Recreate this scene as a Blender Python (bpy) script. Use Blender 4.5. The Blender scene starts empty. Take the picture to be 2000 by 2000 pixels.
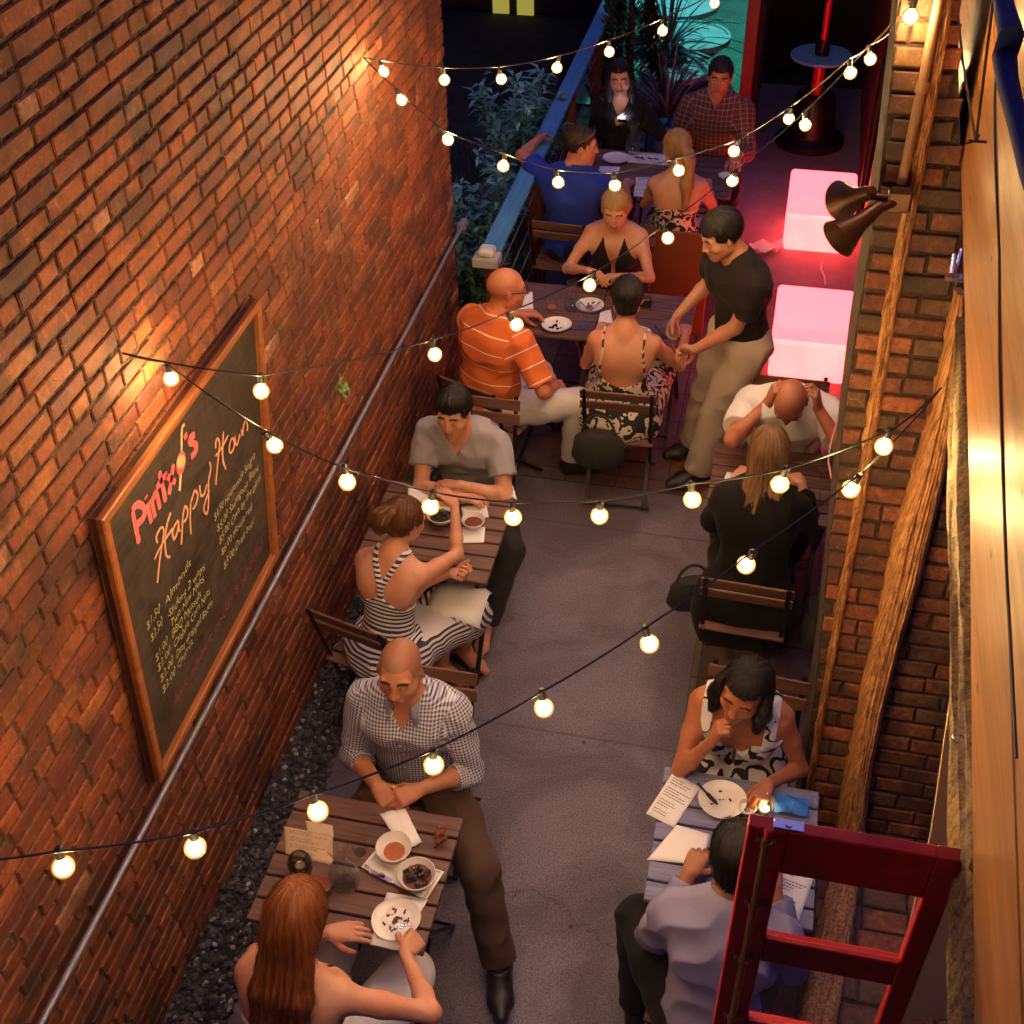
import bpy, bmesh, math, random
import numpy as np
from mathutils import Vector, Matrix, Euler
R = math.radians
rnd = random.Random(7)
sc = bpy.context.scene
C = sc.collection

# ------------------------------------------------------------------ camera
F_PX = 2388.0           # focal length in pixels of a 2000 px wide frame
CAM_Z = 4.7
def _n(v): return v/np.linalg.norm(v)
_y = _n(np.array([709., 2087., -F_PX])); _z = -_n(np.array([80., -2760., -F_PX]))
_z = _n(_z-_y*(_z@_y)); _x = np.cross(_y, _z)
MC = np.array([_x, _y, _z])          # rows: world axes seen from the camera
cam = bpy.data.cameras.new('camera'); co = bpy.data.objects.new('camera', cam); C.objects.link(co)
cam.sensor_width = 36; cam.lens = 36*F_PX/2000; cam.clip_start = .05; cam.clip_end = 200
co.matrix_world = Matrix([list(MC[i])+[[0, 0, CAM_Z][i]] for i in range(3)]+[[0, 0, 0, 1]])
sc.camera = co

# ------------------------------------------------------------------ light of dusk
w = bpy.data.worlds.new('World'); sc.world = w; w.use_nodes = True
nt = w.node_tree; bg = nt.nodes['Background']
sky = nt.nodes.new('ShaderNodeTexSky'); sky.sky_type = 'NISHITA'; sky.sun_disc = False
sky.sun_elevation = R(-1.5); sky.sun_rotation = R(200); sky.ozone_density = 6.0
nt.links.new(sky.outputs[0], bg.inputs[0]); bg.inputs[1].default_value = 0.12
sl = bpy.data.lights.new('dusk_sun', 'SUN'); sl.energy = .24; sl.angle = R(80); sl.color = (.44, .36, 1)
so = bpy.data.objects.new('dusk_sun', sl); so.rotation_euler = (R(22), 0, R(160)); C.objects.link(so)
sc.view_settings.view_transform = 'Standard'; sc.view_settings.look = 'None'
sc.view_settings.exposure = 1.75; sc.view_settings.gamma = 1
sc.cycles.max_bounces = 6; sc.cycles.diffuse_bounces = 3; sc.cycles.glossy_bounces = 3
sc.cycles.transmission_bounces = 8; sc.cycles.transparent_max_bounces = 8
sc.cycles.sample_clamp_indirect = 4.0; sc.cycles.caustics_reflective = False; sc.cycles.caustics_refractive = False

# ------------------------------------------------------------------ finding places
def ray(px, py): return MC@np.array([px-1000., -(py-1000.), -F_PX])
def onz(px, py, z=0.):
    d = ray(px, py); return Vector(np.array([0, 0, CAM_Z])+d*(z-CAM_Z)/d[2])
def onx(px, py, x):
    d = ray(px, py); return Vector(np.array([0, 0, CAM_Z])+d*x/d[0])
def ony(px, py, y):
    d = ray(px, py); return Vector(np.array([0, 0, CAM_Z])+d*y/d[1])

# ------------------------------------------------------------------ tags
def tag(o, label=None, cat=None, group=None, kind=None):
    if label: o['label'] = label
    if cat: o['category'] = cat
    if group: o['group'] = group
    if kind: o['kind'] = kind
    return o
def empty(name, loc, label=None, cat=None, group=None, rz=0):
    o = bpy.data.objects.new(name, None); C.objects.link(o); o.location = loc
    o.rotation_euler = (0, 0, rz); o.empty_display_size = .1
    return tag(o, label, cat, group)
def copy_tree(o, loc=None, rz=None, parent=None):
    c = o.copy(); C.objects.link(c)
    if parent: c.parent = parent; c.matrix_parent_inverse = o.matrix_parent_inverse
    if loc is not None: c.location = loc
    if rz is not None: c.rotation_euler = (0, 0, rz)
    for ch in list(o.children): copy_tree(ch, parent=c)
    return c

# ------------------------------------------------------------------ materials
def newmat(name):
    m = bpy.data.materials.new(name); m.use_nodes = True
    return m, m.node_tree, m.node_tree.nodes['Principled BSDF']
def N(nt, t, **kw):
    n = nt.nodes.new(t)
    for k, v in kw.items():
        if k.startswith('i_'): n.inputs[k[2:].replace('_', ' ')].default_value = v
        else: setattr(n, k, v)
    return n
def mathn(nt, op, a, b=None, c=None):
    n = nt.nodes.new('ShaderNodeMath'); n.operation = op
    for i, v in enumerate((a, b, c)):
        if v is None: continue
        if isinstance(v, (int, float)): n.inputs[i].default_value = v
        else: nt.links.new(v, n.inputs[i])
    return n.outputs[0]
def mixc(nt, fac, a, b, blend='MIX'):
    n = nt.nodes.new('ShaderNodeMix'); n.data_type = 'RGBA'; n.blend_type = blend
    for k, v in ((0, fac), (6, a), (7, b)):
        if isinstance(v, (int, float)): n.inputs[k].default_value = v
        elif isinstance(v, tuple): n.inputs[k].default_value = (*v[:3], 1)
        else: nt.links.new(v, n.inputs[k])
    return n.outputs[2]
def ramp(nt, fac, stops, interp='LINEAR'):
    n = nt.nodes.new('ShaderNodeValToRGB'); n.color_ramp.interpolation = interp
    els = n.color_ramp.elements
    while len(els) < len(stops): els.new(.5)
    for e, (p, c) in zip(els, stops):
        e.position = p; e.color = (*c[:3], 1) if isinstance(c, tuple) else (c, c, c, 1)
    nt.links.new(fac, n.inputs[0]); return n.outputs[0]
def coords(nt, attr=None, scale=(1, 1, 1), rot=(0, 0, 0)):
    if attr: o = N(nt, 'ShaderNodeAttribute', attribute_name=attr).outputs['Vector']
    else: o = N(nt, 'ShaderNodeTexCoord').outputs['Object']
    m = N(nt, 'ShaderNodeMapping'); m.inputs['Scale'].default_value = scale; m.inputs['Rotation'].default_value = rot
    nt.links.new(o, m.inputs[0]); return m.outputs[0]
def noise(nt, vec, scale, detail=4, rough=.6, dist=0):
    n = N(nt, 'ShaderNodeTexNoise'); n.inputs['Scale'].default_value = scale; n.inputs['Detail'].default_value = detail
    n.inputs['Roughness'].default_value = rough; n.inputs['Distortion'].default_value = dist
    nt.links.new(vec, n.inputs['Vector']); return n.outputs[0]
def bump(nt, bsdf, h, strength=.3, dist=.01):
    b = N(nt, 'ShaderNodeBump'); b.inputs['Strength'].default_value = strength; b.inputs['Distance'].default_value = dist
    nt.links.new(h, b.inputs['Height']); nt.links.new(b.outputs[0], bsdf.inputs['Normal'])
def plain(name, col, rough=.6, metal=0, var=.15, scale=20, bmp=.1, attr=None, spec=.5, bscale=None):
    m, nt, b = newmat(name); v = coords(nt, attr)
    n = noise(nt, v, scale, 5)
    c = mixc(nt, n, tuple(x*(1-var*1.6) for x in col), tuple(min(1, x*(1+var)) for x in col))
    nt.links.new(c, b.inputs['Base Color']); b.inputs['Roughness'].default_value = rough; b.inputs['Metallic'].default_value = metal
    b.inputs['Specular IOR Level'].default_value = spec
    if bmp: bump(nt, b, noise(nt, v, bscale or scale*4, 3), bmp, .004)
    return m
def wood(name, c1, c2, axis=0, grain=1.0, rough=.6, bmp=.35, knots=False, attr=None, con=.16):
    m, nt, b = newmat(name); s = [14, 14, 14]; s[axis] = .9
    v = coords(nt, attr, tuple(x*grain for x in s))
    n1 = noise(nt, v, 2.0, 6, .65, .6); n2 = noise(nt, v, 9, 3, .7)
    f = mathn(nt, 'ADD', mathn(nt, 'MULTIPLY', n1, .7), mathn(nt, 'MULTIPLY', n2, .3))
    c = ramp(nt, f, [(.5-con, c1), (.5, tuple((a+b_)/2 for a, b_ in zip(c1, c2))), (.5+con, c2)])
    if knots:
        v2 = coords(nt, attr, tuple(3.2 if i == axis else 9 for i in range(3)))
        vo = N(nt, 'ShaderNodeTexVoronoi'); vo.inputs['Scale'].default_value = 1.6; nt.links.new(v2, vo.inputs[0])
        k = ramp(nt, vo.outputs['Distance'], [(.05, 0.), (.12, 1.)])
        c = mixc(nt, k, tuple(x*.3 for x in c1), c)
    nt.links.new(c, b.inputs['Base Color']); b.inputs['Roughness'].default_value = rough
    bump(nt, b, f, bmp, .006); return m
def emit(name, col, strength, base=None):
    m, nt, b = newmat(name); b.inputs['Base Color'].default_value = (*(base or col), 1)
    b.inputs['Emission Color'].default_value = (*col, 1); b.inputs['Emission Strength'].default_value = strength
    return m
def glassmat(name, col=(.985, .995, .99), rough=.06, thin=True):
    m, nt, b = newmat(name); out = nt.nodes['Material Output']
    g = N(nt, 'ShaderNodeBsdfGlossy'); g.inputs['Roughness'].default_value = rough
    t = N(nt, 'ShaderNodeBsdfTransparent'); t.inputs[0].default_value = (*col, 1)
    fr = N(nt, 'ShaderNodeLayerWeight'); fr.inputs[0].default_value = .5
    mx = N(nt, 'ShaderNodeMixShader'); f = mathn(nt, 'MULTIPLY_ADD', mathn(nt, 'POWER', fr.outputs['Facing'], 3.0), .38, .05)
    df = N(nt, 'ShaderNodeBsdfDiffuse'); df.inputs[0].default_value = (.75, .75, .72, 1); m2 = N(nt, 'ShaderNodeMixShader'); m2.inputs[0].default_value = .15; nt.links.new(g.outputs[0], m2.inputs[1]); nt.links.new(df.outputs[0], m2.inputs[2])
    nt.links.new(f, mx.inputs[0]); nt.links.new(t.outputs[0], mx.inputs[1]); nt.links.new(m2.outputs[0], mx.inputs[2])
    nt.links.new(mx.outputs[0], out.inputs[0]); return m

M = {}
M['metal'] = plain('dark_metal', (.03, .028, .03), .45, .7, .2)
M['slat'] = wood('table_wood', (.045, .02, .016), (.19, .088, .065), 0, 1.2, .5, .3)
M['chairwood'] = wood('chair_wood', (.08, .035, .022), (.22, .10, .06), 0, 1.4, .5, .3)
M['porcelain'] = plain('porcelain', (.78, .74, .7), .25, 0, .04, 6, 0)
M['glass'] = glassmat('clear_glass')
M['paper'] = plain('paper', (.8, .77, .78), .8, 0, .05, 12, .3, bscale=9)
M['napkin'] = plain('napkin_paper', (.82, .79, .8), .9, 0, .05, 30, .5, bscale=14)
M['ink'] = plain('ink', (.03, .03, .04), .8, 0, .1, 10, 0)
M['cutlery'] = plain('steel_cutlery', (.6, .6, .62), .22, 1, .05, 10, 0)
M['wire'] = plain('cable_rubber', (.015, .014, .013), .45, 0, .1, 10, 0)
M['galv'] = plain('galvanised_pipe', (.30, .30, .38), .45, .5, .2, 25, .2)

# ------------------------------------------------------------------ mesh helpers
class MB:
    def __init__(s): s.v = []; s.f = []; s.c = []
    def add(s, vs, fs, col=None):
        o = len(s.v); s.v += [tuple(p) for p in vs]; s.f += [tuple(i+o for i in f) for f in fs]
        s.c += [col]*len(fs)
    def box(s, c, d, rot=None, col=None, ch=0.0):
        hx, hy, hz = d[0]/2, d[1]/2, d[2]/2; c = Vector(c)
        if ch <= 0:
            vs = [Vector((x, y, z)) for x in (-hx, hx) for y in (-hy, hy) for z in (-hz, hz)]
            fs = [(0, 1, 3, 2), (4, 6, 7, 5), (0, 4, 5, 1), (2, 3, 7, 6), (0, 2, 6, 4), (1, 5, 7, 3)]
        else:
            bm = bmesh.new(); bmesh.ops.create_cube(bm, size=1)
            for v in bm.verts: v.co = Vector((v.co.x*d[0], v.co.y*d[1], v.co.z*d[2]))
            bmesh.ops.bevel(bm, geom=list(bm.edges), offset=ch, segments=1, affect='EDGES', profile=.5)
            bm.verts.ensure_lookup_table(); vs = [v.co.copy() for v in bm.verts]; fs = [tuple(v.index for v in f.verts) for f in bm.faces]; bm.free()
        if rot is not None: vs = [rot@v for v in vs]
        s.add([v+c for v in vs], fs, col)
    def bar(s, p, q, w_, h_, up=(0, 0, 1), ch=0.0, col=None):
        p, q = Vector(p), Vector(q); z = (q-p); L = z.length; z.normalize(); u = Vector(up)
        if abs(z.dot(u)) > .98: u = Vector((0, 1, 0))
        x = u.cross(z).normalized(); y = z.cross(x)
        m = Matrix((x, y, z)).transposed(); s.box((p+q)/2, (w_, h_, L), m, col, ch)
    def tube(s, pts, r, n=8, cap=True, col=None):
        pts = [Vector(p) for p in pts]; k = len(pts); rs = r if isinstance(r, (list, tuple)) else [r]*k
        t0 = (pts[1]-pts[0]).normalized(); a = Vector((0, 0, 1)) if abs(t0.z) < .9 else Vector((1, 0, 0))
        x = t0.cross(a).normalized(); vs = []
        for i, p in enumerate(pts):
            t = (pts[min(i+1, k-1)]-pts[max(i-1, 0)]).normalized()
            x = (x-t*x.dot(t)).normalized(); y = t.cross(x)
            vs += [p+(x*math.cos(j*2*math.pi/n)+y*math.sin(j*2*math.pi/n))*rs[i] for j in range(n)]
        fs = [(i*n+j, i*n+(j+1) % n, (i+1)*n+(j+1) % n, (i+1)*n+j) for i in range(k-1) for j in range(n)]
        if cap: fs += [tuple(range(n))[::-1], tuple((k-1)*n+j for j in range(n))]
        s.add(vs, fs, col)
    def lathe(s, prof, c=(0, 0, 0), n=24, rot=None, col=None, wob=0):
        c = Vector(c); vs = []
        for r, z in prof:
            for j in range(n):
                a = j*2*math.pi/n; rr = r*(1+wob*math.sin(2*a+.7)+wob*.5*math.sin(3*a))
                v = Vector((rr*math.cos(a), rr*math.sin(a), z)); vs.append((rot@v if rot else v)+c)
        k = len(prof)
        fs = [(i*n+j, i*n+(j+1) % n, (i+1)*n+(j+1) % n, (i+1)*n+j) for i in range(k-1) for j in range(n)]
        if prof[0][0] > 1e-5: fs.append(tuple(range(n))[::-1])
        if prof[-1][0] > 1e-5: fs.append(tuple((k-1)*n+j for j in range(n)))
        s.add(vs, fs, col)
    def build(s, name, mat, parent=None, smooth=False, loc=None, local=True):
        me = bpy.data.meshes.new(name); me.from_pydata(s.v, [], s.f)
        if any(c is not None for c in s.c):
            at = me.color_attributes.new('Col', 'FLOAT_COLOR', 'CORNER'); arr = []
            for f, c in zip(s.f, s.c): arr += list((*(c or (1, 1, 1)), 1))*len(f)
            at.data.foreach_set('color', arr)
        me.materials.append(mat)
        if smooth:
            me.polygons.foreach_set('use_smooth', [True]*len(me.polygons))
            try: me.set_sharp_from_angle(angle=R(40))
            except Exception: pass
        me.update()
        o = bpy.data.objects.new(name, me); C.objects.link(o)
        if parent is not None: o.parent = parent
        if loc is not None: o.location = loc
        return o
def recenter(o, loc):      # put the origin of a top-level mesh somewhere sensible
    loc = Vector(loc); o.data.transform(Matrix.Translation(-loc)); o.location = loc; return o
# ------------------------------------------------------------------ people: one skinned surface per body
f32 = np.float32
def V(*a): return np.array(a, float)
def rotz(a): c, s = math.cos(a), math.sin(a); return np.array([[c, -s, 0], [s, c, 0], [0, 0, 1.]])
def rotx(a): c, s = math.cos(a), math.sin(a); return np.array([[1., 0, 0], [0, c, -s], [0, s, c]])
def roty(a): c, s = math.cos(a), math.sin(a); return np.array([[c, 0, s], [0, 1., 0], [-s, 0, c]])
def nrm(v): v = np.asarray(v, float); return v/max(1e-9, np.linalg.norm(v))
# primitives: ('c', a, b, ra, rb, k)  tapered capsule;  ('e', centre, R, radii, k) ellipsoid; ('f', a, b, ra, rb, k) with a flat far end
def pbox(p):
    if p[0] in 'cfg':
        a, b = p[1], p[2]; r = max(p[3], p[4]); return np.minimum(a, b)-r, np.maximum(a, b)+r
    e = np.abs(p[2])@np.asarray(p[3]); return p[1]-e, p[1]+e
def pdist(p, X, Y, Z):
    if p[0] in 'cfg':
        a, b, ra, rb = p[1], p[2], p[3], p[4]; d = b-a; L2 = float(d@d)+1e-12
        t = np.clip(((X-a[0])*d[0]+(Y-a[1])*d[1]+(Z-a[2])*d[2])/L2, 0, 1)
        q = np.sqrt((X-a[0]-t*d[0])**2+(Y-a[1]-t*d[1])**2+(Z-a[2]-t*d[2])**2)-(ra+(rb-ra)*t)
        if p[0] in 'fg':
            L = math.sqrt(L2); q = np.maximum(q, ((X-b[0])*d[0]+(Y-b[1])*d[1]+(Z-b[2])*d[2])/L)
        if p[0] == 'g':
            q = np.maximum(q, -((X-a[0])*d[0]+(Y-a[1])*d[1]+(Z-a[2])*d[2])/L)
        return q
    c, Rm, r = p[1], p[2], p[3]
    u = ((X-c[0])*Rm[0, 0]+(Y-c[1])*Rm[1, 0]+(Z-c[2])*Rm[2, 0])
    v = ((X-c[0])*Rm[0, 1]+(Y-c[1])*Rm[1, 1]+(Z-c[2])*Rm[2, 1])
    w_ = ((X-c[0])*Rm[0, 2]+(Y-c[1])*Rm[1, 2]+(Z-c[2])*Rm[2, 2])
    k0 = np.sqrt((u/r[0])**2+(v/r[1])**2+(w_/r[2])**2); k1 = np.sqrt((u/r[0]**2)**2+(v/r[1]**2)**2+(w_/r[2]**2)**2)
    return k0*(k0-1)/np.maximum(k1, 1e-6)
def grow(p, t):
    if p[0] in 'cfg': return (p[0], p[1], p[2], p[3]+t, p[4]+t, p[5])
    return ('e', p[1], p[2], tuple(np.asarray(p[3])+t), p[4])
def field(prims, lo, hi, h, sub=(), clips=(), disp=None):
    n = np.maximum(3, np.ceil((hi-lo)/h).astype(int)+1)
    ax = [(lo[i]+h*np.arange(n[i])).astype(f32) for i in range(3)]
    D = np.full(tuple(n), .1, f32)
    def region(p, pad):
        a, b = pbox(p); i0 = np.clip(((a-pad-lo)/h).astype(int), 0, n); i1 = np.clip(((b+pad-lo)/h).astype(int)+2, 0, n)
        if np.any(i1 <= i0): return None
        s = tuple(slice(i0[i], i1[i]) for i in range(3))
        return s, ax[0][s[0]][:, None, None], ax[1][s[1]][None, :, None], ax[2][s[2]][None, None, :]
    for p in prims:
        k = p[-1]; rg = region(p, k+2.5*h)
        if rg is None: continue
        s, X, Y, Z = rg; d = pdist(p, X, Y, Z); o = D[s]
        hh = np.maximum(k-np.abs(o-d), 0)/max(k, 1e-6)
        D[s] = np.minimum(o, d)-hh*hh*k*.25
    for p in sub:
        k = p[-1]; rg = region(p, k+2.5*h)
        if rg is None: continue
        s, X, Y, Z = rg; d = -pdist(p, X, Y, Z); o = D[s]
        hh = np.maximum(k-np.abs(o-d), 0)/max(k, 1e-6)
        D[s] = np.maximum(o, d)+hh*hh*k*.25
    X, Y, Z = ax[0][:, None, None], ax[1][None, :, None], ax[2][None, None, :]
    if disp is not None: D = D+disp(X, Y, Z)
    for c in clips: D = np.maximum(D, c(X, Y, Z))
    return D, lo
def nets(D, lo, h):
    D = D.astype(f32); S = D < 0; nx, ny, nz = D.shape
    cs = np.zeros((nx-1, ny-1, nz-1), np.uint8)
    for a in (0, 1):
        for b in (0, 1):
            for c in (0, 1): cs += S[a:nx-1+a, b:ny-1+b, c:nz-1+c]
    act = (cs > 0) & (cs < 8); I = np.argwhere(act)
    if len(I) == 0: return np.zeros((0, 3)), np.zeros((0, 4), int)
    idx = np.full(act.shape, -1, np.int64); idx[act] = np.arange(len(I))
    acc = np.zeros((len(I), 3)); cnt = np.zeros(len(I))
    crn = [(a, b, c) for a in (0, 1) for b in (0, 1) for c in (0, 1)]
    vals = {c: D[I[:, 0]+c[0], I[:, 1]+c[1], I[:, 2]+c[2]].astype(float) for c in crn}
    for c0 in crn:
        for axs in range(3):
            if c0[axs]: continue
            c1 = list(c0); c1[axs] = 1; c1 = tuple(c1); v0, v1 = vals[c0], vals[c1]
            m = (v0 < 0) != (v1 < 0); t = v0[m]/(v0[m]-v1[m])
            p = np.tile(np.array(c0, float), (m.sum(), 1)); p[:, axs] += t
            acc[m] += p; cnt[m] += 1
    Vv = (I+acc/cnt[:, None])*h+lo
    Q = []
    for axs in range(3):
        sl0 = [slice(None)]*3; sl1 = [slice(None)]*3; sl0[axs] = slice(0, -1); sl1[axs] = slice(1, None)
        a, b = S[tuple(sl0)], S[tuple(sl1)]; E_ = np.argwhere(a != b)
        o1, o2 = [i for i in range(3) if i != axs]
        ok = (E_[:, o1] > 0) & (E_[:, o2] > 0) & (E_[:, o1] < D.shape[o1]-1) & (E_[:, o2] < D.shape[o2]-1); E_ = E_[ok]
        def g(d1, d2):
            q = E_.copy(); q[:, o1] -= d1; q[:, o2] -= d2; return idx[q[:, 0], q[:, 1], q[:, 2]]
        q = np.stack([g(1, 1), g(0, 1), g(0, 0), g(1, 0)], 1); ins = a[E_[:, 0], E_[:, 1], E_[:, 2]]
        flip = ins if axs != 1 else ~ins
        q[~flip] = q[~flip][:, ::-1]; Q.append(q)
    Q = np.concatenate(Q); Q = Q[(Q >= 0).all(1)]
    return Vv, Q
_rs = np.random.RandomState(3)
_W = _rs.normal(size=(14, 3)); _PH = _rs.uniform(0, 6.28, 14)
def wrinkle(amp, fr, seed=0, stretch=(1, 1, 1)):
    idx = [(i+seed*5) % 14 for i in range(6)]
    def f(X, Y, Z):
        o = 0
        wx = .6*np.sin(fr*.35*(X+1.3*Z)+seed); wy = .6*np.sin(fr*.4*(Y-Z)+2*seed)
        for i in idx: o = o+np.sin(fr*(_W[i, 0]*X*stretch[0]+_W[i, 1]*Y*stretch[1]+_W[i, 2]*Z*stretch[2])+_PH[i]+wx*1.7+wy*1.5)
        o = o/6; return (amp*(np.abs(o)*2.2-.5)).astype(f32)
    return f

class Body: pass
def frame_pts(c, Rm): return lambda X, Y, Z: tuple((X-c[0])*Rm[0, i]+(Y-c[1])*Rm[1, i]+(Z-c[2])*Rm[2, i] for i in range(3))
def ik(S, T, u, f, pole):
    d = T-S; L = np.linalg.norm(d)
    if L > (u+f)*.998: T = S+d/L*(u+f)*.998; d = T-S; L = np.linalg.norm(d)
    L = max(L, abs(u-f)+.02); dn = d/np.linalg.norm(d); a = (u*u-f*f+L*L)/(2*L); hgt = math.sqrt(max(u*u-a*a, 0))
    pp = np.asarray(pole, float); pp = pp-dn*(pp@dn); return S+dn*a+nrm(pp)*hgt, T
def hand_prims(Wr, fd, pn, side, curl=.35, s=1.0, spread=.12, pinch=False):
    f = nrm(fd); n = np.asarray(pn, float); n = nrm(n-f*(n@f)); t = np.cross(f, n)*(1 if side > 0 else -1)
    P = []; tl = [.029, .0095, -.0105, -.029]; ks = []
    for i, o in enumerate(tl):
        kn = Wr+(f*(.088-.004*abs(i-1))+t*o)*s; ks.append(kn)
        P.append(('c', Wr+(f*.012+t*o*.55)*s, kn, .0155*s, .0125*s, .014))
    P.append(('e', Wr+(f*.05+n*.002)*s, np.stack([t, f, n], 1), (.036*s, .045*s, .014*s), .012))
    fl = [.95, 1.06, 1.0, .8]
    for i, kn in enumerate(ks):
        cu = curl*(1+.18*(i-1)) if not (pinch and i == 0) else curl*1.1
        d = nrm(f+t*spread*(1.5-i)*.4); a = 0; p = kn
        for L, da, r0, r1 in ((.043, 58, .0105, .0092), (.027, 82, .0092, .0085), (.022, 50, .0085, .0068)):
            a += R(da)*cu; q = p+(d*math.cos(a)+n*math.sin(a))*L*fl[i]*s
            P.append(('c', p, q, r0*s, r1*s, .004)); p = q
    p = Wr+(f*.026+t*.024+n*.004)*s
    for d, L, r0, r1 in (((.62, .66, .35), .042, .0145, .0118), ((.85, .3, .42), .032, .0118, .0105), ((.95, .0, .5), .026, .0105, .008)):
        dd = nrm(f*d[0]+t*d[1]+n*d[2]*(1+curl)); q = p+dd*L*s; P.append(('c', p, q, r0*s, r1*s, .006)); p = q
    return P
def make_body(loc, yaw, lean=0, side=0, hyaw=0, hpitch=0, hroll=0, sex='m', scale=1.0, arms=None, legs=None, hipz=.53,
              girth=1.0, plean=None, curls=(.4, .4), twist=0):
    """arms: {'R': (wrist world, pole world, finger dir, palm normal)}, same for 'L'; legs: {'R': (ankle world, pole world, toe dir)}"""
    b = Body(); fem = sex == 'f'; b.sex = sex; b.nstr = 420; b.strw = 1.0; s = scale*(.95 if fem else 1.0); b.s = s; g = girth
    B = rotz(yaw); b.B = B; P0 = V(loc[0], loc[1], hipz); b.P = P0; b.root = V(loc[0], loc[1], 0)
    pl = lean*.45 if plean is None else plean
    Rp = B@rotx(-R(pl)); Rm = B@roty(R(side*.6))@rotx(-R((pl+lean)/2)); Rc = B@rotz(R(twist))@roty(R(side))@rotx(-R(lean)); b.Rc = Rc; b.Rp = Rp; b.Rm = Rm
    b.Wst = P0+Rp@V(0, .005, .14)*s; b.Ch = b.Wst+Rm@V(0, .0, .19)*s; b.Nk = b.Ch+Rc@V(0, -.012, .185)*s
    Rh = B@rotz(R(hyaw))@roty(R(hroll))@rotx(-R(hpitch)); b.Rh = Rh; hs = s*(1.0 if not fem else 1.02); b.hs = hs
    b.Hc = b.Nk+Rc@V(0, .012, .05)*s+Rh@V(0, .03, .115)*hs
    wd = (.150, .108) if not fem else (.125, .095)
    T = []
    T.append(('e', P0+Rp@V(0, -.01, .0)*s, Rp, (.165*s*g, .125*s*g, .115*s), .05))
    T.append(('e', b.Wst, Rm, (wd[0]*s*g, wd[1]*s*g, .15*s), .06))
    T.append(('e', b.Ch+Rc@V(0, .0, .02)*s, Rc, ((.168 if not fem else .146)*s*(g*.5+.5), (.115 if not fem else .1)*s*g, .17*s), .06))
    sw = (.182 if not fem else .155)*s*(.7+.3*g); b.sh = {}
    for k, sg in (('R', 1), ('L', -1)):
        b.sh[k] = b.Ch+Rc@V(sg*sw/s, -.005, .105)*s
        T.append(('c', b.Nk+Rc@V(sg*.02, -.005, .0)*s, b.sh[k]+Rc@V(-sg*.02, 0, .01)*s, .052*s, .050*s, .05))
        T.append(('e', b.Ch+Rc@V(sg*.08, .055, .05)*s, Rc, (.085*s, .06*s, .075*s), .05))
        T.append(('e', b.Ch+Rc@V(sg*.085, -.06, .05)*s, Rc, (.075*s, .05*s, .11*s), .05))
        if fem: T.append(('e', b.Ch+Rc@V(sg*.072, .085, -.01)*s, Rc, (.06*s, .058*s, .06*s), .03))
    b.torso = T
    b.arm = {}; A = []; Hn = {}
    for k, sg in (('R', 1), ('L', -1)):
        wr, pole, fd, pn = arms[k]; u, fo = .285*s, .25*s
        el, wr = ik(b.sh[k], np.asarray(wr, float), u, fo, pole); q = 1.0 if not fem else .82
        b.arm[k] = (b.sh[k], el, wr, q); m1 = b.sh[k]+(el-b.sh[k])*.45; m2 = el+(wr-el)*.3
        A += [('c', b.sh[k], m1, .054*s*q, .047*s*q, .04), ('c', m1, el, .047*s*q, .038*s*q, .02), ('c', el, m2, .038*s*q, .038*s*q, .02), ('c', m2, wr, .038*s*q, .025*s*q*1.06, .02)]
        Hn[k] = (wr, hand_prims(wr, fd, pn, sg, curls[0 if k == 'R' else 1], s*(.95 if not fem else .88)))
    b.armp = A; b.hands = Hn
    b.leg = {}; Lg = []
    for k, sg in (('R', 1), ('L', -1)):
        hip = P0+Rp@V(sg*.088, .01, -.01)*s; an, pole, toe = legs[k]; an = np.asarray(an, float)
        kn, an = ik(hip, an, .43*s, .42*s, pole); toe = nrm(toe); b.leg[k] = (hip, kn, an, toe); q = 1.0*(g*.5+.5)
        m = hip+(kn-hip)*.5; cf = kn+(an-kn)*.3+nrm(np.cross(np.cross(kn-hip, an-kn), an-kn))*0
        Lg += [('c', hip, m, .088*s*q, .075*s*q, .05), ('c', m, kn, .075*s*q, .056*s*q, .03), ('c', kn, cf, .054*s*q, .055*s*q, .02), ('c', cf, an, .055*s*q, .036*s*q, .02)]
        hl = an-toe*.035*s+V(0, 0, -.035)*s; ball = an+toe*.12*s+V(0, 0, -.045)*s
        Lg += [('c', an, hl, .036*s, .03*s, .02), ('c', an+toe*.01, ball, .035*s, .026*s, .03), ('c', ball, ball+toe*.055*s, .028*s, .022*s, .02)]
        sd = nrm(np.cross(toe, V(0, 0, 1))); Lg += [('c', an+toe*.03*s+V(0, 0, -.04)*s, ball+sd*.02*s*-1, .026*s, .024*s, .02), ('c', hl, ball+sd*.02*s, .026*s, .024*s, .02)]
    b.legp = Lg
    h = b.Hc; H = lambda x, y, z: h+Rh@V(x, y, z)*hs; I = Rh
    Hp = [('c', b.Nk+Rc@V(0, -.005, -.03)*s, H(0, -.022, -.055), (.062 if not fem else .048)*s, (.055 if not fem else .044)*s, .045),
          ('e', H(0, -.012, .03), I, (.0755*hs, .096*hs, .086*hs), .02), ('e', H(0, .03, -.025), I, (.06*hs, .062*hs, .082*hs), .035),
          ('c', H(-.046, .012, -.055), H(0, .068, -.096), .018*hs, .017*hs, .04), ('c', H(.046, .012, -.055), H(0, .068, -.096), .018*hs, .017*hs, .04),
          ('c', H(-.042, .076, .024), H(.042, .076, .024), .011*hs, .011*hs, .02), ('e', H(-.04, .058, -.022), I, (.024*hs, .024*hs, .022*hs), .025), ('e', H(.04, .058, -.022), I, (.024*hs, .024*hs, .022*hs), .025),
          ('e', H(0, .078, -.062), I, (.026*hs, .016*hs, .024*hs), .02)]
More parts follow.
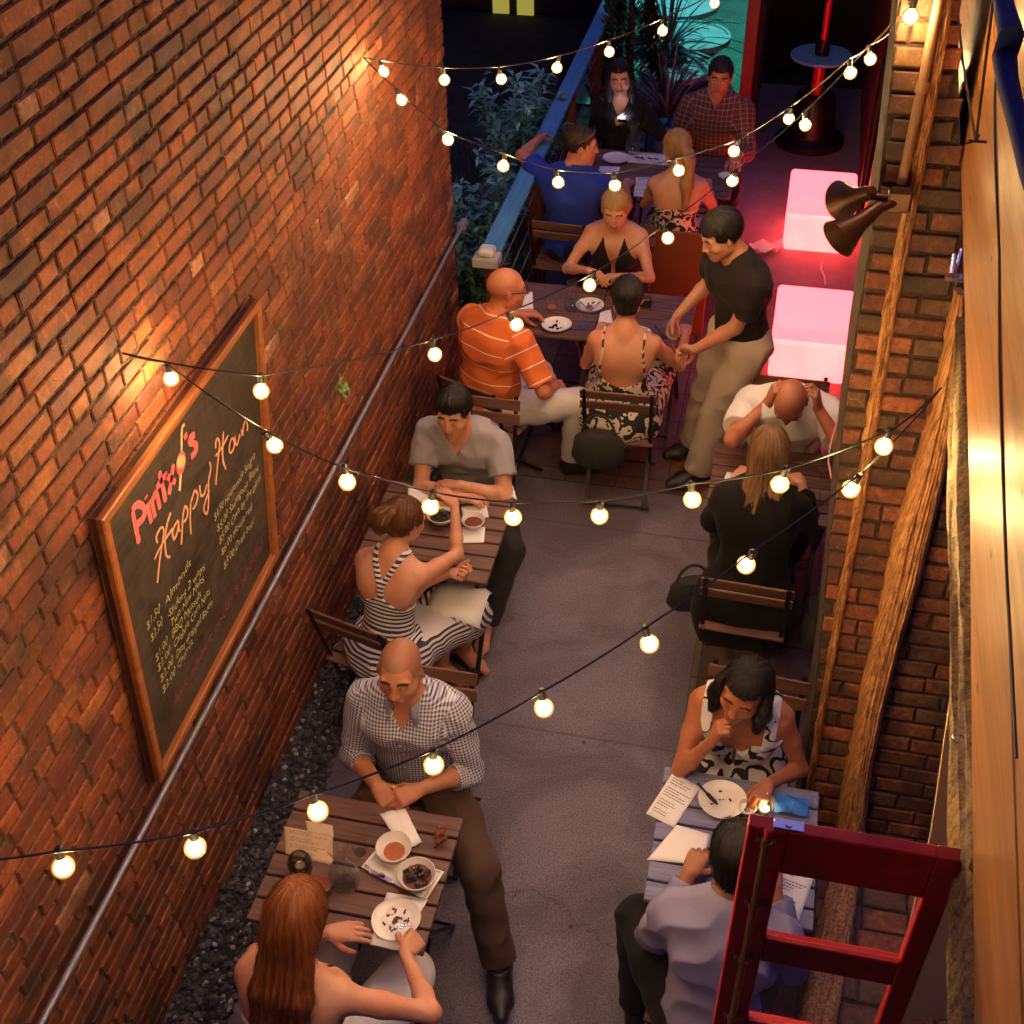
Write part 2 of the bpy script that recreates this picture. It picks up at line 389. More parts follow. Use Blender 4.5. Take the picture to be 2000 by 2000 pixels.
    hsub = [('e', H(-.031, .101, .004), I, (.017*hs, .014*hs, .011*hs), .012), ('e', H(.031, .101, .004), I, (.017*hs, .014*hs, .011*hs), .012)]
    Hp2 = [('e', H(-.031, .079, .003), I, (.0155*hs, .0135*hs, .0125*hs), .004), ('e', H(.031, .079, .003), I, (.0155*hs, .0135*hs, .0125*hs), .004),
           ('c', H(0, .088, .016), H(0, .108, -.026), .0065*hs, .0105*hs, .014), ('e', H(-.012, .098, -.03), I, (.0085*hs, .0095*hs, .0075*hs), .006), ('e', H(.012, .098, -.03), I, (.0085*hs, .0095*hs, .0075*hs), .006),
           ('c', H(-.019, .086, -.058), H(0, .096, -.0555), .0045*hs, .006*hs, .006), ('c', H(.019, .086, -.058), H(0, .096, -.0555), .0045*hs, .006*hs, .006),
           ('c', H(-.016, .086, -.066), H(.016, .086, -.066), .006*hs, .006*hs, .005), ('c', H(0, .091, -.067), H(0, .0915, -.067), .0065*hs, .0065*hs, .006)]
    for sg in (-1, 1):
        Re = I@rotz(R(-sg*25))
        Hp2.append(('e', H(sg*.077, -.006, -.002), Re, (.0075*hs, .019*hs, .031*hs), .006)); Hp2.append(('c', H(sg*.07, .004, -.02), H(sg*.073, .004, .0), .011*hs, .011*hs, .008))
    b.headp = (Hp, hsub, Hp2)
    return b
def bounds(ps, pad):
    los, his = zip(*[pbox(p) for p in ps]); return np.min(los, 0)-pad, np.max(his, 0)+pad
def smooth_obj(name, Vv, Q, mat, parent, org, attrs=None):
    me = bpy.data.meshes.new(name)
    me.vertices.add(len(Vv)); me.vertices.foreach_set('co', (Vv-org).astype(f32).ravel())
    me.loops.add(len(Q)*4); me.loops.foreach_set('vertex_index', Q.astype(np.int32).ravel())
    me.polygons.add(len(Q)); me.polygons.foreach_set('loop_start', np.arange(0, len(Q)*4, 4, dtype=np.int32))
    me.polygons.foreach_set('use_smooth', np.ones(len(Q), bool)); me.update(calc_edges=True); me.validate()
    for n_, (ty, arr) in (attrs or {}).items():
        a = me.attributes.new(n_, ty, 'POINT'); a.data.foreach_set('color' if ty == 'FLOAT_COLOR' else 'vector', arr.astype(f32).ravel())
    me.materials.append(mat); o = bpy.data.objects.new(name, me); C.objects.link(o); o.parent = parent; return o
def skin_colour(b, Vv, skin, brow, lips, eyes='open', stubble=0, scalp=None):
    n = len(Vv); col = np.tile(np.array([*skin, 1.]), (n, 1)); L = (Vv-b.Hc)@b.Rh/b.hs; x, y, z = np.abs(L[:, 0]), L[:, 1], L[:, 2]
    def put(m, c, a=1.0): col[m, :3] = col[m, :3]*(1-a)+np.array(c)*a
    near = (np.abs(L) < .16).all(1)
    if stubble: put(near & (z < -.03) & (y > .0) & (z > -.125), brow, stubble)
    if scalp is not None:
        put(near & (z > .012+.75*y-(.03)) & (z > -.06) & ((y < .05) | (z > .07)), scalp[0], scalp[1])
    put(near & (y > .06) & (x < .024*(1-((z+.062)/.03)**2)) & (np.abs(z+.061) < .0105), lips, .75)
    put(near & (y > .06) & (x < .02) & (np.abs(z+.0612) < .0016), (.08, .02, .015), .7)
    bz = .029+.003*np.cos((x-.03)*90); put(near & (y > .055) & (x > .012) & (x < .052) & (np.abs(z-bz) < .0052), brow, 1.0)
    ex, ez = x-.031, z-.002
    if eyes == 'open':
        m = near & (y > .06) & ((ex/.0125)**2+(ez/.0055)**2 < 1); put(m, (.75, .72, .7)); put(m & (ex**2+ez**2 < .0052**2), (.03, .02, .015))
        put(near & (y > .06) & ((ex/.0145)**2+((ez-.001)/.0078)**2 < 1) & ~m & (ez > 0), (.05, .03, .02), .7)
    else:
        put(near & (y > .06) & (np.abs(ex) < .0135) & (np.abs(ez+.0045-(ex/.0135)**2*.0025) < .0018), (.05, .025, .02), .85)
        put(near & (y > .06) & ((ex/.016)**2+((ez)/.010)**2 < 1), tuple(c*.75 for c in skin), .35)
    return col
def body_mesh(b, parent, mat, fine=1.0, legs_too=True, **ck):
    org = np.array(parent.location)
    h = .0075*fine; allp = b.torso+b.armp+(b.legp)+b.headp[0][:1]
    lo, hi = bounds(allp, .03); D, lo_ = field(allp, lo, hi, h); Vv, Q = nets(D, lo_, h)
    # fine blocks for the head and hands
    hb = lambda P: np.all(np.abs((P-(b.Hc+b.Rh@V(0, .0, -.0)))@b.Rh) < V(.125, .145, .125)*b.hs, 1)
    cen = Vv[Q].mean(1); keep = ~hb(cen)
    hnd = {}
    for k in 'RL':
        wr, hp = b.hands[k]; l, u_ = bounds(hp, .006); hnd[k] = (l, u_)
    Q = Q[keep]; Vs, Qs, off = [Vv], [Q], len(Vv)
    hh = .0036*fine; Hp, hsub, Hp2 = b.headp; rel = [p for p in b.torso if True][3:]
    c = b.Hc; r = np.abs(b.Rh)@V(.14, .16, .14)*b.hs
    g1, lo1 = field(Hp[:1]+Hp[1:]+rel, c-r, c+r, hh, sub=hsub)
    # add features after carving the sockets
    n_ = g1.shape; ax = [(lo1[i]+hh*np.arange(n_[i])).astype(f32) for i in range(3)]
    for p in Hp2:
        k = p[-1]; a, bb = pbox(p); i0 = np.clip(((a-k-2*hh-lo1)/hh).astype(int), 0, n_); i1 = np.clip(((bb+k+2*hh-lo1)/hh).astype(int)+2, 0, n_)
        s_ = tuple(slice(i0[i], i1[i]) for i in range(3)); d = pdist(p, ax[0][s_[0]][:, None, None], ax[1][s_[1]][None, :, None], ax[2][s_[2]][None, None, :])
        o = g1[s_]; q = np.maximum(k-np.abs(o-d), 0)/k; g1[s_] = np.minimum(o, d)-q*q*k*.25
    V2, Q2 = nets(g1, lo1, hh); cen = V2[Q2].mean(1); m = np.all(np.abs((cen-b.Hc)@b.Rh) < V(.127, .147, .127)*b.hs, 1)
    Vs.append(V2); Qs.append(Q2[m]+off); off += len(V2)
    for k in 'RL':
        wr, hp = b.hands[k]; el = b.arm[k][1]; ps = [p for p in b.armp]+hp
        l, u_ = hnd[k]; g2, lo2 = field([q for q in b.armp if np.linalg.norm(q[2]-wr) < .02]+hp, l-.01, u_+.01, .0033*fine); V3, Q3 = nets(g2, lo2, .0033*fine)
        cen = V3[Q3].mean(1); ax_ = nrm(wr-el); m = ((cen-wr)@ax_ > -.012); Q3 = Q3[m]
        Vs.append(V3); Qs.append(Q3+off); off += len(V3)
    Vv = np.concatenate(Vs); Q = np.concatenate(Qs)
    used = np.zeros(len(Vv), bool); used[Q.ravel()] = True; mp = np.cumsum(used)-1; Vv = Vv[used]; Q = mp[Q]
    col = skin_colour(b, Vv, **ck)
    return smooth_obj('body', Vv, Q, mat, parent, org, {'Col': ('FLOAT_COLOR', col)})
# ---- clothing
def spine_coord(b, P):
    pts = [b.P-b.Rp[:, 2]*.3, b.P, b.Wst, b.Ch, b.Nk, b.Nk+b.Rc[:, 2]*.2]; best = np.full(len(P), 9e9); w_ = np.zeros(len(P)); ac = -.3
    for a, c in zip(pts[:-1], pts[1:]):
        d = c-a; L = np.linalg.norm(d); t = np.clip((P-a)@d/L/L, 0, 1); r = np.linalg.norm(P-a-t[:, None]*d, axis=1); m = r < best
        best[m] = r[m]; w_[m] = ac+t[m]*L; ac += L
    u = (P-b.Ch)@b.Rc[:, 0]; v = (P-b.Ch)@b.Rc[:, 1]; return np.stack([u, v, w_], 1), best
def rest_coord(b, P, legs=False):
    rc, best = spine_coord(b, P); best = best-.12
    segs = []
    for k in 'RL':
        S, E_, W_, q = b.arm[k]; segs += [(S+(E_-S)*.15, E_, .045, 0.), (E_, W_, .035, .28)]
    if legs:
        for k in 'RL': hp, kn, an, toe = b.leg[k]; segs += [(hp+(kn-hp)*.2, kn, .07, .9), (kn, an, .05, 1.3)]
    for a, c, r0, off in segs:
        d = c-a; L = np.linalg.norm(d); dn = d/L; t = np.clip((P-a)@dn/L, 0, 1); q = P-a-(t*L)[:, None]*dn; r = np.linalg.norm(q, axis=1)-r0; m = r < best
        up = nrm(V(.2, .3, 1)-dn*(dn@V(.2, .3, 1))); sd = np.cross(dn, up); ang = np.arctan2(q@sd, q@up)
        rc[m] = np.stack([ang*.06, np.zeros(len(P)), -((P-a)@dn)-off], 1)[m]; best[m] = r[m]
    return rc
def garment(b, name, parent, mat, prims, clips=(), sub=(), wr=(.003, 26), h=.0065, seed=1, legs=False, label=None):
    lo, hi = bounds(prims, .02)
    D, lo_ = field(prims, lo, hi, h, sub=sub, clips=clips, disp=wrinkle(wr[0], wr[1], seed) if wr else None)
    Vv, Q = nets(D, lo_, h)
    o = smooth_obj(name, Vv, Q, mat, parent, np.array(parent.location), {'rest': ('FLOAT_VECTOR', rest_coord(b, Vv, legs))})
    if label: o['label'] = label
    return o
def torso_cloth(b, t, tz=1.0): return [grow(p, t) for p in b.torso]
def sleeves(b, t, up=.55, fo=None, kk=.03):
    o = []
    for k in 'RL':
        S, E_, W_, q = b.arm[k]; s = b.s
        if fo is None: o += [('f', S, S+(E_-S)*up, .054*s*q+t, .047*s*q+t*1.5, kk)]
        else: o += [('c', S, E_, .054*s*q+t, .040*s*q+t, kk), ('f', E_, E_+(W_-E_)*fo, .040*s*q+t, .034*s*q+t*1.1, .02)]
    return o
def trousers(b, t, to=.93, taper=1.0):
    o = [grow(b.torso[0], t)]
    for k in 'RL':
        hp, kn, an, toe = b.leg[k]; s = b.s; e = kn+(an-kn)*to
        o += [('c', hp, hp+(kn-hp)*.5, .09*s+t, .078*s+t, .05), ('c', hp+(kn-hp)*.5, kn, .078*s+t, .062*s+t, .03), ('f', kn, e, .062*s+t, .052*s*taper+t, .02)]
    return o
def above(c, Rm, z):       # keep what lies above z in that frame
    f = frame_pts(c, Rm); return lambda X, Y, Z: z-f(X, Y, Z)[2]
def neckhole(b, r=.075, fwd=.02, vee=0): 
    c0 = b.Nk+b.Rc@V(0, .0, -.03)*b.s; f = frame_pts(b.Nk, b.Rc)
    def g(X, Y, Z):
        u, v, w_ = f(X, Y, Z); d = r-np.sqrt(u*u+(v-fwd)**2*.8); d = np.minimum(d, w_+.06)
        if vee: d2 = np.minimum((vee+.0+w_)*.55-np.abs(u)+.0, v-.0); d = np.maximum(d, d2)
        return d
    return g
def shoes(b, parent, mat, t=.012, name='shoe', sock=None):
    for k in 'RL':
        hp, kn, an, toe = b.leg[k]; s = b.s; hl = an-toe*.035*s+V(0, 0, -.035)*s; ball = an+toe*.12*s+V(0, 0, -.045)*s
        sd = nrm(np.cross(toe, V(0, 0, 1)))
        ps = [('c', an+V(0, 0, .02), hl, .036*s+t, .03*s+t, .02), ('c', an, ball, .037*s+t, .028*s+t, .03), ('c', ball, ball+toe*.065*s, .03*s+t, .02*s+t, .02),
              ('c', hl-V(0, 0, .0), ball+sd*.018*s, .028*s+t, .026*s+t, .02), ('c', hl, ball-sd*.018*s, .028*s+t, .026*s+t, .02)]
        zc = an[2]-.075*s; zt = an[2]+.03
        lo, hi = bounds(ps, .02); D, lo_ = field(ps, lo, hi, .006, clips=(lambda X, Y, Z: zc-Z+X*0+Y*0, lambda X, Y, Z: Z-zt+X*0+Y*0)); Vv, Q = nets(D, lo_, .006)
        smooth_obj(name, Vv, Q, mat, parent, np.array(parent.location), {'rest': ('FLOAT_VECTOR', Vv-an)})
# ---- hair
def hair(b, parent, mat, prims, clip=None, amp=.003, fr=34, h=.0045, name='hair', sub=()):
    Hc, Rh, hs = b.Hc, b.Rh, b.hs; f = frame_pts(Hc, Rh)
    P = []
    for p in prims:
        if p[0] == 'e': P.append(('e', Hc+Rh@V(*p[1])*hs, Rh, tuple(np.array(p[2])*hs), p[3]))
        elif p[0] == 'w': P.append(('c', np.array(p[1]), np.array(p[2]), p[3], p[4], p[5]))
        else: P.append(('c', Hc+Rh@V(*p[1])*hs, Hc+Rh@V(*p[2])*hs, p[3]*hs, p[4]*hs, p[5]))
    def disp(X, Y, Z):
        u, v, w_ = f(X, Y, Z); a = np.arctan2(u, -(v+.0)+.0001)
        wv = np.sin(a*fr+2.2*np.sin(w_*14)+3*np.sin(a*5))+.6*np.sin(a*fr*2.3+4*w_*10+1.7*np.sin(a*9)); return (amp*wv*.6).astype(f32)
    clips = []
    if clip is not None: clips.append(lambda X, Y, Z: clip(*[q/hs for q in f(X, Y, Z)])*hs)
    S = [('e', Hc+Rh@V(*p[1])*hs, Rh, tuple(np.array(p[2])*hs), p[3]) for p in sub]
    lo, hi = bounds(P, .012); D, lo_ = field(P, lo, hi, h, clips=clips, disp=disp, sub=S); Vv, Q = nets(D, lo_, h)
    L = (Vv-Hc)@Rh; ang = np.arctan2(L[:, 0], -L[:, 1]+.0001)
    strands(b, parent, mat, Vv, Q, name)
    return smooth_obj(name, Vv, Q, mat, parent, np.array(parent.location), {'rest': ('FLOAT_VECTOR', np.stack([ang*.1, np.hypot(L[:, 0], L[:, 1])*.3, L[:, 2]], 1))})
def strands(b, parent, mat, Vv, Q, name, n=None):
    '''loose fine hairs that follow the surface of the hair mass'''
    from mathutils.bvhtree import BVHTree
    step = max(1, len(Q)//9000) if 0 else 1
    bv = BVHTree.FromPolygons([tuple(v) for v in Vv.tolist()], [tuple(q) for q in Q.tolist()]); r_ = random.Random(len(Vv)); n = n or b.nstr; mb = MB(); org = Vector(parent.location)
    crown = Vector(b.Hc+b.Rh@V(0, -.02, .14)*b.hs); cen = Vector(b.Hc)
    for _ in range(n):
        p = Vector(Vv[r_.randrange(len(Vv))]); off = r_.uniform(.0008, .0045) if r_.random() < .85 else r_.uniform(.004, .012); pts = []; wv = Vector((r_.uniform(-1, 1), r_.uniform(-1, 1), 0))*.25; L = r_.uniform(.012, .02)
        for k in range(r_.randint(4, 8)):
            q, nn, _i, _d = bv.find_nearest(p)
            if q is None: break
            pts.append(q+nn*off-org); d = (q-crown).normalized()*.6+Vector((0, 0, -1))*(.35 if q.z > cen.z else 1.2)+wv; d = d-nn*d.dot(nn)
            if d.length < .05: break
            p = q+d.normalized()*L
        if len(pts) > 3:
            k = r_.uniform(.5, 1.5); r0 = .0007*b.strw; mb.tube(pts, [r0]*(len(pts)-1)+[r0*.3], 3, False)
    o = mb.build('strand', mat, parent, True); o['kind'] = 'stuff'
CAP = ('e', (0, -.014, .033), (.084, .105, .098), .01)
def scalp_clip(front=.044, slope=.66, edge=.0):
    # hairline: high on the brow, down behind the ears; leaves the face free
    def c(u, v, w_): return np.maximum(-(.83*w_-.55*v*slope/.66+(.011-edge)), np.minimum(v-.052, .062-w_)*1.0)
    return c
def skinmat():
    m, nt, b = newmat('skin'); a = N(nt, 'ShaderNodeAttribute', attribute_name='Col'); v = coords(nt)
    n = noise(nt, v, 35, 4); c = mixc(nt, mathn(nt, 'MULTIPLY', n, .35), a.outputs['Color'], (.35, .1, .06), 'MULTIPLY')
    n2 = noise(nt, v, 9, 3, .6); c = mixc(nt, ramp(nt, n2, [(.42, 0.), (.62, .45)]), a.outputs['Color'], mixc(nt, 1.0, a.outputs['Color'], (1.0, .62, .55), 'MULTIPLY'))
    c = mixc(nt, ramp(nt, noise(nt, v, 240, 2, .5), [(.3, .22), (.5, 0.)]), c, (.12, .04, .025)); nt.links.new(c, b.inputs['Base Color']); nt.links.new(ramp(nt, n, [(.35, .36), (.65, .6)]), b.inputs['Roughness'])
    b.inputs['Subsurface Weight'].default_value = .12; b.inputs['Subsurface Radius'].default_value = (.02, .008, .004); b.inputs['Subsurface Scale'].default_value = .5
    bump(nt, b, noise(nt, v, 220, 2), .08, .002); return m
def hairmat(name, c1, c2, rough=.42):
    m, nt, b = newmat(name); v = coords(nt, 'rest', (420, 60, 14)); n = noise(nt, v, 1.0, 5, .6, .4)
    c = ramp(nt, n, [(.3, c1), (.7, c2)]); nt.links.new(c, b.inputs['Base Color']); b.inputs['Roughness'].default_value = rough
    bump(nt, b, n, .9, .004); return m
def cloth(name, col, rough=.85, var=.1, weave=900):
    m, nt, b = newmat(name); v = coords(nt); c = mixc(nt, noise(nt, v, 9, 3), tuple(x*(1-var) for x in col), tuple(min(1, x*(1+var)) for x in col))
    nt.links.new(c, b.inputs['Base Color']); b.inputs['Roughness'].default_value = rough; b.inputs['Sheen Weight'].default_value = .04; b.inputs['Specular IOR Level'].default_value = .25
    bump(nt, b, noise(nt, v, 160, 3), .25, .003); return m
def sepr(nt, attr='rest'):
    a = N(nt, 'ShaderNodeAttribute', attribute_name=attr); s = N(nt, 'ShaderNodeSeparateXYZ'); nt.links.new(a.outputs['Vector'], s.inputs[0]); return s.outputs
def stripes(name, base, line, period, width, phase=0, axis=2):
    m, nt, b = newmat(name); s = sepr(nt); f = mathn(nt, 'FRACT', mathn(nt, 'ADD', mathn(nt, 'DIVIDE', s[axis], period), 50+phase))
    k = mathn(nt, 'LESS_THAN', f, width); c = mixc(nt, k, base, line); nt.links.new(c, b.inputs['Base Color']); b.inputs['Roughness'].default_value = .85
    bump(nt, b, noise(nt, coords(nt), 160, 3), .25, .003); return m
def checks(name, base, c2, period, width=.5, axes=(0, 2), cc=None):
    m, nt, b = newmat(name); s = sepr(nt)
    k1 = mathn(nt, 'LESS_THAN', mathn(nt, 'FRACT', mathn(nt, 'ADD', mathn(nt, 'DIVIDE', s[axes[0]], period), 50)), width)
    k2 = mathn(nt, 'LESS_THAN', mathn(nt, 'FRACT', mathn(nt, 'ADD', mathn(nt, 'DIVIDE', s[axes[1]], period), 50)), width)
    f = mathn(nt, 'MULTIPLY', mathn(nt, 'ADD', k1, k2), .5); c = mixc(nt, f, base, c2)
    nt.links.new(c, b.inputs['Base Color']); b.inputs['Roughness'].default_value = .85; bump(nt, b, noise(nt, coords(nt), 160, 3), .2, .003); return m
def floral(name, base, dark, scale=11, thr=.5):
    m, nt, b = newmat(name); v = coords(nt, None, (1, 1, 1)); nn = N(nt, 'ShaderNodeTexNoise'); nn.inputs['Scale'].default_value = scale; nt.links.new(v, nn.inputs['Vector'])
    mx = N(nt, 'ShaderNodeMix', data_type='VECTOR'); mx.inputs[0].default_value = .35; nt.links.new(v, mx.inputs[4]); nt.links.new(nn.outputs['Color'], mx.inputs[5])
    wv = N(nt, 'ShaderNodeTexWave', wave_type='RINGS'); wv.inputs['Scale'].default_value = scale*.55; wv.inputs['Distortion'].default_value = 9; wv.inputs['Detail'].default_value = 2; nt.links.new(mx.outputs[1], wv.inputs['Vector'])
    n2 = noise(nt, v, scale*1.1, 2); f = mathn(nt, 'ADD', mathn(nt, 'MULTIPLY', wv.outputs['Fac'], .55), mathn(nt, 'MULTIPLY', n2, .6))
    c = ramp(nt, f, [(thr, dark), (thr+.03, base)]); nt.links.new(c, b.inputs['Base Color']); b.inputs['Roughness'].default_value = .8; return m
M['skin'] = skinmat()
# ------------------------------------------------------------------ ground
XW = -1.975            # face of the long brick wall
def sheet(name, x0, x1, y0, y1, z, mat, kind='structure', nx=1, ny=1, amp=0):
    m = MB(); vs = [(x0+(x1-x0)*i/nx, y0+(y1-y0)*j/ny, amp*rnd.uniform(-1, 1)) for i in range(nx+1) for j in range(ny+1)]
    fs = [(i*(ny+1)+j, (i+1)*(ny+1)+j, (i+1)*(ny+1)+j+1, i*(ny+1)+j+1) for i in range(nx) for j in range(ny)]
    m.add(vs, fs); o = m.build(name, mat, smooth=amp > 0); o.location.z = z; return tag(o, kind=kind)
def concrete():
    m, nt, b = newmat('worn_concrete'); v = coords(nt)
    big = noise(nt, v, 1.3, 5, .6, .8); med = noise(nt, v, 9, 6, .75); fine = noise(nt, v, 130, 3, .8)
    c = ramp(nt, big, [(.40, (.070, .060, .080)), (.5, (.128, .112, .148)), (.60, (.19, .168, .21))])
    c = mixc(nt, mathn(nt, 'MULTIPLY', med, .7), c, (.19, .155, .18));
    sp = ramp(nt, fine, [(.38, .5), (.5, 1.0), (.60, 1.4)]); c = mixc(nt, 1.0, c, sp, 'MULTIPLY')
    vo = N(nt, 'ShaderNodeTexVoronoi'); vo.inputs['Scale'].default_value = 3.4; nt.links.new(v, vo.inputs[0])
    spot = ramp(nt, vo.outputs['Distance'], [(.025, 1.), (.045, 0.)]); c = mixc(nt, spot, c, (.035, .03, .03))
    c = mixc(nt, ramp(nt, noise(nt, v, 2.1, 7, .75, 1.2), [(.50, 0.), (.64, .3)]), c, (.06, .045, .05))
    # a long hairline crack
    s = N(nt, 'ShaderNodeSeparateXYZ'); nt.links.new(v, s.inputs[0]); wob = noise(nt, v, 4.5, 5, .7)
    cr = mathn(nt, 'ABSOLUTE', mathn(nt, 'SUBTRACT', mathn(nt, 'ADD', mathn(nt, 'ADD', s.outputs[1], mathn(nt, 'MULTIPLY', s.outputs[0], .33)), mathn(nt, 'MULTIPLY', wob, .35)), 2.78))
    c = mixc(nt, ramp(nt, cr, [(.002, .8), (.005, 0.)]), c, (.04, .03, .03))
    jn = mathn(nt, 'ABSOLUTE', mathn(nt, 'SUBTRACT', mathn(nt, 'FRACT', mathn(nt, 'ADD', mathn(nt, 'DIVIDE', s.outputs[1], 1.52), 10.05)), .5)); c = mixc(nt, ramp(nt, jn, [(.0022, .6), (.005, 0.)]), c, (.05, .04, .045))
    nt.links.new(c, b.inputs['Base Color']); nt.links.new(ramp(nt, med, [(.3, .55), (.7, .85)]), b.inputs['Roughness'])
    bump(nt, b, mathn(nt, 'ADD', mathn(nt, 'MULTIPLY', fine, .5), med), .5, .004); return m
def tiles():
    m, nt, b = newmat('slate_tiles'); v = coords(nt); sep = N(nt, 'ShaderNodeSeparateXYZ'); nt.links.new(v, sep.inputs[0]); T = .305
    def edge(o, off): return mathn(nt, 'ABSOLUTE', mathn(nt, 'SUBTRACT', mathn(nt, 'FRACT', mathn(nt, 'ADD', mathn(nt, 'DIVIDE', o, T), 50+off)), .5))
    fl = [mathn(nt, 'FLOOR', mathn(nt, 'ADD', mathn(nt, 'DIVIDE', o, T), 50+off)) for o, off in ((sep.outputs[0], .4), (sep.outputs[1], .2))]
    cb = N(nt, 'ShaderNodeCombineXYZ'); nt.links.new(fl[0], cb.inputs[0]); nt.links.new(fl[1], cb.inputs[1])
    wn = N(nt, 'ShaderNodeTexWhiteNoise', noise_dimensions='3D'); nt.links.new(cb.outputs[0], wn.inputs[0])
    c = ramp(nt, wn.outputs[0], [(0, (.10, .065, .05)), (.3, (.13, .08, .055)), (.55, (.11, .09, .08)), (.8, (.15, .09, .06)), (1, (.09, .078, .07))])
    n1 = noise(nt, v, 14, 6, .75, .5); c = mixc(nt, .75, c, ramp(nt, n1, [(.3, .35), (.7, 1.3)]), 'MULTIPLY')
    g = mathn(nt, 'GREATER_THAN', mathn(nt, 'MAXIMUM', edge(sep.outputs[0], .4), edge(sep.outputs[1], .2)), .481)
    c = mixc(nt, g, c, (.035, .028, .025)); nt.links.new(c, b.inputs['Base Color']); b.inputs['Roughness'].default_value = .55
    bump(nt, b, mathn(nt, 'SUBTRACT', n1, mathn(nt, 'MULTIPLY', g, .8)), .6, .006); return m
def dirt(name, c1, c2, sc_=20):
    m, nt, b = newmat(name); v = coords(nt); n1 = noise(nt, v, sc_, 8, .75); c = ramp(nt, n1, [(.35, c1), (.65, c2)])
    nt.links.new(c, b.inputs['Base Color']); b.inputs['Roughness'].default_value = .9; bump(nt, b, n1, .8, .02); return m
sheet('ground', -14, 14, -6, 34, -.02, dirt('bare_earth', (.012, .012, .008), (.04, .035, .025), 9))
sheet('path', -1.72, -.12, -.5, 5.62, 0, concrete())
sheet('paving', -.12, .78, -.5, 5.62, .003, tiles()); sheet('paving', -1.66, .78, 5.624, 8.1, .003, tiles())
def deck():
    m, nt, b = newmat('terrace_concrete'); v = coords(nt); n1 = noise(nt, v, 5, 7, .7); n2 = noise(nt, v, 120, 2, .8)
    c = mixc(nt, 1.0, ramp(nt, n1, [(.3, (.17, .15, .17)), (.7, (.27, .24, .26))]), ramp(nt, n2, [(.35, .6), (.65, 1.2)]), 'MULTIPLY'); nt.links.new(c, b.inputs['Base Color']); b.inputs['Roughness'].default_value = .75
    bump(nt, b, n2, .4, .003); return m
sheet('pavement', -1.66, .78, 8.104, 12.0, .001, deck())
# gravel along the wall
gm = MB(); rg = np.random.RandomState(5)
ico = [(0, 0, 1), (.89, 0, .45), (.28, .85, .45), (-.72, .53, .45), (-.72, -.53, .45), (.28, -.85, .45), (.72, .53, -.45), (-.28, .85, -.45), (-.89, 0, -.45), (-.28, -.85, -.45), (.72, -.53, -.45), (0, 0, -1)]
icf = [(0, 1, 2), (0, 2, 3), (0, 3, 4), (0, 4, 5), (0, 5, 1), (1, 6, 2), (2, 7, 3), (3, 8, 4), (4, 9, 5), (5, 10, 1), (6, 7, 2), (7, 8, 3), (8, 9, 4), (9, 10, 5), (10, 6, 1), (11, 7, 6), (11, 8, 7), (11, 9, 8), (11, 10, 9), (11, 6, 10)]
IC = np.array(ico)
for i in range(5200):
    x = rg.uniform(XW+.0, -1.715); y = .9+rg.beta(1, 1.5)*5.9; r = rg.uniform(.006, .015); q = rg.uniform(.02, .14)
    if rg.rand() < .06: q = rg.uniform(.3, .5)
    S = np.array([r*rg.uniform(.8, 1.4), r*rg.uniform(.8, 1.4), r*rg.uniform(.5, .9)]); A = rotz(rg.uniform(0, 6.28))@rotx(rg.uniform(-.5, .5))
    gm.add((IC*S)@A.T+np.array([x, y, rg.uniform(-.005, .012)]), icf, (q, q*.9, q*.92))
def vc(name, rough=.8, mul=None, sc_=60):
    m, nt, b = newmat(name); a = N(nt, 'ShaderNodeAttribute', attribute_name='Col'); v = coords(nt)
    n1 = noise(nt, v, sc_, 6, .75); c = mixc(nt, .8, a.outputs['Color'], ramp(nt, n1, [(.3, .45), (.7, 1.4)]), 'MULTIPLY')
    nt.links.new(c, b.inputs['Base Color']); b.inputs['Roughness'].default_value = rough; bump(nt, b, n1, .6, .004); return m
tag(gm.build('gravel', vc('gravel_stone')), kind='stuff')
sheet('gravel_bed', XW-.02, -1.72, -.5, 7, -.006, dirt('gravel_grit', (.03, .028, .028), (.12, .11, .11), 70))

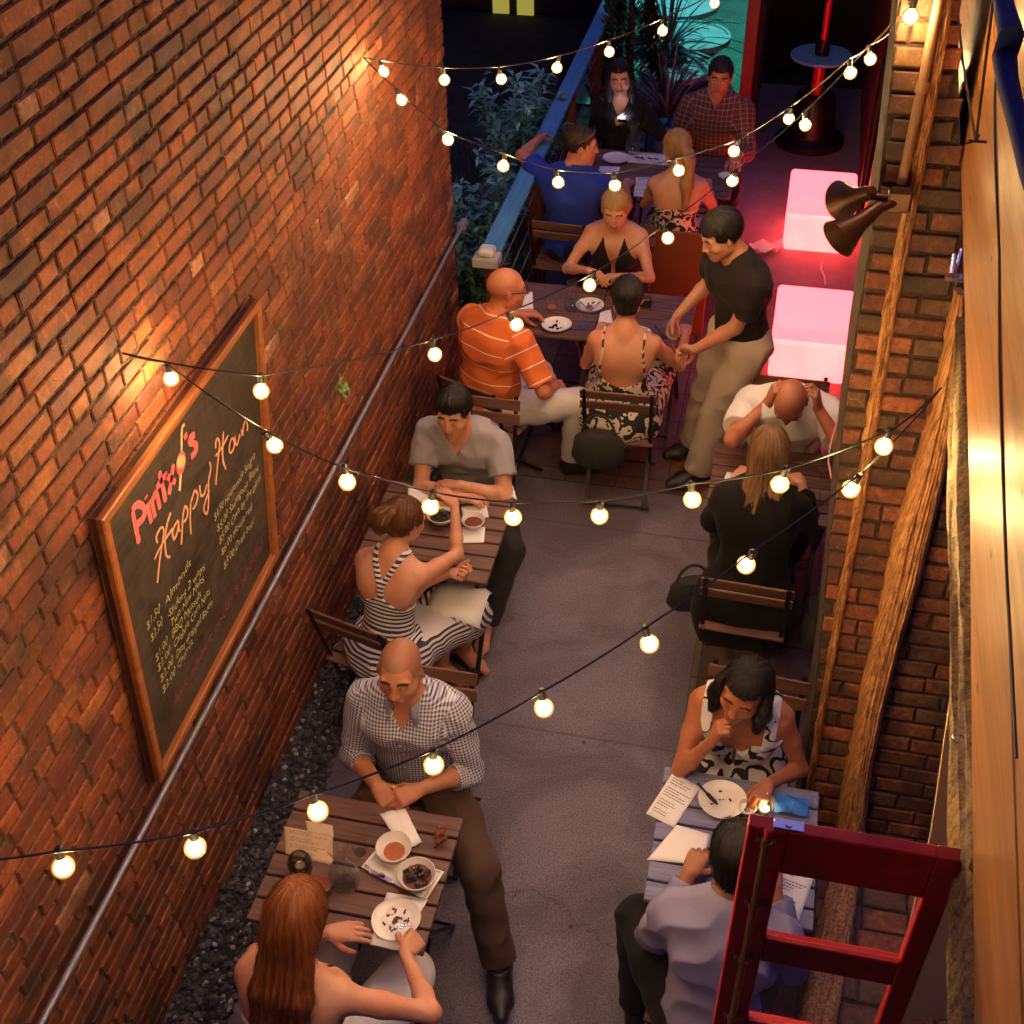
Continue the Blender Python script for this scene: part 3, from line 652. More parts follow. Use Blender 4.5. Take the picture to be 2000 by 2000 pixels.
# ------------------------------------------------------------------ brick walls built brick by brick
def brick_mat(name='old_brick'):
    m, nt, b = newmat(name); a = N(nt, 'ShaderNodeAttribute', attribute_name='Col'); v = coords(nt)
    n1 = noise(nt, v, 42, 8, .8, .4); n2 = noise(nt, v, 5, 4, .7); n3 = noise(nt, v, 160, 3, .7)
    c = mixc(nt, .85, a.outputs['Color'], ramp(nt, n1, [(.36, .32), (.5, .95), (.62, 1.5)]), 'MULTIPLY')
    c = mixc(nt, ramp(nt, n2, [(.48, 0.), (.62, .65)]), c, (.05, .03, .022))
    c = mixc(nt, ramp(nt, n1, [(.60, 0.), (.67, .7)]), c, (.45, .26, .14))
    dv = N(nt, 'ShaderNodeMix', data_type='VECTOR'); dv.inputs[0].default_value = .04; nt.links.new(v, dv.inputs[4]); nz = N(nt, 'ShaderNodeTexNoise'); nz.inputs['Scale'].default_value = 14; nz.inputs['Detail'].default_value = 4; nt.links.new(v, nz.inputs['Vector']); nt.links.new(nz.outputs['Color'], dv.inputs[5])
    ve = N(nt, 'ShaderNodeTexVoronoi', feature='DISTANCE_TO_EDGE'); ve.inputs['Scale'].default_value = 11; nt.links.new(dv.outputs[1], ve.inputs['Vector']); msk = ramp(nt, noise(nt, v, 3.1, 5, .7), [(.53, 0.), (.60, .6)])
    c = mixc(nt, mathn(nt, 'MULTIPLY', ramp(nt, ve.outputs['Distance'], [(.005, .8), (.016, 0.)]), msk), c, (.42, .26, .14))
    c = mixc(nt, ramp(nt, noise(nt, v, .9, 6, .75, .6), [(.40, .75), (.52, 0.)]), c, mixc(nt, 1.0, c, (.34, .30, .34), 'MULTIPLY'))
    nt.links.new(c, b.inputs['Base Color']); nt.links.new(ramp(nt, n1, [(.38, .45), (.6, .85)]), b.inputs['Roughness']); b.inputs['Specular IOR Level'].default_value = .45
    bump(nt, b, mathn(nt, 'ADD', n1, mathn(nt, 'MULTIPLY', n3, .4)), .6, .006); return m
M['brick'] = brick_mat()
M['mortar'] = dirt('lime_mortar', (.022, .013, .009), (.17, .105, .06), 34)
def brick_col(dark=0):
    r = rnd.random()
    if dark: k = rnd.uniform(.6, 1.2); return tuple(x*k for x in ((.24, .085, .034) if r < .5 else (.17, .085, .035) if r < .8 else (.32, .10, .038)))
    base = (.30, .078, .026) if r < .55 else (.21, .050, .024) if r < .84 else (.36, .115, .038) if r < .95 else (.17, .045, .024) if r < .985 else (.45, .20, .11)
    k = rnd.uniform(.8, 1.12); return tuple(x*k for x in base)
def brickwork(mb, org, eu, ev, en, U, Vh, L=.205, H_=.0595, P=.072, J=.011, header_every=6, umin=None, jit=.002, dark=0, umax=None):
    """lay bricks over a rectangle: eu along the course, ev up, en outwards"""
    org, eu, ev, en = [Vector(q) for q in (org, eu, ev, en)]; r = 0; v = 0
    while v < Vh-.02:
        hd = (r % header_every == header_every-1); bl = L if not hd else L*.5-.006; u = -rnd.uniform(0, .02)-(bl+J)*(.5 if r % 2 else 0)
        while u < U:
            l = bl*(1+rnd.uniform(-.05, .05)); 
            if rnd.random() < .07: l *= .55
            u0, u1 = max(u, umin(v) if umin else 0), min(u+l, umax(v) if umax else U)
            if u1-u0 > .03:
                d = .007+rnd.uniform(-jit, jit); c = brick_col(dark); ch = .005; h0 = v+rnd.uniform(-.0025, .0025); h1 = h0+H_+rnd.uniform(-.003, .002)
                tl = [rnd.uniform(-.002, .002) for _ in range(4)]
                P3 = lambda a, b_, n_: org+eu*a+ev*b_+en*n_
                out = [P3(u0+tl[0], h0, -.02), P3(u1+tl[1], h0, -.02), P3(u1+tl[2], h1, -.02), P3(u0+tl[3], h1, -.02)]
                mid = [P3(u0+tl[0], h0, d-ch), P3(u1+tl[1], h0, d-ch), P3(u1+tl[2], h1, d-ch), P3(u0+tl[3], h1, d-ch)]
                q = ch; ft = [P3(u0+tl[0]+q, h0+q, d+tl[1]*.4), P3(u1+tl[1]-q, h0+q, d+tl[2]*.4), P3(u1+tl[2]-q, h1-q, d+tl[3]*.4), P3(u0+tl[3]+q, h1-q, d+tl[0]*.4)]
                mb.add(out+mid+ft, [(0, 1, 5, 4), (1, 2, 6, 5), (2, 3, 7, 6), (3, 0, 4, 7), (4, 5, 9, 8), (5, 6, 10, 9), (6, 7, 11, 10), (7, 4, 8, 11), (8, 9, 10, 11)], c)
            u += l+J*rnd.uniform(.7, 1.4)
        v += P; r += 1
def mortar_sheet(mb, org, eu, ev, en, U, Vh, n=60):
    org, eu, ev, en = [Vector(q) for q in (org, eu, ev, en)]; nv = max(4, int(n*Vh/U)); g = [org+eu*(U*i/n)+ev*(Vh*j/nv)+en*rnd.uniform(-.004, .006) for i in range(n+1) for j in range(nv+1)]
    mb.add(g, [(i*(nv+1)+j, (i+1)*(nv+1)+j, (i+1)*(nv+1)+j+1, i*(nv+1)+j+1) for i in range(n) for j in range(nv)])
def solid_box(name, lo, hi, mat, parent): m = MB(); m.box([(a+b)/2 for a, b in zip(lo, hi)], [b-a for a, b in zip(lo, hi)]); return m.build(name, mat, parent)
Y0, Y1, ZT = .3, 6.79, 4.25
wl = empty('brick_wall', (XW, (Y0+Y1)/2, 0), 'long weathered red brick wall that carries the framed chalkboard', 'wall')
wl.location = (0, 0, 0)
m = MB(); brickwork(m, (XW-.008, Y0, 0), (0, 1, 0), (0, 0, 1), (1, 0, 0), Y1-Y0, ZT)
brickwork(m, (XW-.018, Y1-.001, 0), (-1, 0, 0), (0, 0, 1), (0, 1, 0), .35, ZT); m.build('brickwork', M['brick'], wl)
m = MB(); mortar_sheet(m, (XW-.010, Y0, 0), (0, 1, 0), (0, 0, 1), (1, 0, 0), Y1-Y0-.012, ZT, 420); m.build('mortar', M['mortar'], wl)
solid_box('core', (XW-.40, Y0, 0), (XW-.022, Y1-.02, ZT), M['mortar'], wl)

# ------------------------------------------------------------------ chalkboard
BX = XW+.045
cb = empty('chalkboard', (BX, 3.1, 1.0), 'large wood framed chalkboard menu hung on the long brick wall', 'chalkboard'); cb.location = (0, 0, 0)
TL, TR, BL, BRc = [onx(*p, BX) for p in ((191, 1015), (503, 583), (308, 1528), (539, 1085))]
def bq(u, v, dx=0): return (TL*(1-u)+TR*u)*(1-v)+(BL*(1-u)+BRc*u)*v+Vector((dx, 0, 0))
def slate():
    m_, nt, b = newmat('chalk_dusted_slate'); v = coords(nt, None, (1, 1, 1), (.5, 0, 0)); n1 = noise(nt, v, 2.6, 7, .7, 1.5); n2 = noise(nt, coords(nt, None, (1, 2, 14)), 3, 5, .7)
    f = mathn(nt, 'ADD', mathn(nt, 'MULTIPLY', n1, .6), mathn(nt, 'MULTIPLY', n2, .4)); c = ramp(nt, f, [(.38, (.018, .014, .012)), (.62, (.085, .062, .052))])
    nt.links.new(c, b.inputs['Base Color']); b.inputs['Roughness'].default_value = .55; return m_
m = MB(); fr_ = [bq(0, 0), bq(1, 0), bq(1, 1), bq(0, 1)]; m.add([p+Vector((dx, 0, 0)) for dx in (-.03, -.008) for p in fr_], [(0, 1, 2, 3)[::-1], (4, 5, 6, 7), (0, 1, 5, 4), (1, 2, 6, 5), (2, 3, 7, 6), (3, 0, 4, 7)]); m.build('panel', slate(), cb)
M['frame'] = wood('varnished_frame', (.20, .06, .018), (.40, .14, .045), 1, .8, .4, .15)
cc = sum(fr_, Vector())/4
for i in range(4):
    a, b_ = fr_[i], fr_[(i+1) % 4]; ia, ib = a+(cc-a).normalized()*.050, b_+(cc-b_).normalized()*.050; m = MB()
    q = [a, b_, ib, ia]; m.add([p+Vector((dx, 0, 0)) for dx in (-.034, .012) for p in q]+[p+Vector((.017, 0, 0)) for p in (a.lerp(ia, .15), b_.lerp(ib, .15), ib.lerp(b_, .15), ia.lerp(a, .15))],
        [(3, 2, 1, 0), (0, 1, 5, 4), (2, 3, 7, 6), (1, 2, 6, 5), (3, 0, 4, 7), (4, 5, 9, 8), (5, 6, 10, 9), (6, 7, 11, 10), (7, 4, 8, 11), (8, 9, 10, 11)]); m.build('frame_rail', M['frame'], cb)
def chalk(name, col):
    m_, nt, b = newmat(name); n1 = noise(nt, coords(nt), 260, 3, .8); nt.links.new(mixc(nt, ramp(nt, n1, [(.3, .55), (.55, 0.)]), col, tuple(x*.35 for x in col)), b.inputs['Base Color']); b.inputs['Roughness'].default_value = .95; return m_
M['ck_pink'] = chalk('pink_chalk', (.85, .16, .18)); M['ck_peach'] = chalk('peach_chalk', (.85, .42, .25)); M['ck_yel'] = chalk('pale_chalk', (.55, .50, .25)); M['ck_tan'] = chalk('tan_chalk', (.8, .58, .28)); M['ck_mag'] = chalk('magenta_chalk', (.34, .06, .12))
CKX = BX-.006
def smoothpts(pts, n=5):
    out = []; P = [pts[0]]+pts+[pts[-1]]
    for i in range(1, len(P)-2):
        p0, p1, p2, p3 = [np.array(q, float) for q in P[i-1:i+3]]
        for k in range(n): t = k/n; out.append(.5*((2*p1)+(-p0+p2)*t+(2*p0-5*p1+4*p2-p3)*t*t+(-p0+3*p1-3*p2+p3)*t**3))
    out.append(np.array(pts[-1], float)); return out
def stroke(mb, pts, r, sc_=.2174, ox=230, oy=780, sm=True):
    q = smoothpts(pts) if sm and len(pts) > 2 else [np.array(p, float) for p in pts]
    P = [onx(ox+a[0]*sc_, oy+a[1]*sc_, CKX) for a in q]
    # flat ribbon with rounded ends lying on the slate
    L = len(P); vs = []; fs = []
    for i, p in enumerate(P):
        t = (P[min(i+1, L-1)]-P[max(i-1, 0)]); t.x = 0; t.normalize(); n_ = Vector((0, -t.z, t.y)); rr = r*(.55 if i in (0, L-1) and L > 2 else 1)*rnd.uniform(.85, 1.15)
        vs += [p+n_*rr, p-n_*rr, p+n_*rr+Vector((.0012, 0, 0)), p-n_*rr+Vector((.0012, 0, 0))]
    for i in range(L-1): k = i*4; fs += [(k+2, k+3, k+7, k+6), (k, k+2, k+6, k+4), (k+3, k+1, k+5, k+7)]
    mb.add(vs, fs)
m = MB()
for s_ in ([(130, 1000), (160, 1150), (190, 1290)], [(128, 1000), (170, 945), (225, 960), (240, 1020), (215, 1080), (163, 1130)], [(262, 935), (300, 1110)], [(250, 868), (256, 885)], [(298, 890), (335, 1060)],
           [(310, 905), (340, 840), (358, 890), (378, 985)], [(372, 645), (400, 780), (430, 920)], [(345, 800), (395, 725), (445, 665)], [(425, 690), (470, 705), (518, 745)], [(500, 580), (480, 720), (460, 855)],
           [(603, 308), (614, 350)], [(690, 318), (655, 340), (645, 385), (680, 395), (708, 420), (690, 480), (658, 520)]):
    stroke(m, s_, .0125)
m.build('lettering', M['ck_pink'], cb)
m = MB(); stroke(m, [(600, 225), (575, 270), (572, 480)], .006); stroke(m, [(565, 670), (555, 820)], .006); m.build('drawing', M['ck_tan'], cb)
m = MB(); el = [onx(230+(568+math.cos(a)*40-math.sin(a)*12)*.2174, 780+(572+math.sin(a)*108)*.2174, CKX+.0015) for a in [i*math.pi/12 for i in range(24)]]
m.add(el, [tuple(range(24))]); m.build('drawing', M['ck_pink'], cb)
m = MB(); el = [onx(230+(568+math.cos(a)*37-math.sin(a)*8)*.2174, 780+(560+math.sin(a)*62)*.2174, CKX+.003) for a in [i*math.pi/12 for i in range(24)]]
m.add(el, [tuple(range(24))]); m.build('drawing', M['ck_tan'], cb)
m = MB()
for s_ in ([(357, 1290), (345, 1235), (380, 1160), (405, 1152), (412, 1195), (400, 1290), (375, 1450), (355, 1650)], [(475, 1015), (440, 1130), (425, 1260), (430, 1380), (448, 1415), (470, 1412)], [(330, 1440), (370, 1350), (430, 1250), (492, 1160)],
           [(545, 1085), (512, 1130), (490, 1200), (505, 1255), (535, 1190), (548, 1095), (548, 1160), (560, 1185)], [(582, 1050), (578, 1170), (570, 1305)], [(583, 1060), (600, 965), (626, 990), (620, 1060), (590, 1105)],
           [(653, 930), (650, 1070), (656, 1212)], [(655, 930), (690, 822), (718, 860), (702, 940), (672, 990)], [(735, 770), (745, 860), (775, 850), (800, 760)], [(822, 560), (835, 620), (815, 740), (815, 900), (808, 1000), (792, 1028), (772, 985), (790, 900), (822, 820)],
           [(880, 440), (880, 385), (898, 352), (914, 400), (905, 500), (890, 640), (880, 770)], [(950, 290), (942, 400), (943, 540), (970, 628)], [(876, 510), (930, 440), (992, 320)], [(1012, 370), (1000, 440), (1012, 482), (1040, 440), (1046, 380), (1030, 350), (1012, 372)],
           [(1052, 325), (1056, 395), (1075, 400), (1092, 320), (1096, 350)], [(1108, 268), (1122, 322), (1128, 220)], [(1128, 240), (1150, 180), (1165, 240), (1160, 285)]):
    stroke(m, s_, .0048)
m.build('lettering', M['ck_peach'], cb)
def chalk_line(txt, p0, p1, mat, height=.045):
    """a hand-written line from p0 to p1 (pixels of the board crop), slanted letters"""
    a = onx(150+p0[0]*.5435, 550+p0[1]*.5435, CKX+.001); b_ = onx(150+p1[0]*.5435, 550+p1[1]*.5435, CKX+.001)
    cu = bpy.data.curves.new('lettering', 'FONT'); cu.body = txt; cu.size = 1; cu.shear = .35; cu.offset = -.004; cu.extrude = .0; cu.resolution_u = 2; tmp = bpy.data.objects.new('tmp', cu); C.objects.link(tmp)
    bpy.context.view_layer.update(); me = bpy.data.meshes.new_from_object(tmp); bpy.data.objects.remove(tmp)
    n_ = len(me.vertices); arr = np.zeros(n_*3, f32); me.vertices.foreach_get('co', arr); arr = arr.reshape(-1, 3); W_ = arr[:, 0].max(); d = (b_-a); Lw = d.length; d.normalize(); up = Vector((0, -d.z, d.y)).normalized()
    if up.z < 0: up = -up
    x = arr[:, 0]/W_; jit = .004*np.sin(x*23+len(txt))+.002*np.sin(x*57)
    P = np.array(a)+np.outer(x*Lw, np.array(d))+np.outer(arr[:, 1]*height+jit, np.array(up))
    me.vertices.foreach_set('co', P.astype(f32).ravel()); me.materials.append(mat); me.update(); o = bpy.data.objects.new('lettering', me); C.objects.link(o); o.parent = cb
for t_, a, b_ in (('$1.50', (252, 1258), (303, 1178)), ('$2.50', (268, 1300), (312, 1222)), ('Almonds', (318, 1172), (412, 1012)), ('Sliders 2 ways', (330, 1212), (462, 1026)), ('Two Mini Melts', (338, 1248), (458, 1070)), ('BBQ Mussels', (342, 1284), (448, 1130)),
                  ('Calabria Corn Nuts', (350, 1322), (480, 1118)), ('Date wrapped Bacon', (358, 1358), (488, 1160)), ('Churros', (364, 1396), (418, 1296)), ('$1.00', (285, 1372), (330, 1292)), ('$2.00', (292, 1408), (340, 1326)), ('$2.00', (302, 1446), (350, 1362)), ('$2.00', (310, 1486), (358, 1400)),
                  ('$4.50 Housemade Sangria', (495, 862), (642, 632)), ('$5.00 Sauvignon Blanc', (505, 905), (655, 668)), ('$5.00 Cava by the glass', (512, 945), (662, 708)), ('$6.00 House red', (520, 988), (632, 812)), ('$3.00 Draft beer', (528, 1036), (640, 862))):
    chalk_line(t_, a, b_, M['ck_yel'])
chalk_line("Ask about today's special", (345, 1545), (672, 945), M['ck_mag'], .06)

# pipe along the wall
m = MB(); m.tube([(XW+.045, .9, 1.0), (XW+.045, 6.80, 1.0)], .011, 12)
pr = tag(m.build('pipe', M['galv'], None, True), 'long thin galvanised pipe running along the brick wall below the chalkboard', 'pipe'); recenter(pr, (XW+.045, 3.8, 1.0))
m = MB(); m.tube([(XW+.045, 6.79, 1.0), (XW+.045, 6.86, 1.0)], .03, 12); m.tube([(XW+.045, 6.83, 1.0), (XW+.045, 6.83, .97)], .028, 12); o = m.build('end_cap', M['galv'], pr, True); o.location = -pr.location

# ------------------------------------------------------------------ raked brick buttress and rough timbers on the right
BO = Vector((0, 3.2, .3)); BU = Vector((0, .25, .968)).normalized(); BN = Vector((0, -.968, .25)).normalized()
def onb(px, py, off=0.):
    d = Vector(ray(px, py)); o = Vector((0, 0, CAM_Z)); p0 = BO+BN*off; t = (p0-o).dot(BN)/d.dot(BN); return o+d*t
M['darkmortar'] = dirt('sooty_mortar', (.02, .013, .009), (.10, .06, .035), 30)
bt = empty('brick_buttress', (.8, 3.0, 0), 'dark raked brick buttress framed by rough timbers beside the right hand tables', 'buttress'); bt.location = (0, 0, 0)
LE = []
for q_ in ((1530, 1800), (1556, 1600), (1592, 1345), (1622, 1040), (1650, 790), (1694, 500), (1722, 340), (1745, 93), (1760, -60)): r_ = onb(*q_); LE.append(((r_-BO).dot(BU), r_.x))
LE[0] = (-.4, LE[0][1])
REd = [(-.4, 1.25)]
for q_ in ((1905, 1300), (1884, 1000), (1880, 700), (1876, 400), (1872, 90), (1871, -60), (1870, -300)): r_ = onb(*q_); REd.append(((r_-BO).dot(BU), r_.x))
def redge(v): return float(np.interp(v, [q[0] for q in REd], [q[1] for q in REd]))
def ledge(v): 
    for (a, xa), (b_, xb) in zip(LE[:-1], LE[1:]):
        if v <= b_: return xa+(xb-xa)*(v-a)/(b_-a)
    return LE[-1][1]
m = MB(); org = BO+BU*(-.31)+Vector((.15, 0, 0)); brickwork(m, org, (1, 0, 0), BU, BN, 1.3, 4.2, L=.175, H_=.058, P=.071, header_every=99, umin=lambda v: ledge(v-.31)-.15+.004, dark=1, umax=lambda v: redge(v-.31)-.15)
m.build('brickwork', M['brick'], bt)
m = MB(); vs = []
for v in np.linspace(-.31, 3.9, 14):
    for x in (ledge(v), redge(v)): vs.append(BO+BU*float(v)+Vector((x, 0, 0))-BN*.004)
for v in np.linspace(-.31, 3.9, 14):
    for x in (ledge(v), redge(v)): p = BO+BU*float(v)+Vector((x, 0, 0))-BN*.004; vs.append(Vector((p.x, p.y+.45, p.z)))
fs = []
for i in range(13): k = i*2; fs += [(k, k+1, k+3, k+2), (k+28, k+30, k+31, k+29), (k, k+2, k+30, k+28), (k+1, k+29, k+31, k+3)]
fs += [(26, 27, 55, 54), (0, 28, 29, 1)]; m.add(vs, fs); m.build('core', M['darkmortar'], bt)
M['rough'] = wood('split_timber', (.12, .04, .012), (.85, .42, .15), 2, 2.6, .55, 1.0, con=.12)
M['bark'] = wood('weathered_timber', (.07, .042, .015), (.42, .28, .11), 2, 1.8, .7, 1.0, con=.13)
def timber(name, left, right, off0, off1, mat, label, plane=onb, normal=BN, seed=0, n=60, rough=.007, fib=.012):
    """a split post: outline between two edges, its own thickness and a torn fibrous face"""
    r_ = np.random.RandomState(seed); def_ = lambda e, t: tuple(np.interp(t, np.linspace(0, 1, len(e)), [q[i] for q in e]) for i in (0, 1))
    K = 26; ph = r_.uniform(0, 6.28, (K+1, 3)); vs = []; fs = []
    for i in range(n+1):
        t = i/n; a = plane(*def_(left, t), off0); b_ = plane(*def_(right, t), off0); j1, j2 = r_.normal(0, 1, 2)*rough
        for j in range(K+1):
            s_ = j/K; p = a.lerp(b_, s_); hgt = (off1-off0)*(1-abs(2*s_-1)**4*.75)+fib*.45*math.sin(ph[j, 0]+t*4)+fib*.3*math.sin(ph[j, 1]+t*15)+r_.normal(0, .0012)
            p = p+normal*max(.004, hgt) if 0 < j < K else p+Vector((j1 if j == 0 else j2, 0, 0)); vs.append(p)
    for i in range(n):
        for j in range(K): k = i*(K+1)+j; fs.append((k, k+1, k+K+2, k+K+1))
    o0 = len(vs); 
    for i in range(n+1):
        for j in (0, K): vs.append(vs[i*(K+1)+j]-normal*.03)
    for i in range(n): a = o0+i*2; k = i*(K+1); fs += [(k, k+K+1, a+2, a), (k+K, a+1, a+3, k+2*K+1), (a, a+2, a+3, a+1)]
    fs += [tuple(range(K+1))[::-1]+(o0, o0+1), tuple(n*(K+1)+j for j in range(K+1))+(o0+2*n+1, o0+2*n)]
    mb = MB(); mb.add(vs, fs); o = mb.build(name, mat, None, True); bot = sum((Vector(v) for v in vs[n*(K+1):(n+1)*(K+1)]), Vector())/(K+1); recenter(o, bot); return tag(o, label, 'timber', 'rough timbers on the right hand brickwork')
timber('timber_post', [(1846, -60), (1822, 93), (1772, 351), (1726, 590), (1694, 800), (1665, 1000), (1630, 1200), (1606, 1338), (1570, 1560)], [(1870, -60), (1848, 93), (1802, 351), (1754, 590), (1720, 800), (1686, 1000), (1648, 1200), (1622, 1338), (1584, 1560)], .0, .028, M['rough'], 'slim split timber that tapers down the left edge of the brick buttress', seed=1, rough=.003, fib=.006)
timber('timber_post', [(1862, 560), (1845, 650), (1815, 800), (1778, 930), (1742, 1040), (1716, 1180), (1684, 1320), (1652, 1480), (1632, 1600), (1625, 1645)], [(1880, 560), (1878, 650), (1866, 800), (1850, 900), (1828, 1000), (1800, 1120), (1762, 1240), (1730, 1360), (1704, 1490), (1692, 1600), (1688, 1645)], .0, .10, M['rough'], 'broad torn orange timber post standing against the brick buttress behind the red window', seed=2, n=90, rough=.003, fib=.008)

m = MB(); brickwork(m, (.50, .6, .352), (1, 0, 0), (0, 1, 0), (0, 0, 1), .85, 2.52, L=.175, H_=.09, P=.102, header_every=99, dark=1); m.build('brickwork', M['brick'], bt)
m = MB(); m.box((.925, 1.86, .174), (.85, 2.54, .348)); m.build('ledge', M['darkmortar'], bt)
timber('timber_sleeper', [(1640, 1640), (1600, 1800), (1578, 1900), (1545, 2060)], [(1694, 1640), (1668, 1800), (1650, 1900), (1625, 2060)], .0, .06, M['rough'], 'orange timber sleeper lying on the brick ledge seen through the red window', plane=lambda x, y, o: onz(x, y, .37+o), normal=Vector((0, 0, 1)), seed=9, rough=.003, fib=.008)
# the right hand wall behind it
M['redwall'] = plain('red_painted_boards', (.20, .03, .035), .55, 0, .35, 7, .3); M['blackpipe'] = plain('black_iron', (.012, .011, .013), .4, .3, .2)
rw = MB(); rw.box((.74, 8.3, 1.2), (.14, 7.4, 2.4)); 
for i in range(12): rw.box((.664, 8.3, .1+i*.195), (.012, 7.4, .185), ch=.003)
tag(recenter(rw.build('boarded_wall', M['redwall']), (.74, 8.3, 0)), 'dark red boarded wall glowing beside the lit stools', 'wall')
m = MB(); p = onx(1742, 60, .60); m.tube([(.60, p.y, 3.3), (.60, p.y, .3)], .03, 12); m.tube([(.60, p.y, 2.0), (.60, p.y, 2.06)], .037, 12); tag(recenter(m.build('drainpipe', M['blackpipe'], None, True), (.6, p.y, .3)), 'black iron drainpipe upright against the red boarded wall', 'drainpipe')

# ------------------------------------------------------------------ sloping boards close to the camera
M['plank'] = wood('planed_pine', (.26, .10, .028), (.48, .225, .075), 1, .55, .42, .3, knots=True)
XP = .56; SN = Vector((-1, 0, 0))
def ons(px, py, off=0.0): return onx(px, py, XP-off)
for e0, e1, lab in ((((1867, -80), (1868, 0), (1894, 1000), (1902, 2000), (1903, 2120)), ((1938, -80), (1940, 0), (1962, 1000), (1996, 2000), (2000, 2120)), 'pale planed pine board beside the window, nearest the alley'),
                    (((1940, -80), (1942, 0), (1964.5, 1000), (1999, 2000), (2003, 2120)), ((2110, -80), (2112, 0), (2150, 1000), (2200, 2000), (2210, 2120)), 'wide pine board at the right edge with a cable along its joint')):
    A = [ons(*q) for q in e0]; B_ = [ons(*q) for q in e1]; k = len(A); m = MB(); ch = .004
    ins = lambda P_, Q_: P_+(Q_-P_).normalized()*ch
    vs = [q+Vector((.035, 0, 0)) for q in A+B_]+[q+Vector((ch, 0, 0)) for q in A+B_]+[ins(A[i], B_[i]) for i in range(k)]+[ins(B_[i], A[i]) for i in range(k)]; fs = []
    for i in range(k-1): fs += [(i, i+1, k+i+1, k+i), (i, 2*k+i, 2*k+i+1, i+1), (k+i, k+i+1, 3*k+i+1, 3*k+i), (2*k+i, 4*k+i, 4*k+i+1, 2*k+i+1), (3*k+i, 3*k+i+1, 5*k+i+1, 5*k+i), (4*k+i, 5*k+i, 5*k+i+1, 4*k+i+1)]
    m.add(vs, fs); o = m.build('pine_board', M['plank']); tag(recenter(o, sum(A+B_, Vector())/(2*k)), lab, 'board', 'pine boards on the right')
timber('timber_rail', [(1884, 620), (1868, 800), (1862, 1000), (1868, 1200), (1868, 1450), (1868, 1650), (1872, 1800), (1862, 1900), (1866, 2080)], [(1890, 620), (1893, 800), (1898, 1000), (1904, 1200), (1908, 1450), (1912, 1650), (1912, 1800), (1914, 1900), (1915, 2080)], -.012, .010, M['bark'], 'weathered olive brown timber rail under the pine board beside the red window', plane=ons, normal=SN, seed=6)
m = MB(); m.tube([ons(*p, .024) for p in ((1946, -30), (1950, 60), (1942, 200), (1945, 340), (1952, 500), (1952, 700), (1958, 900), (1965, 1100), (1976, 1300), (1985, 1480))], .0035, 6); o = m.build('cable', M['wire'], None, True); tag(recenter(o, ons(1952, 700)), 'thin dark cable tacked along the joint of the pine boards', 'cable')
m = MB(); hk = ons(1906, 276, .03)
for e in ((1866, -30), (1944, -30)): m.tube([ons(*e, .05), ons((e[0]+1906)/2+(-6 if e[0] < 1900 else 0), 120, .05), hk], .0042, 6)
o = m.build('cord', M['wire'], None, True); tag(recenter(o, hk), 'black cord hanging in a v shape from a nail in the pine board', 'cord')
m = MB(); m.tube([hk-SN*.03, hk+SN*.02], .004, 6); m.tube([hk+Vector((-.03, -.02, 0)), hk, hk+Vector((.008, .02, .01)), hk+Vector((-.004, .03, .01))], .003, 6); o = m.build('nail_hook', M['blackpipe'], None, True); tag(recenter(o, hk), 'small bent nail hook holding the black cord', 'hook')
m = MB(); m.tube([ons(*p, .06) for p in ((1950, -60), (1962, 20), (1975, 70), (1962, 110), (1968, 160), (1985, 230), (2010, 330), (2040, 420))], [.022, .026, .03, .03, .026, .022, .022, .022], 12); o = m.build('strap', cloth('navy_webbing', (.012, .03, .14)), None, True); tag(recenter(o, ons(1975, 70)), 'thick navy strap looped over the top corner of the pine boards', 'strap')
m = MB(); q = ons(1868, 548, .0); m.box(q+Vector((-.01, 0, .01)), (.05, .03, .012)); m.tube([q+Vector((-.015, .01, 0)), q+Vector((-.01, .10, .03))], .008, 8); m.tube([q+Vector((0, .06, .02)), q+Vector((0.012, .12, .04))], .006, 8); tag(recenter(m.build('shutter_latch', M['cutlery'], None), q), 'small steel latch on the left edge of the pine board', 'latch')
m = MB(); q = onz(1873, 1442, 2.62); m.tube([q+Vector((.012*math.cos(a), .012*math.sin(a), 0)) for a in [i*.6 for i in range(10)]], .003, 6); tag(recenter(m.build('screw_eye', M['cutlery'], None, True), q), 'tiny screw eye in the weathered timber rail above the red window', 'screw eye')
# a pale jamb board
jb = [ony(*p, 2.35) for p in ((1876, 1232), (1884, 1232), (1884, 1990), (1735, 1990), (1818, 1632))]; m = MB(); m.add([p+Vector((0, dy, 0)) for dy in (0, .025) for p in jb], [(4, 3, 2, 1, 0), (5, 6, 7, 8, 9)]+[(i, (i+1) % 5, 5+(i+1) % 5, 5+i) for i in range(5)])
tag(recenter(m.build('jamb_board', plain('cream_painted_board', (.55, .40, .22), .6, 0, .1, 8, .1)), jb[3]), 'pale cream jamb board seen behind the red window', 'board')

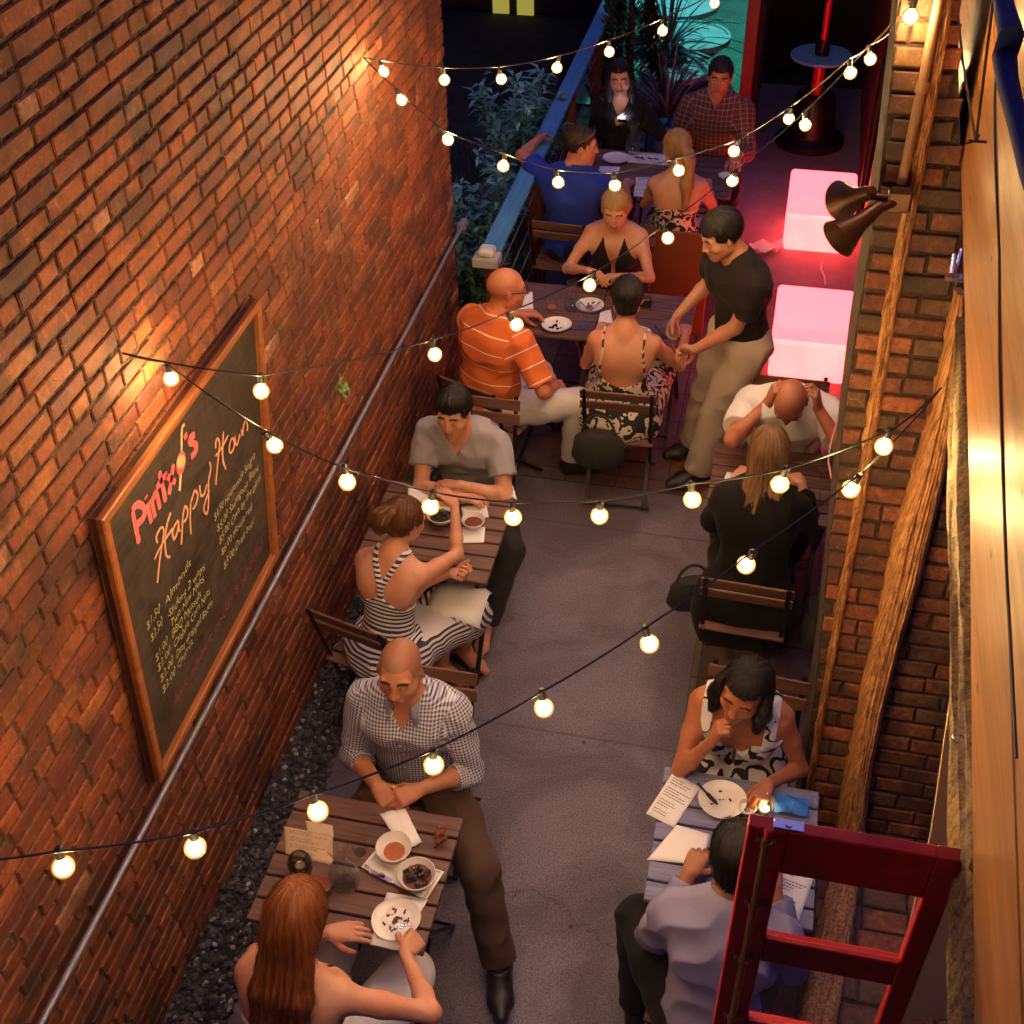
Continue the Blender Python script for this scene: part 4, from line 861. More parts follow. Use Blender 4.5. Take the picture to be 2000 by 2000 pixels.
# ------------------------------------------------------------------ red casement window
YS = 1.62; pT, pR = ony(1462, 1600, YS), ony(1872, 1668, YS); zt = (pT.z+pR.z)/2; x0, x1 = pT.x, pR.x+.01
ws = empty('casement_window', (x1, YS, zt-1.2), 'open red painted casement window with brass bolt and clear panes', 'window'); o0 = Vector((x1, YS, zt-1.2)); 
def paint():
    m, nt, b = newmat('worn_red_paint'); v = coords(nt); n1 = noise(nt, v, 7, 5, .7); n2 = noise(nt, coords(nt, None, (90, 90, 5)), 1.5, 4, .7); n3 = noise(nt, v, 55, 5, .8)
    c = ramp(nt, n1, [(.35, (.42, .010, .008)), (.65, (.70, .030, .014))]); c = mixc(nt, ramp(nt, n3, [(.655, 0.), (.67, 1.)]), c, (.20, .11, .06)); c = mixc(nt, ramp(nt, n1, [(.56, 0.), (.66, .35)]), c, (.10, .02, .018))
    nt.links.new(c, b.inputs['Base Color']); nt.links.new(ramp(nt, n1, [(.4, .28), (.6, .55)]), b.inputs['Roughness']); bump(nt, b, mathn(nt, 'ADD', n2, mathn(nt, 'MULTIPLY', n3, .5)), .25, .003); return m
M['redpaint'] = paint(); M['brass'] = plain('worn_brass', (.45, .26, .10), .35, 1, .3, 30, .1)
zs = [ony(1500, 1690, YS).z, ony(1498, 1818, YS).z, ony(1490, 1868, YS).z, ony(1470, 1985, YS).z]
sw_ = ony(1523, 1690, YS).x-x0; dep = .034
def wb(name, xa, xb, za, zb, mat, ya=-dep/2, yb=dep/2, ch=.003): m = MB(); m.box(((xa+xb)/2-o0.x, (ya+yb)/2, (za+zb)/2-o0.z), (xb-xa, yb-ya, zb-za), ch=ch); return m.build(name, mat, ws)
wb('stile', x0, x0+sw_, zt-1.2, zt, M['redpaint']); wb('stile', x1-sw_*.62, x1, zt-1.2, zt, M['redpaint'])
xa, xb = x0+sw_+.0005, x1-sw_*.62-.0005
rails = [(zs[0], zt-.001), (zs[2]+.004, zs[1]-.016), (zs[3]-.032, zs[3])]; lastz = zs[3]-.032
while lastz-.17 > zt-1.15: rails.append((lastz-.17-.034, lastz-.17)); lastz = lastz-.204
rails.append((zt-1.199, zt-1.13))
rails.sort(reverse=True)
for za, zb in rails: wb('rail', xa, xb, za, zb, M['redpaint'], -dep/2+.001, dep/2-.001)
for (a, _), (_, b_) in zip(rails[:-1], rails[1:]):
    if a-b_ > .05:
        wb('pane', xa+.001, xb-.001, b_+.001, a-.001, M['glass'], -.002, .002, 0); wb('glazing_bead', xa, xb, b_+.0005, b_+.012, M['redpaint'], -dep/2-.004, -.004)
m = MB(); bx = x0+sw_*.52; m.tube([(bx-o0.x, -dep/2-.014, .05), (bx-o0.x, -dep/2-.014, 1.19)], .0095, 10); m.build('bolt_rod', M['brass'], ws, True)
m = MB(); m.tube([(bx-o0.x, -dep/2-.014, 1.19), (bx-o0.x, -dep/2-.014, 1.222)], .0095, 12); m.build('bolt_tip', M['redpaint'], ws, True)
for zz in (1.165, .92, .68, .4): m = MB(); m.box((bx-o0.x, -dep/2-.007, zz), (.044, .012, .012), ch=.002); m.tube([(bx-o0.x, -dep/2-.014, zz-.011), (bx-o0.x, -dep/2-.014, zz+.011)], .0125, 12); m.build('bolt_bracket', M['brass'], ws)
m = MB(); m.box((x0+.085-o0.x, 0, 1.2025), (.065, .026, .004), ch=.001); m.tube([(x0+.085-o0.x, 0, 1.204), (x0+.085-o0.x, 0, 1.208)], .008, 12); m.build('striker_plate', M['cutlery'], ws)
# ------------------------------------------------------------------ tables and chairs
def make_chair():
    r = empty('folding_chair', (0, 0, 0), 'x', 'chair', 'folding slatted bistro chairs')
    m = MB()
    for i in range(6): m.box((0, -.17+i*.068, .452), (.40, .055, .014), ch=.003)
    m.build('seat', M['chairwood'], r)
    m = MB(); tl = Matrix.Rotation(R(-14), 3, 'X')
    for z, y in ((.815, -.262), (.735, -.243)): m.box((0, y+.008, z), (.42, .012, .062), Matrix.Rotation(R(14), 3, 'X'), ch=.003)
    m.build('backrest', M['chairwood'], r)
    for sg in (-1, 1):
        m = MB(); m.bar((sg*.185, -.275, .86), (sg*.185, -.13, .30), .022, .007, (0, 1, 0)); m.bar((sg*.185, -.13, .30), (sg*.185, .20, .008), .022, .007, (0, 1, 0)); m.build('leg', M['metal'], r)
        m = MB(); m.bar((sg*.17, .19, .435), (sg*.17, -.23, .008), .022, .007, (0, 1, 0)); m.build('leg', M['metal'], r)
        m = MB(); m.bar((sg*.19, -.18, .437), (sg*.19, .20, .437), .020, .006, (1, 0, 0)); m.build('seat_rail', M['metal'], r)
    for y, z in ((.197, .02), (-.226, .02)):
        m = MB(); m.tube([(-.2, y, z), (.2, y, z)], .008, 8); m.build('stretcher', M['metal'], r)
    return r
chair0 = make_chair(); used = []
def chair(x, y, deg, label):
    c = chair0 if not used else copy_tree(chair0); used.append(1); c.location = (x, y, 0); c.rotation_euler = (0, 0, R(deg)); c['label'] = label; return c
chair(-1.18, 3.03, 180, 'slatted chair under the man in the gingham shirt'); chair(-1.20, 1.66, -4, 'slatted chair under the auburn haired woman'); chair(-1.42, 4.97, 180, 'slatted chair under the man in the grey t-shirt')
chair(-1.55, 3.72, -14, 'slatted chair under the woman in the striped dress'); chair(-1.44, 5.56, -20, 'slatted chair under the bald man in orange'); chair(-.96, 7.06, 180, 'slatted chair under the woman in the halter top')
chair(-.715, 5.66, 2, 'slatted chair under the woman in the backless dress'); chair(.20, 5.46, 180, 'slatted chair under the bald man in white'); chair(.10, 4.31, -2, 'slatted chair draped by the black jacket of the blonde woman')
chair(.16, 3.27, 176, 'slatted chair behind the woman in the white and black dress'); chair(.10, 2.06, -4, 'slatted chair under the man in the lavender shirt'); chair(-1.38, 7.50, -4, 'slatted chair under the man in the blue t-shirt')
chair(-1.24, 9.04, 184, 'slatted chair under the woman holding the phone'); chair(-.52, 9.05, 176, 'slatted chair under the man in the plaid shirt')
TZ = .755
def make_table(wx, wy):
    r = empty('bistro_table', (0, 0, 0), 'x', 'table', 'slatted wooden bistro tables'); n = max(5, round(wy/.092)); p = wy/n; m = MB()
    for i in range(n): m.box((0, -wy/2+p*(i+.5), TZ-.011), (wx, p-.010, .022), ch=.003)
    m.build('tabletop', M['slat'], r)
    m = MB()
    for sg in (-1, 1): m.box((sg*(wx/2-.05), 0, TZ-.034), (.022, wy-.02, .022))
    m.build('frame', M['metal'], r)
    for sg in (-1, 1):
        x = sg*(wx/2-.075)
        m = MB(); m.bar((x, -wy/2+.05, TZ-.046), (x, wy/2-.03, .01), .024, .008, (0, 1, 0)); m.build('leg', M['metal'], r)
        m = MB(); m.bar((x-sg*.012, wy/2-.05, TZ-.046), (x-sg*.012, -wy/2+.03, .01), .024, .008, (0, 1, 0)); m.build('leg', M['metal'], r)
    for sg in (-1, 1): m = MB(); m.tube([(-wx/2+.08, sg*(wy/2-.06), .06), (wx/2-.08, sg*(wy/2-.06), .06)], .007, 8); m.build('stretcher', M['metal'], r)
    return r
def table(x0, x1, y0, y1, label): t = make_table(x1-x0, y1-y0); t.location = ((x0+x1)/2, (y0+y1)/2, 0); t['label'] = label; return t
table(-1.53, -.87, 2.07, 2.65, 'slatted table with a carafe and two bowls in front of the gingham shirt man')
table(-1.74, -1.085, 3.91, 4.56, 'slatted table between the grey t-shirt man and striped dress woman')
table(-1.52, -.96, 6.03, 6.62, 'slatted table in front of the bald man in orange'); table(-.955, -.40, 6.03, 6.62, 'slatted table the waiter is clearing')
table(-1.42, -.32, 7.98, 8.62, 'long slatted table at the far end with four guests'); table(-.15, .50, 4.62, 5.19, 'slatted table between the bald man in white and the blonde woman')
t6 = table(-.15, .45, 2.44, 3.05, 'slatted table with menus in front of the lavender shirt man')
[c for c in t6.children if c.name.startswith('tabletop')][0].data.materials[0] = wood('sky_sheen_slats', (.085, .09, .17), (.24, .24, .38), 0, 1.2, .4, .25)  # bluish sky reflection on this top put into its wood colour
# booth seat behind the second table
M['leather'] = plain('oxblood_boards', (.20, .055, .02), .45, 0, .25, 6, .2)
bs = empty('box_seat', (-.64, 7.62, 0), 'reddish brown wooden box seat under the woman with the blonde ponytail', 'seat')
def wpart(name, c, d, mat, par, ch=.006): m = MB(); m.box(c, d, ch=ch); return m.build(name, mat, par)
wpart('backrest', (0, -.235, .39), (.50, .03, .78), M['leather'], bs); wpart('seat', (0, .04, .435), (.50, .50, .03), M['leather'], bs); wpart('base', (0, .04, .21), (.46, .46, .415), M['leather'], bs)

# ------------------------------------------------------------------ tableware
def at(px, py, z=TZ): v = onz(px, py, z); return v
def quad_paper(pts, name, label, cat, mat=None, lines=True, group=None, lift=.002, crumple=.0, parts=True, n=8):
    P = [at(*p, TZ+lift) for p in pts]; c = sum(P, Vector())/4; m = MB(); vs = []
    for i in range(n+1):
        for j in range(n+1):
            u, v = i/n, j/n; q = (P[0]*(1-u)+P[1]*u)*(1-v)+(P[3]*(1-u)+P[2]*u)*v; k = crumple*(abs(math.sin(7*u+3*v+len(label)))+abs(math.sin(9*v-4*u)))*.5+.0015*(u*(1-u)); vs.append(q-c+Vector((0, 0, k)))
    m.add(vs, [(i*(n+1)+j, (i+1)*(n+1)+j, (i+1)*(n+1)+j+1, i*(n+1)+j+1) for i in range(n) for j in range(n)]); o = m.build(name, mat or M['paper'], None, True, tuple(c)); tag(o, label, cat, group)
    s = o.modifiers.new('t', 'SOLIDIFY'); s.thickness = .0012 if not crumple else .003; s.offset = -1
    if lines:
        m = MB(); r_ = random.Random(len(label)); a, b_, d_ = P[0], P[1], P[3]; ex, ey = (b_-a), (d_-a)
        for i in range(15):
            if i in (3, 8, 12): continue
            v = .1+i*.055; L = r_.uniform(.35, .78); u = .1
            while u < .1+L:
                w_ = r_.uniform(.02, .09); q = a+ex*(u+w_/2)+ey*v-c+Vector((0, 0, .0032+crumple)); e1 = ex*w_*.5; e2 = ey*.008; m.add([q-e1-e2, q+e1-e2, q+e1+e2, q-e1+e2], [(0, 1, 2, 3)]); u += w_+.018
        m.build('print', M['ink'], o)
    return o
def plate(px, py, r, label, food=None, wob=.02, col=None, seed=1):
    c = at(px, py); m = MB(); m.lathe([(.0, .006), (r*.62, .006), (r*.70, .009), (r*.97, .017), (r, .0195), (r*.985, .0165), (r*.66, .0), (0, .0)], n=40, wob=wob); o = m.build('plate', M['porcelain'], None, True, tuple(c)); tag(o, label, 'plate', 'plates on the tables')
    if food:
        r_ = random.Random(seed); m = MB()
        for i in range(food[1]):
            a = r_.uniform(0, 6.28); d = r*.55*math.sqrt(r_.random())*(1 if i % 3 else .3); s_ = r_.uniform(.002, .006)*(food[2] if len(food) > 2 else 1); q = Vector((d*math.cos(a), d*math.sin(a), .0075+s_*.4)); m.box(q, (s_*r_.uniform(1, 3), s_, s_), Matrix.Rotation(r_.uniform(0, 3), 3, 'Z'), ch=s_*.2)
        m.build('leftovers', food[0], o)
    return o
M['crumb'] = plain('brown_crumbs', (.16, .055, .03), .7, 0, .3, 60, .3); M['soup'] = plain('red_brown_sauce', (.36, .10, .015), .3, 0, .25, 50, .2); M['chili'] = plain('dark_red_stew', (.20, .035, .012), .4, 0, .4, 60, .6); M['mussel'] = plain('black_mussel_shell', (.015, .012, .016), .25, 0, .5, 30, .3); M['green'] = plain('salad_green', (.06, .07, .03), .6, 0, .4, 40, .5)
def bowl(px, py, r, h, label, fill, level=.5, seed=2, shells=False, z=TZ):
    c = at(px, py, z); m = MB(); m.lathe([(0, .004), (r*.45, .004), (r*.75, h*.35), (r*.96, h*.85), (r, h), (r*.96, h+.002), (r*.91, h*.93), (r*.7, h*.42), (r*.4, .010), (0, .009)], n=40); o = m.build('bowl', M['porcelain'], None, True, tuple(c)); tag(o, label, 'bowl', 'bowls on the tables')
    rr = r*(.45+.42*level); zz = h*(.15+.6*level); r_ = random.Random(seed); m = MB(); n = 24; vs = [(0, 0, zz)]
    for k in range(1, 6):
        for j in range(n): a = j*2*math.pi/n; vs.append((rr*k/5*math.cos(a), rr*k/5*math.sin(a), zz+r_.uniform(-.001, .0015)*(1 if not shells else 3)))
    fs = [(0, 1+j, 1+(j+1) % n) for j in range(n)]+[(1+(k-1)*n+j, 1+k*n+j, 1+k*n+(j+1) % n, 1+(k-1)*n+(j+1) % n) for k in range(1, 5) for j in range(n)]
    m.add(vs, fs); m.build('contents', fill, o, True)
    if shells:
        m = MB()
        for i in range(26): a = r_.uniform(0, 6.28); d = rr*.85*math.sqrt(r_.random()); rt = Euler((r_.uniform(-1, 1), r_.uniform(-1, 1), r_.uniform(0, 6))).to_matrix(); m.lathe([(0, -.002), (.008, .0), (.012, .006), (.0, .012)], Vector((d*math.cos(a), d*math.sin(a), zz+.004)), 8, rt)
        m.build('shells', M['mussel'], o, True)
    return o
M['water'] = glassmat('water', (.95, .98, 1.0), .0); M['beer'] = plain('amber_drink', (.45, .17, .03), .15, 0, .1, 10, 0); M['sangria'] = plain('red_drink', (.30, .035, .01), .2, 0, .4, 30, 0); M['wax'] = plain('white_wax', (.85, .8, .7), .5, 0, .03, 10, 0)
def glass(px, py, r, h, label, liquid=None, fill=.5, z=TZ, stem=False, name='drinking_glass'):
    c = at(px, py, z); m = MB()
    if stem: m.lathe([(0, 0), (r*.85, .0), (r*.85, .002), (.005, .007), (.004, h*.45), (r*.5, h*.5), (r, h*.66), (r*.95, h*.85), (r*.75, h), (r*.73, h), (r*.92, h*.85), (r*.97, h*.66), (r*.48, h*.515), (0, h*.48)], n=28)
    else: m.lathe([(0, .0), (r*.82, .0), (r, h), (r*.95, h), (r*.78, .007), (0, .007)], n=28)
    o = m.build(name, M['glass'], None, True, tuple(c)); tag(o, label, 'glass', 'glasses on the tables')
    if liquid:
        m = MB(); h0 = .0075 if not stem else h*.5; hh = h*fill if not stem else h*.7; ra, rb = (r*.77, r*(.78+.16*fill)) if not stem else (r*.45, r*.92); m.lathe([(0, h0), (ra, h0), (rb, hh), (0, hh)], n=24); m.build('drink', liquid, o, True)
    return o
def carafe(px, py, label, s=1.0, z=TZ):
    c = at(px, py, z); m = MB(); k = s
    m.lathe([(0, .003), (.046*k, .003), (.056*k, .02*k), (.058*k, .07*k), (.046*k, .115*k), (.026*k, .155*k), (.024*k, .185*k), (.042*k, .232*k), (.040*k, .232*k), (.022*k, .186*k), (.024*k, .156*k), (.043*k, .116*k), (.055*k, .07*k), (.053*k, .022*k), (.044*k, .007), (0, .007)], n=32)
    o = m.build('carafe', M['glass'], None, True, tuple(c)); tag(o, label, 'carafe')
    m = MB(); m.lathe([(0, .008), (.043*k, .008), (.0525*k, .024*k), (.0535*k, .068*k), (0, .068*k)], n=28); m.build('water', M['water'], o, True); return o
def cutlery(p, q, label, kind='fork', z=TZ+.008, mat=None):
    a, b_ = at(*p, z), at(*q, z); m = MB(); d = (b_-a); L = d.length; d.normalize(); s_ = Vector((-d.y, d.x, 0)); c = (a+b_)/2
    w_ = [(0, .006), (.3, .003), (.66, .0025), (.74, .009), (.86, .010), (1, .007)] if kind != 'knife' else [(0, .006), (.45, .004), (.5, .008), (.85, .008), (1, .002)]
    vs = []
    for t, r in w_: p_ = a+d*L*t-c; vs += [p_+s_*r, p_-s_*r, p_+s_*r+Vector((0, 0, .0025)), p_-s_*r+Vector((0, 0, .0025))]
    fs = []
    for i in range(len(w_)-1): k = i*4; fs += [(k+2, k+3, k+7, k+6), (k, k+4, k+5, k+1), (k, k+2, k+6, k+4), (k+1, k+5, k+7, k+3)]
    fs += [(0, 1, 3, 2), (len(vs)-4, len(vs)-2, len(vs)-1, len(vs)-3)]; m.add(vs, fs); o = m.build(kind, mat or M['cutlery'], None, False, tuple(c)); return tag(o, label, kind, 'cutlery left on the tables')
# near left table
quad_paper([(555, 1614), (650, 1632), (650, 1690), (558, 1668)], 'menu', 'cream menu under the candle glass at the wall side of the near left table', 'menu', plain('kraft_paper', (.55, .38, .24), .8, 0, .1, 20, .2), lines=True)
quad_paper([(596, 1603), (650, 1612), (652, 1634), (600, 1624)], 'slip', 'small paper slip above the cream menu on the near left table', 'paper', plain('kraft_slip', (.6, .45, .3), .8, 0, .1, 20, .2), lines=False)
quad_paper([(742, 1592), (792, 1582), (824, 1648), (790, 1664)], 'napkin', 'crumpled white napkin near the hands of the man in the gingham shirt', 'napkin', M['napkin'], False, 'paper napkins', crumple=.012)
tr = [at(*p) for p in ((706, 1697), (737, 1660), (868, 1706), (833, 1762))]; c = sum(tr, Vector())/4; m = MB(); ctr = [p-c for p in tr]
m.add([p*.90+Vector((0, 0, .0)) for p in ctr]+[p+Vector((0, 0, .012)) for p in ctr]+[p*.93+Vector((0, 0, .012)) for p in ctr]+[p*.86+Vector((0, 0, .004)) for p in ctr], [(3, 2, 1, 0), (12, 13, 14, 15)]+[(i, (i+1) % 4, 4+(i+1) % 4, 4+i) for i in range(4)]+[(4+i, 4+(i+1) % 4, 8+(i+1) % 4, 8+i) for i in range(4)]+[(8+i, 8+(i+1) % 4, 12+(i+1) % 4, 12+i) for i in range(4)])
tag(m.build('platter', M['porcelain'], None, False, tuple(c)), 'rectangular white platter carrying two bowls on the near left table', 'platter')
bowl(771, 1668, .068, .050, 'white bowl of orange brown sauce on the rectangular platter', M['soup'], .35, z=TZ+.006); bowl(816, 1722, .070, .055, 'white bowl of black mussel shells on the rectangular platter', M['chili'], .75, shells=True, z=TZ+.006)
cutlery((712, 1690), (752, 1714), 'steel fork lying on the rectangular platter', 'fork', TZ+.018); cutlery((722, 1702), (772, 1724), 'steel knife lying on the rectangular platter', 'knife', TZ+.018)
quad_paper([(756, 1744), (836, 1758), (779, 1858), (722, 1845)], 'napkin', 'white paper napkin under the plate of crumbs on the near left table', 'napkin', M['napkin'], False, 'paper napkins', crumple=.003)
plate(774, 1800, .086, 'round white plate with brown crumbs in front of the auburn haired woman', (M['crumb'], 46, 1.15), .035)
carafe(675, 1728, 'tall glass carafe of water on the near left table', 1.0)
glass(556, 1745, .036, .085, 'empty tumbler nearest the brick wall on the near left table', M['water'], .25); glass(632, 1740, .040, .09, 'tumbler of red drink with fruit beside the carafe', M['sangria'], .45); glass(703, 1665, .028, .06, 'small empty glass between the carafe and the platter')
c = at(590, 1706); ch_ = empty('candle_holder', tuple(c), 'round smoky glass candle holder on a dark block on the near left table', 'candle holder')
m = MB(); m.box((0, 0, .012), (.062, .062, .024), ch=.002); m.build('base', M['wire'], ch_)
m = MB(); m.lathe([(0, .025), (.02, .025), (.044, .055), (.046, .075), (.034, .105), (.026, .112), (.025, .110), (.033, .103), (.044, .075), (.042, .056), (.018, .028), (0, .028)], n=28); m.build('globe', glassmat('smoky_glass', (.6, .58, .5), .1), ch_, True)
m = MB(); m.lathe([(0, .03), (.018, .03), (.018, .055), (0, .055)], n=20); m.build('tealight', M['wax'], ch_, True)
c = at(857, 1640, TZ+.006); m = MB(); r_ = random.Random(4)
for i in range(9): m.lathe([(0, -.004), (.008, 0), (.011, .014), (0, .03)], Vector((r_.uniform(-.02, .02), -.035+i*.009, r_.uniform(0, .012))), 7, Euler((r_.uniform(-1.6, -.6), r_.uniform(-.8, .8), r_.uniform(-.8, .5))).to_matrix())
tag(m.build('sunglasses_case', M['leather'], None, True, tuple(c)), 'small dark crumpled leather pouch at the aisle corner of the near left table', 'pouch').name = 'leather_pouch'
# the fork in her hand
cutlery((806, 1806), (776, 1812), 'fork held by the auburn haired woman', 'fork', TZ+.05)
# middle left table
quad_paper([(797, 950), (836, 966), (834, 1000), (796, 990)], 'napkin', 'white napkin at the wall side of the middle left table', 'napkin', M['napkin'], False, 'paper napkins', crumple=.004)
plate(898, 972, .074, 'oval white plate beside the folded arms of the man in grey', (M['crumb'], 8), .04); quad_paper([(898, 1030), (948, 1030), (945, 1060), (900, 1062)], 'napkin', 'white napkin under the bowl of dark sauce on the middle left table', 'napkin', M['napkin'], False, 'paper napkins', crumple=.001)
quad_paper([(900, 990), (950, 988), (955, 1012), (905, 1018)], 'side_dish', 'square white dish behind the bowl of dark sauce', 'dish', M['porcelain'], False, crumple=.008)
bowl(925, 1028, .058, .045, 'white bowl of dark red stew on the middle left table', M['chili'], .7); bowl(862, 1018, .07, .05, 'wide bowl of dark salad in front of the striped dress woman', M['green'], .8, shells=True)
quad_paper([(978, 942), (1002, 950), (1010, 978), (986, 964)], 'napkin', 'white napkin hanging at the aisle corner of the middle left table', 'napkin', M['napkin'], False, 'paper napkins', crumple=.006); cutlery((925, 958), (908, 975), 'dark handled knife resting on the oval plate', 'knife', TZ+.022, M['wire'])
# centre tables
plate(1152, 600, .085, 'white plate with two crossed forks on the centre table', (M['crumb'], 16, 1.5), .02, seed=5); cutlery((1133, 590), (1150, 605), 'left fork crossed on the white plate', 'fork', TZ+.022); cutlery((1172, 590), (1152, 606), 'right fork crossed on the white plate', 'fork', TZ+.022)
plate(1087, 638, .088, 'blue tinted plate with scraps beside the bald man in orange', (M['mussel'], 14, 2), .03, seed=6); glass(1078, 606, .034, .10, 'tall glass with an inch of amber beer', M['beer'], .25); carafe(1117, 606, 'slender carafe behind the water glass on the centre table', .85); glass(1142, 640, .032, .085, 'tumbler of water beside the blue tinted plate', M['water'], .35)
quad_paper([(1004, 572), (1040, 570), (1042, 611), (1010, 606)], 'napkin', 'pale blue folded napkin in front of the bald man in orange', 'napkin', M['paper'], False, 'paper napkins'); quad_paper([(1172, 612), (1192, 606), (1200, 642), (1166, 642)], 'napkin', 'white napkin beside the head of the woman in the backless dress', 'napkin', M['napkin'], False, 'paper napkins', crumple=.004)
plate(1247, 655, .075, 'pale plate half hidden by the head of the woman in the backless dress', None, .02); glass(1303, 655, .034, .12, 'stemmed wine glass beside the waiter', M['water'], .3, stem=True); cutlery((1278, 636), (1300, 662), 'thin dark knife beside the wine glass', 'knife', TZ+.003, M['wire'])
c = at(1258, 598, TZ); m = MB(); m.box((0, 0, .03), (.085, .05, .06), ch=.006); o = m.build('wallet', M['wire'], None, False, tuple(c)); tag(o, 'small black purse standing on the centre table by the waiter', 'purse'); m = MB(); m.box((0, -.027, .004), (.085, .004, .008)); m.build('trim', M['gold'] if 'gold' in M else M['brass'], o)
# far table
plate(1203, 312, .098, 'blue tinted round plate on the far table', None, .015); P_ = [at(*p) for p in ((1228, 300), (1310, 306), (1306, 325), (1226, 318))]; c = sum(P_, Vector())/4; m = MB(); q = [p-c for p in P_]; m.add([p+Vector((0, 0, .002)) for p in q]+[p*1.03+Vector((0, 0, .016)) for p in q], [(0, 1, 2, 3)]+[(i, (i+1) % 4, 4+(i+1) % 4, 4+i) for i in range(4)]); o = m.build('platter', M['porcelain'], None, False, tuple(c)); s_ = o.modifiers.new('t', 'SOLIDIFY'); s_.thickness = .005; tag(o, 'long white platter with dark scraps on the far table', 'platter')
m = MB(); r_ = random.Random(3)
for i in range(12): m.box((r_.uniform(-.10, .10), r_.uniform(-.015, .015), .01), (.022, .008, .006), Matrix.Rotation(r_.uniform(0, 3), 3, 'Z'), ch=.001)
m.build('leftovers', M['mussel'], o)
carafe(1235, 300, 'carafe in front of the woman with the phone', 1.0); glass(1165, 318, .034, .09, 'tumbler beside the man in the blue t-shirt', M['water'], .4); quad_paper([(1172, 325), (1212, 326), (1206, 340), (1168, 337)], 'menu', 'small menu card in front of the man in the blue t-shirt', 'menu', M['paper'], False)
quad_paper([(1242, 346), (1281, 347), (1279, 386), (1237, 384)], 'menu', 'white menu with a faint drawing at the near edge of the far table', 'menu', M['paper'], True); plate(1418, 347, .055, 'small side plate at the right end of the far table', None)
# right middle table
quad_paper([(1420, 922), (1462, 930), (1440, 985), (1396, 976)], 'menu', 'white menu sticking out beside the black jacket', 'menu', M['paper'], False)
glass(1602, 940, .038, .15, 'large wine glass behind the black jacket', None, .3, stem=True); glass(1636, 925, .036, .14, 'second wine glass nearest the brick buttress', None, .3, stem=True); glass(1608, 985, .03, .08, 'small tumbler with a pale blue gleam by the buttress', M['water'], .3)
# near right table
quad_paper([(1314, 1509), (1368, 1538), (1316, 1617), (1262, 1589)], 'menu', 'printed menu hanging over the aisle corner of the near right table', 'menu', M['paper'], True, 'menus of the near right table')
quad_paper([(1322, 1611), (1386, 1630), (1372, 1690), (1264, 1679)], 'menu', 'plain sheet fanned below the printed menu on the near right table', 'menu', M['paper'], False, 'menus of the near right table'); quad_paper([(1505, 1672), (1593, 1705), (1560, 1800), (1490, 1780)], 'menu', 'menu seen through the red window beside the lavender shirt', 'menu', M['paper'], True, 'menus of the near right table')
plate(1410, 1566, .092, 'white plate in front of the woman in the printed dress', (M['crumb'], 6, 1.4), .02, seed=9); cutlery((1362, 1530), (1402, 1572), 'dark pencil laid across the edge of the white plate', 'knife', TZ+.022, M['wire']).name = 'pencil'
bowl(1458, 1584, .036, .028, 'tiny white dip bowl beside the candle', M['green'], .3)
c = at(1492, 1585); cg = empty('candle_glass', tuple(c), 'lit tealight in a clear glass on the near right table', 'candle'); m = MB(); m.lathe([(0, .0), (.030, .0), (.036, .07), (.034, .07), (.028, .006), (0, .006)], n=28); m.build('glass_cup', M['glass'], cg, True)
m = MB(); m.lathe([(0, .007), (.019, .007), (.019, .022), (0, .022)], n=18); m.build('tealight', M['wax'], cg, True); m = MB(); m.lathe([(0, .024), (.004, .03), (.0035, .036), (0, .046)], n=10); m.build('flame', emit('candle_flame', (1, .55, .2), 160), cg, True)
c = at(1545, 1578, TZ); bxr = empty('napkin_box', tuple(c), 'clear box with a bright blue napkin at the wall side of the near right table', 'box'); m = MB(); m.box((0, 0, .03), (.15, .10, .058), ch=.004); m.build('clear_box', M['glass'], bxr)
m = MB(); vs = []; n = 8
for i in range(n+1):
    for j in range(n+1): u, v = i/n-.5, j/n-.5; vs.append((u*.125, v*.08, .012+.030*(1-abs(u)*1.3)*(1-abs(v)*1.2)+.006*math.sin(9*u+7*v)))
m.add(vs, [(i*(n+1)+j, (i+1)*(n+1)+j, (i+1)*(n+1)+j+1, i*(n+1)+j+1) for i in range(n) for j in range(n)]); m.build('blue_napkin', plain('blue_napkin_paper', (.01, .16, .65), .7, 0, .1, 20, .3), bxr, True)

for q, lab in ((V(-.46, 5.90, .93), 'empty tumbler in the far hand of the waiter'), (V(-.40, 5.74, .90), 'empty tumbler in the near hand of the waiter')):
    g_ = glass(1000, 1000, .034, .10, lab); g_.location = q; g_.rotation_euler = (.15, -.3, 0)
# ------------------------------------------------------------------ bags
def bag(loc, rz, s, label, mat, loop=True):
    b_ = empty('handbag', loc, label, 'bag', None, rz); m = MB(); m.lathe([(0, .0), (.14*s, .0), (.17*s, .05*s), (.15*s, .20*s), (.10*s, .25*s), (0, .24*s)], n=20, wob=.08); o = m.build('bag_body', mat, b_, True); o.scale = (1, .5, 1)
    m = MB(); m.tube([(-.11*s+.11*s*(1-math.cos(a)), 0, .22*s+.17*s*math.sin(a)) for a in [i*math.pi/12 for i in range(13)]], .008, 6); m.build('handle', mat, b_, True); return b_
M['bag'] = plain('dark_canvas', (.03, .028, .022), .8, 0, .3, 40, .4)
bag((-.80, 5.36, .38), 0, .85, 'dark soft bag hung on the chair of the woman in the backless dress', M['bag']); bag((-.17, 4.42, .30), R(20), .7, 'black bag with a looped handle on the aisle side of the black jacket', M['bag']); bag((.43, 4.30, .32), R(90), .8, 'black bag hung between the black jacket and the buttress', M['bag'])

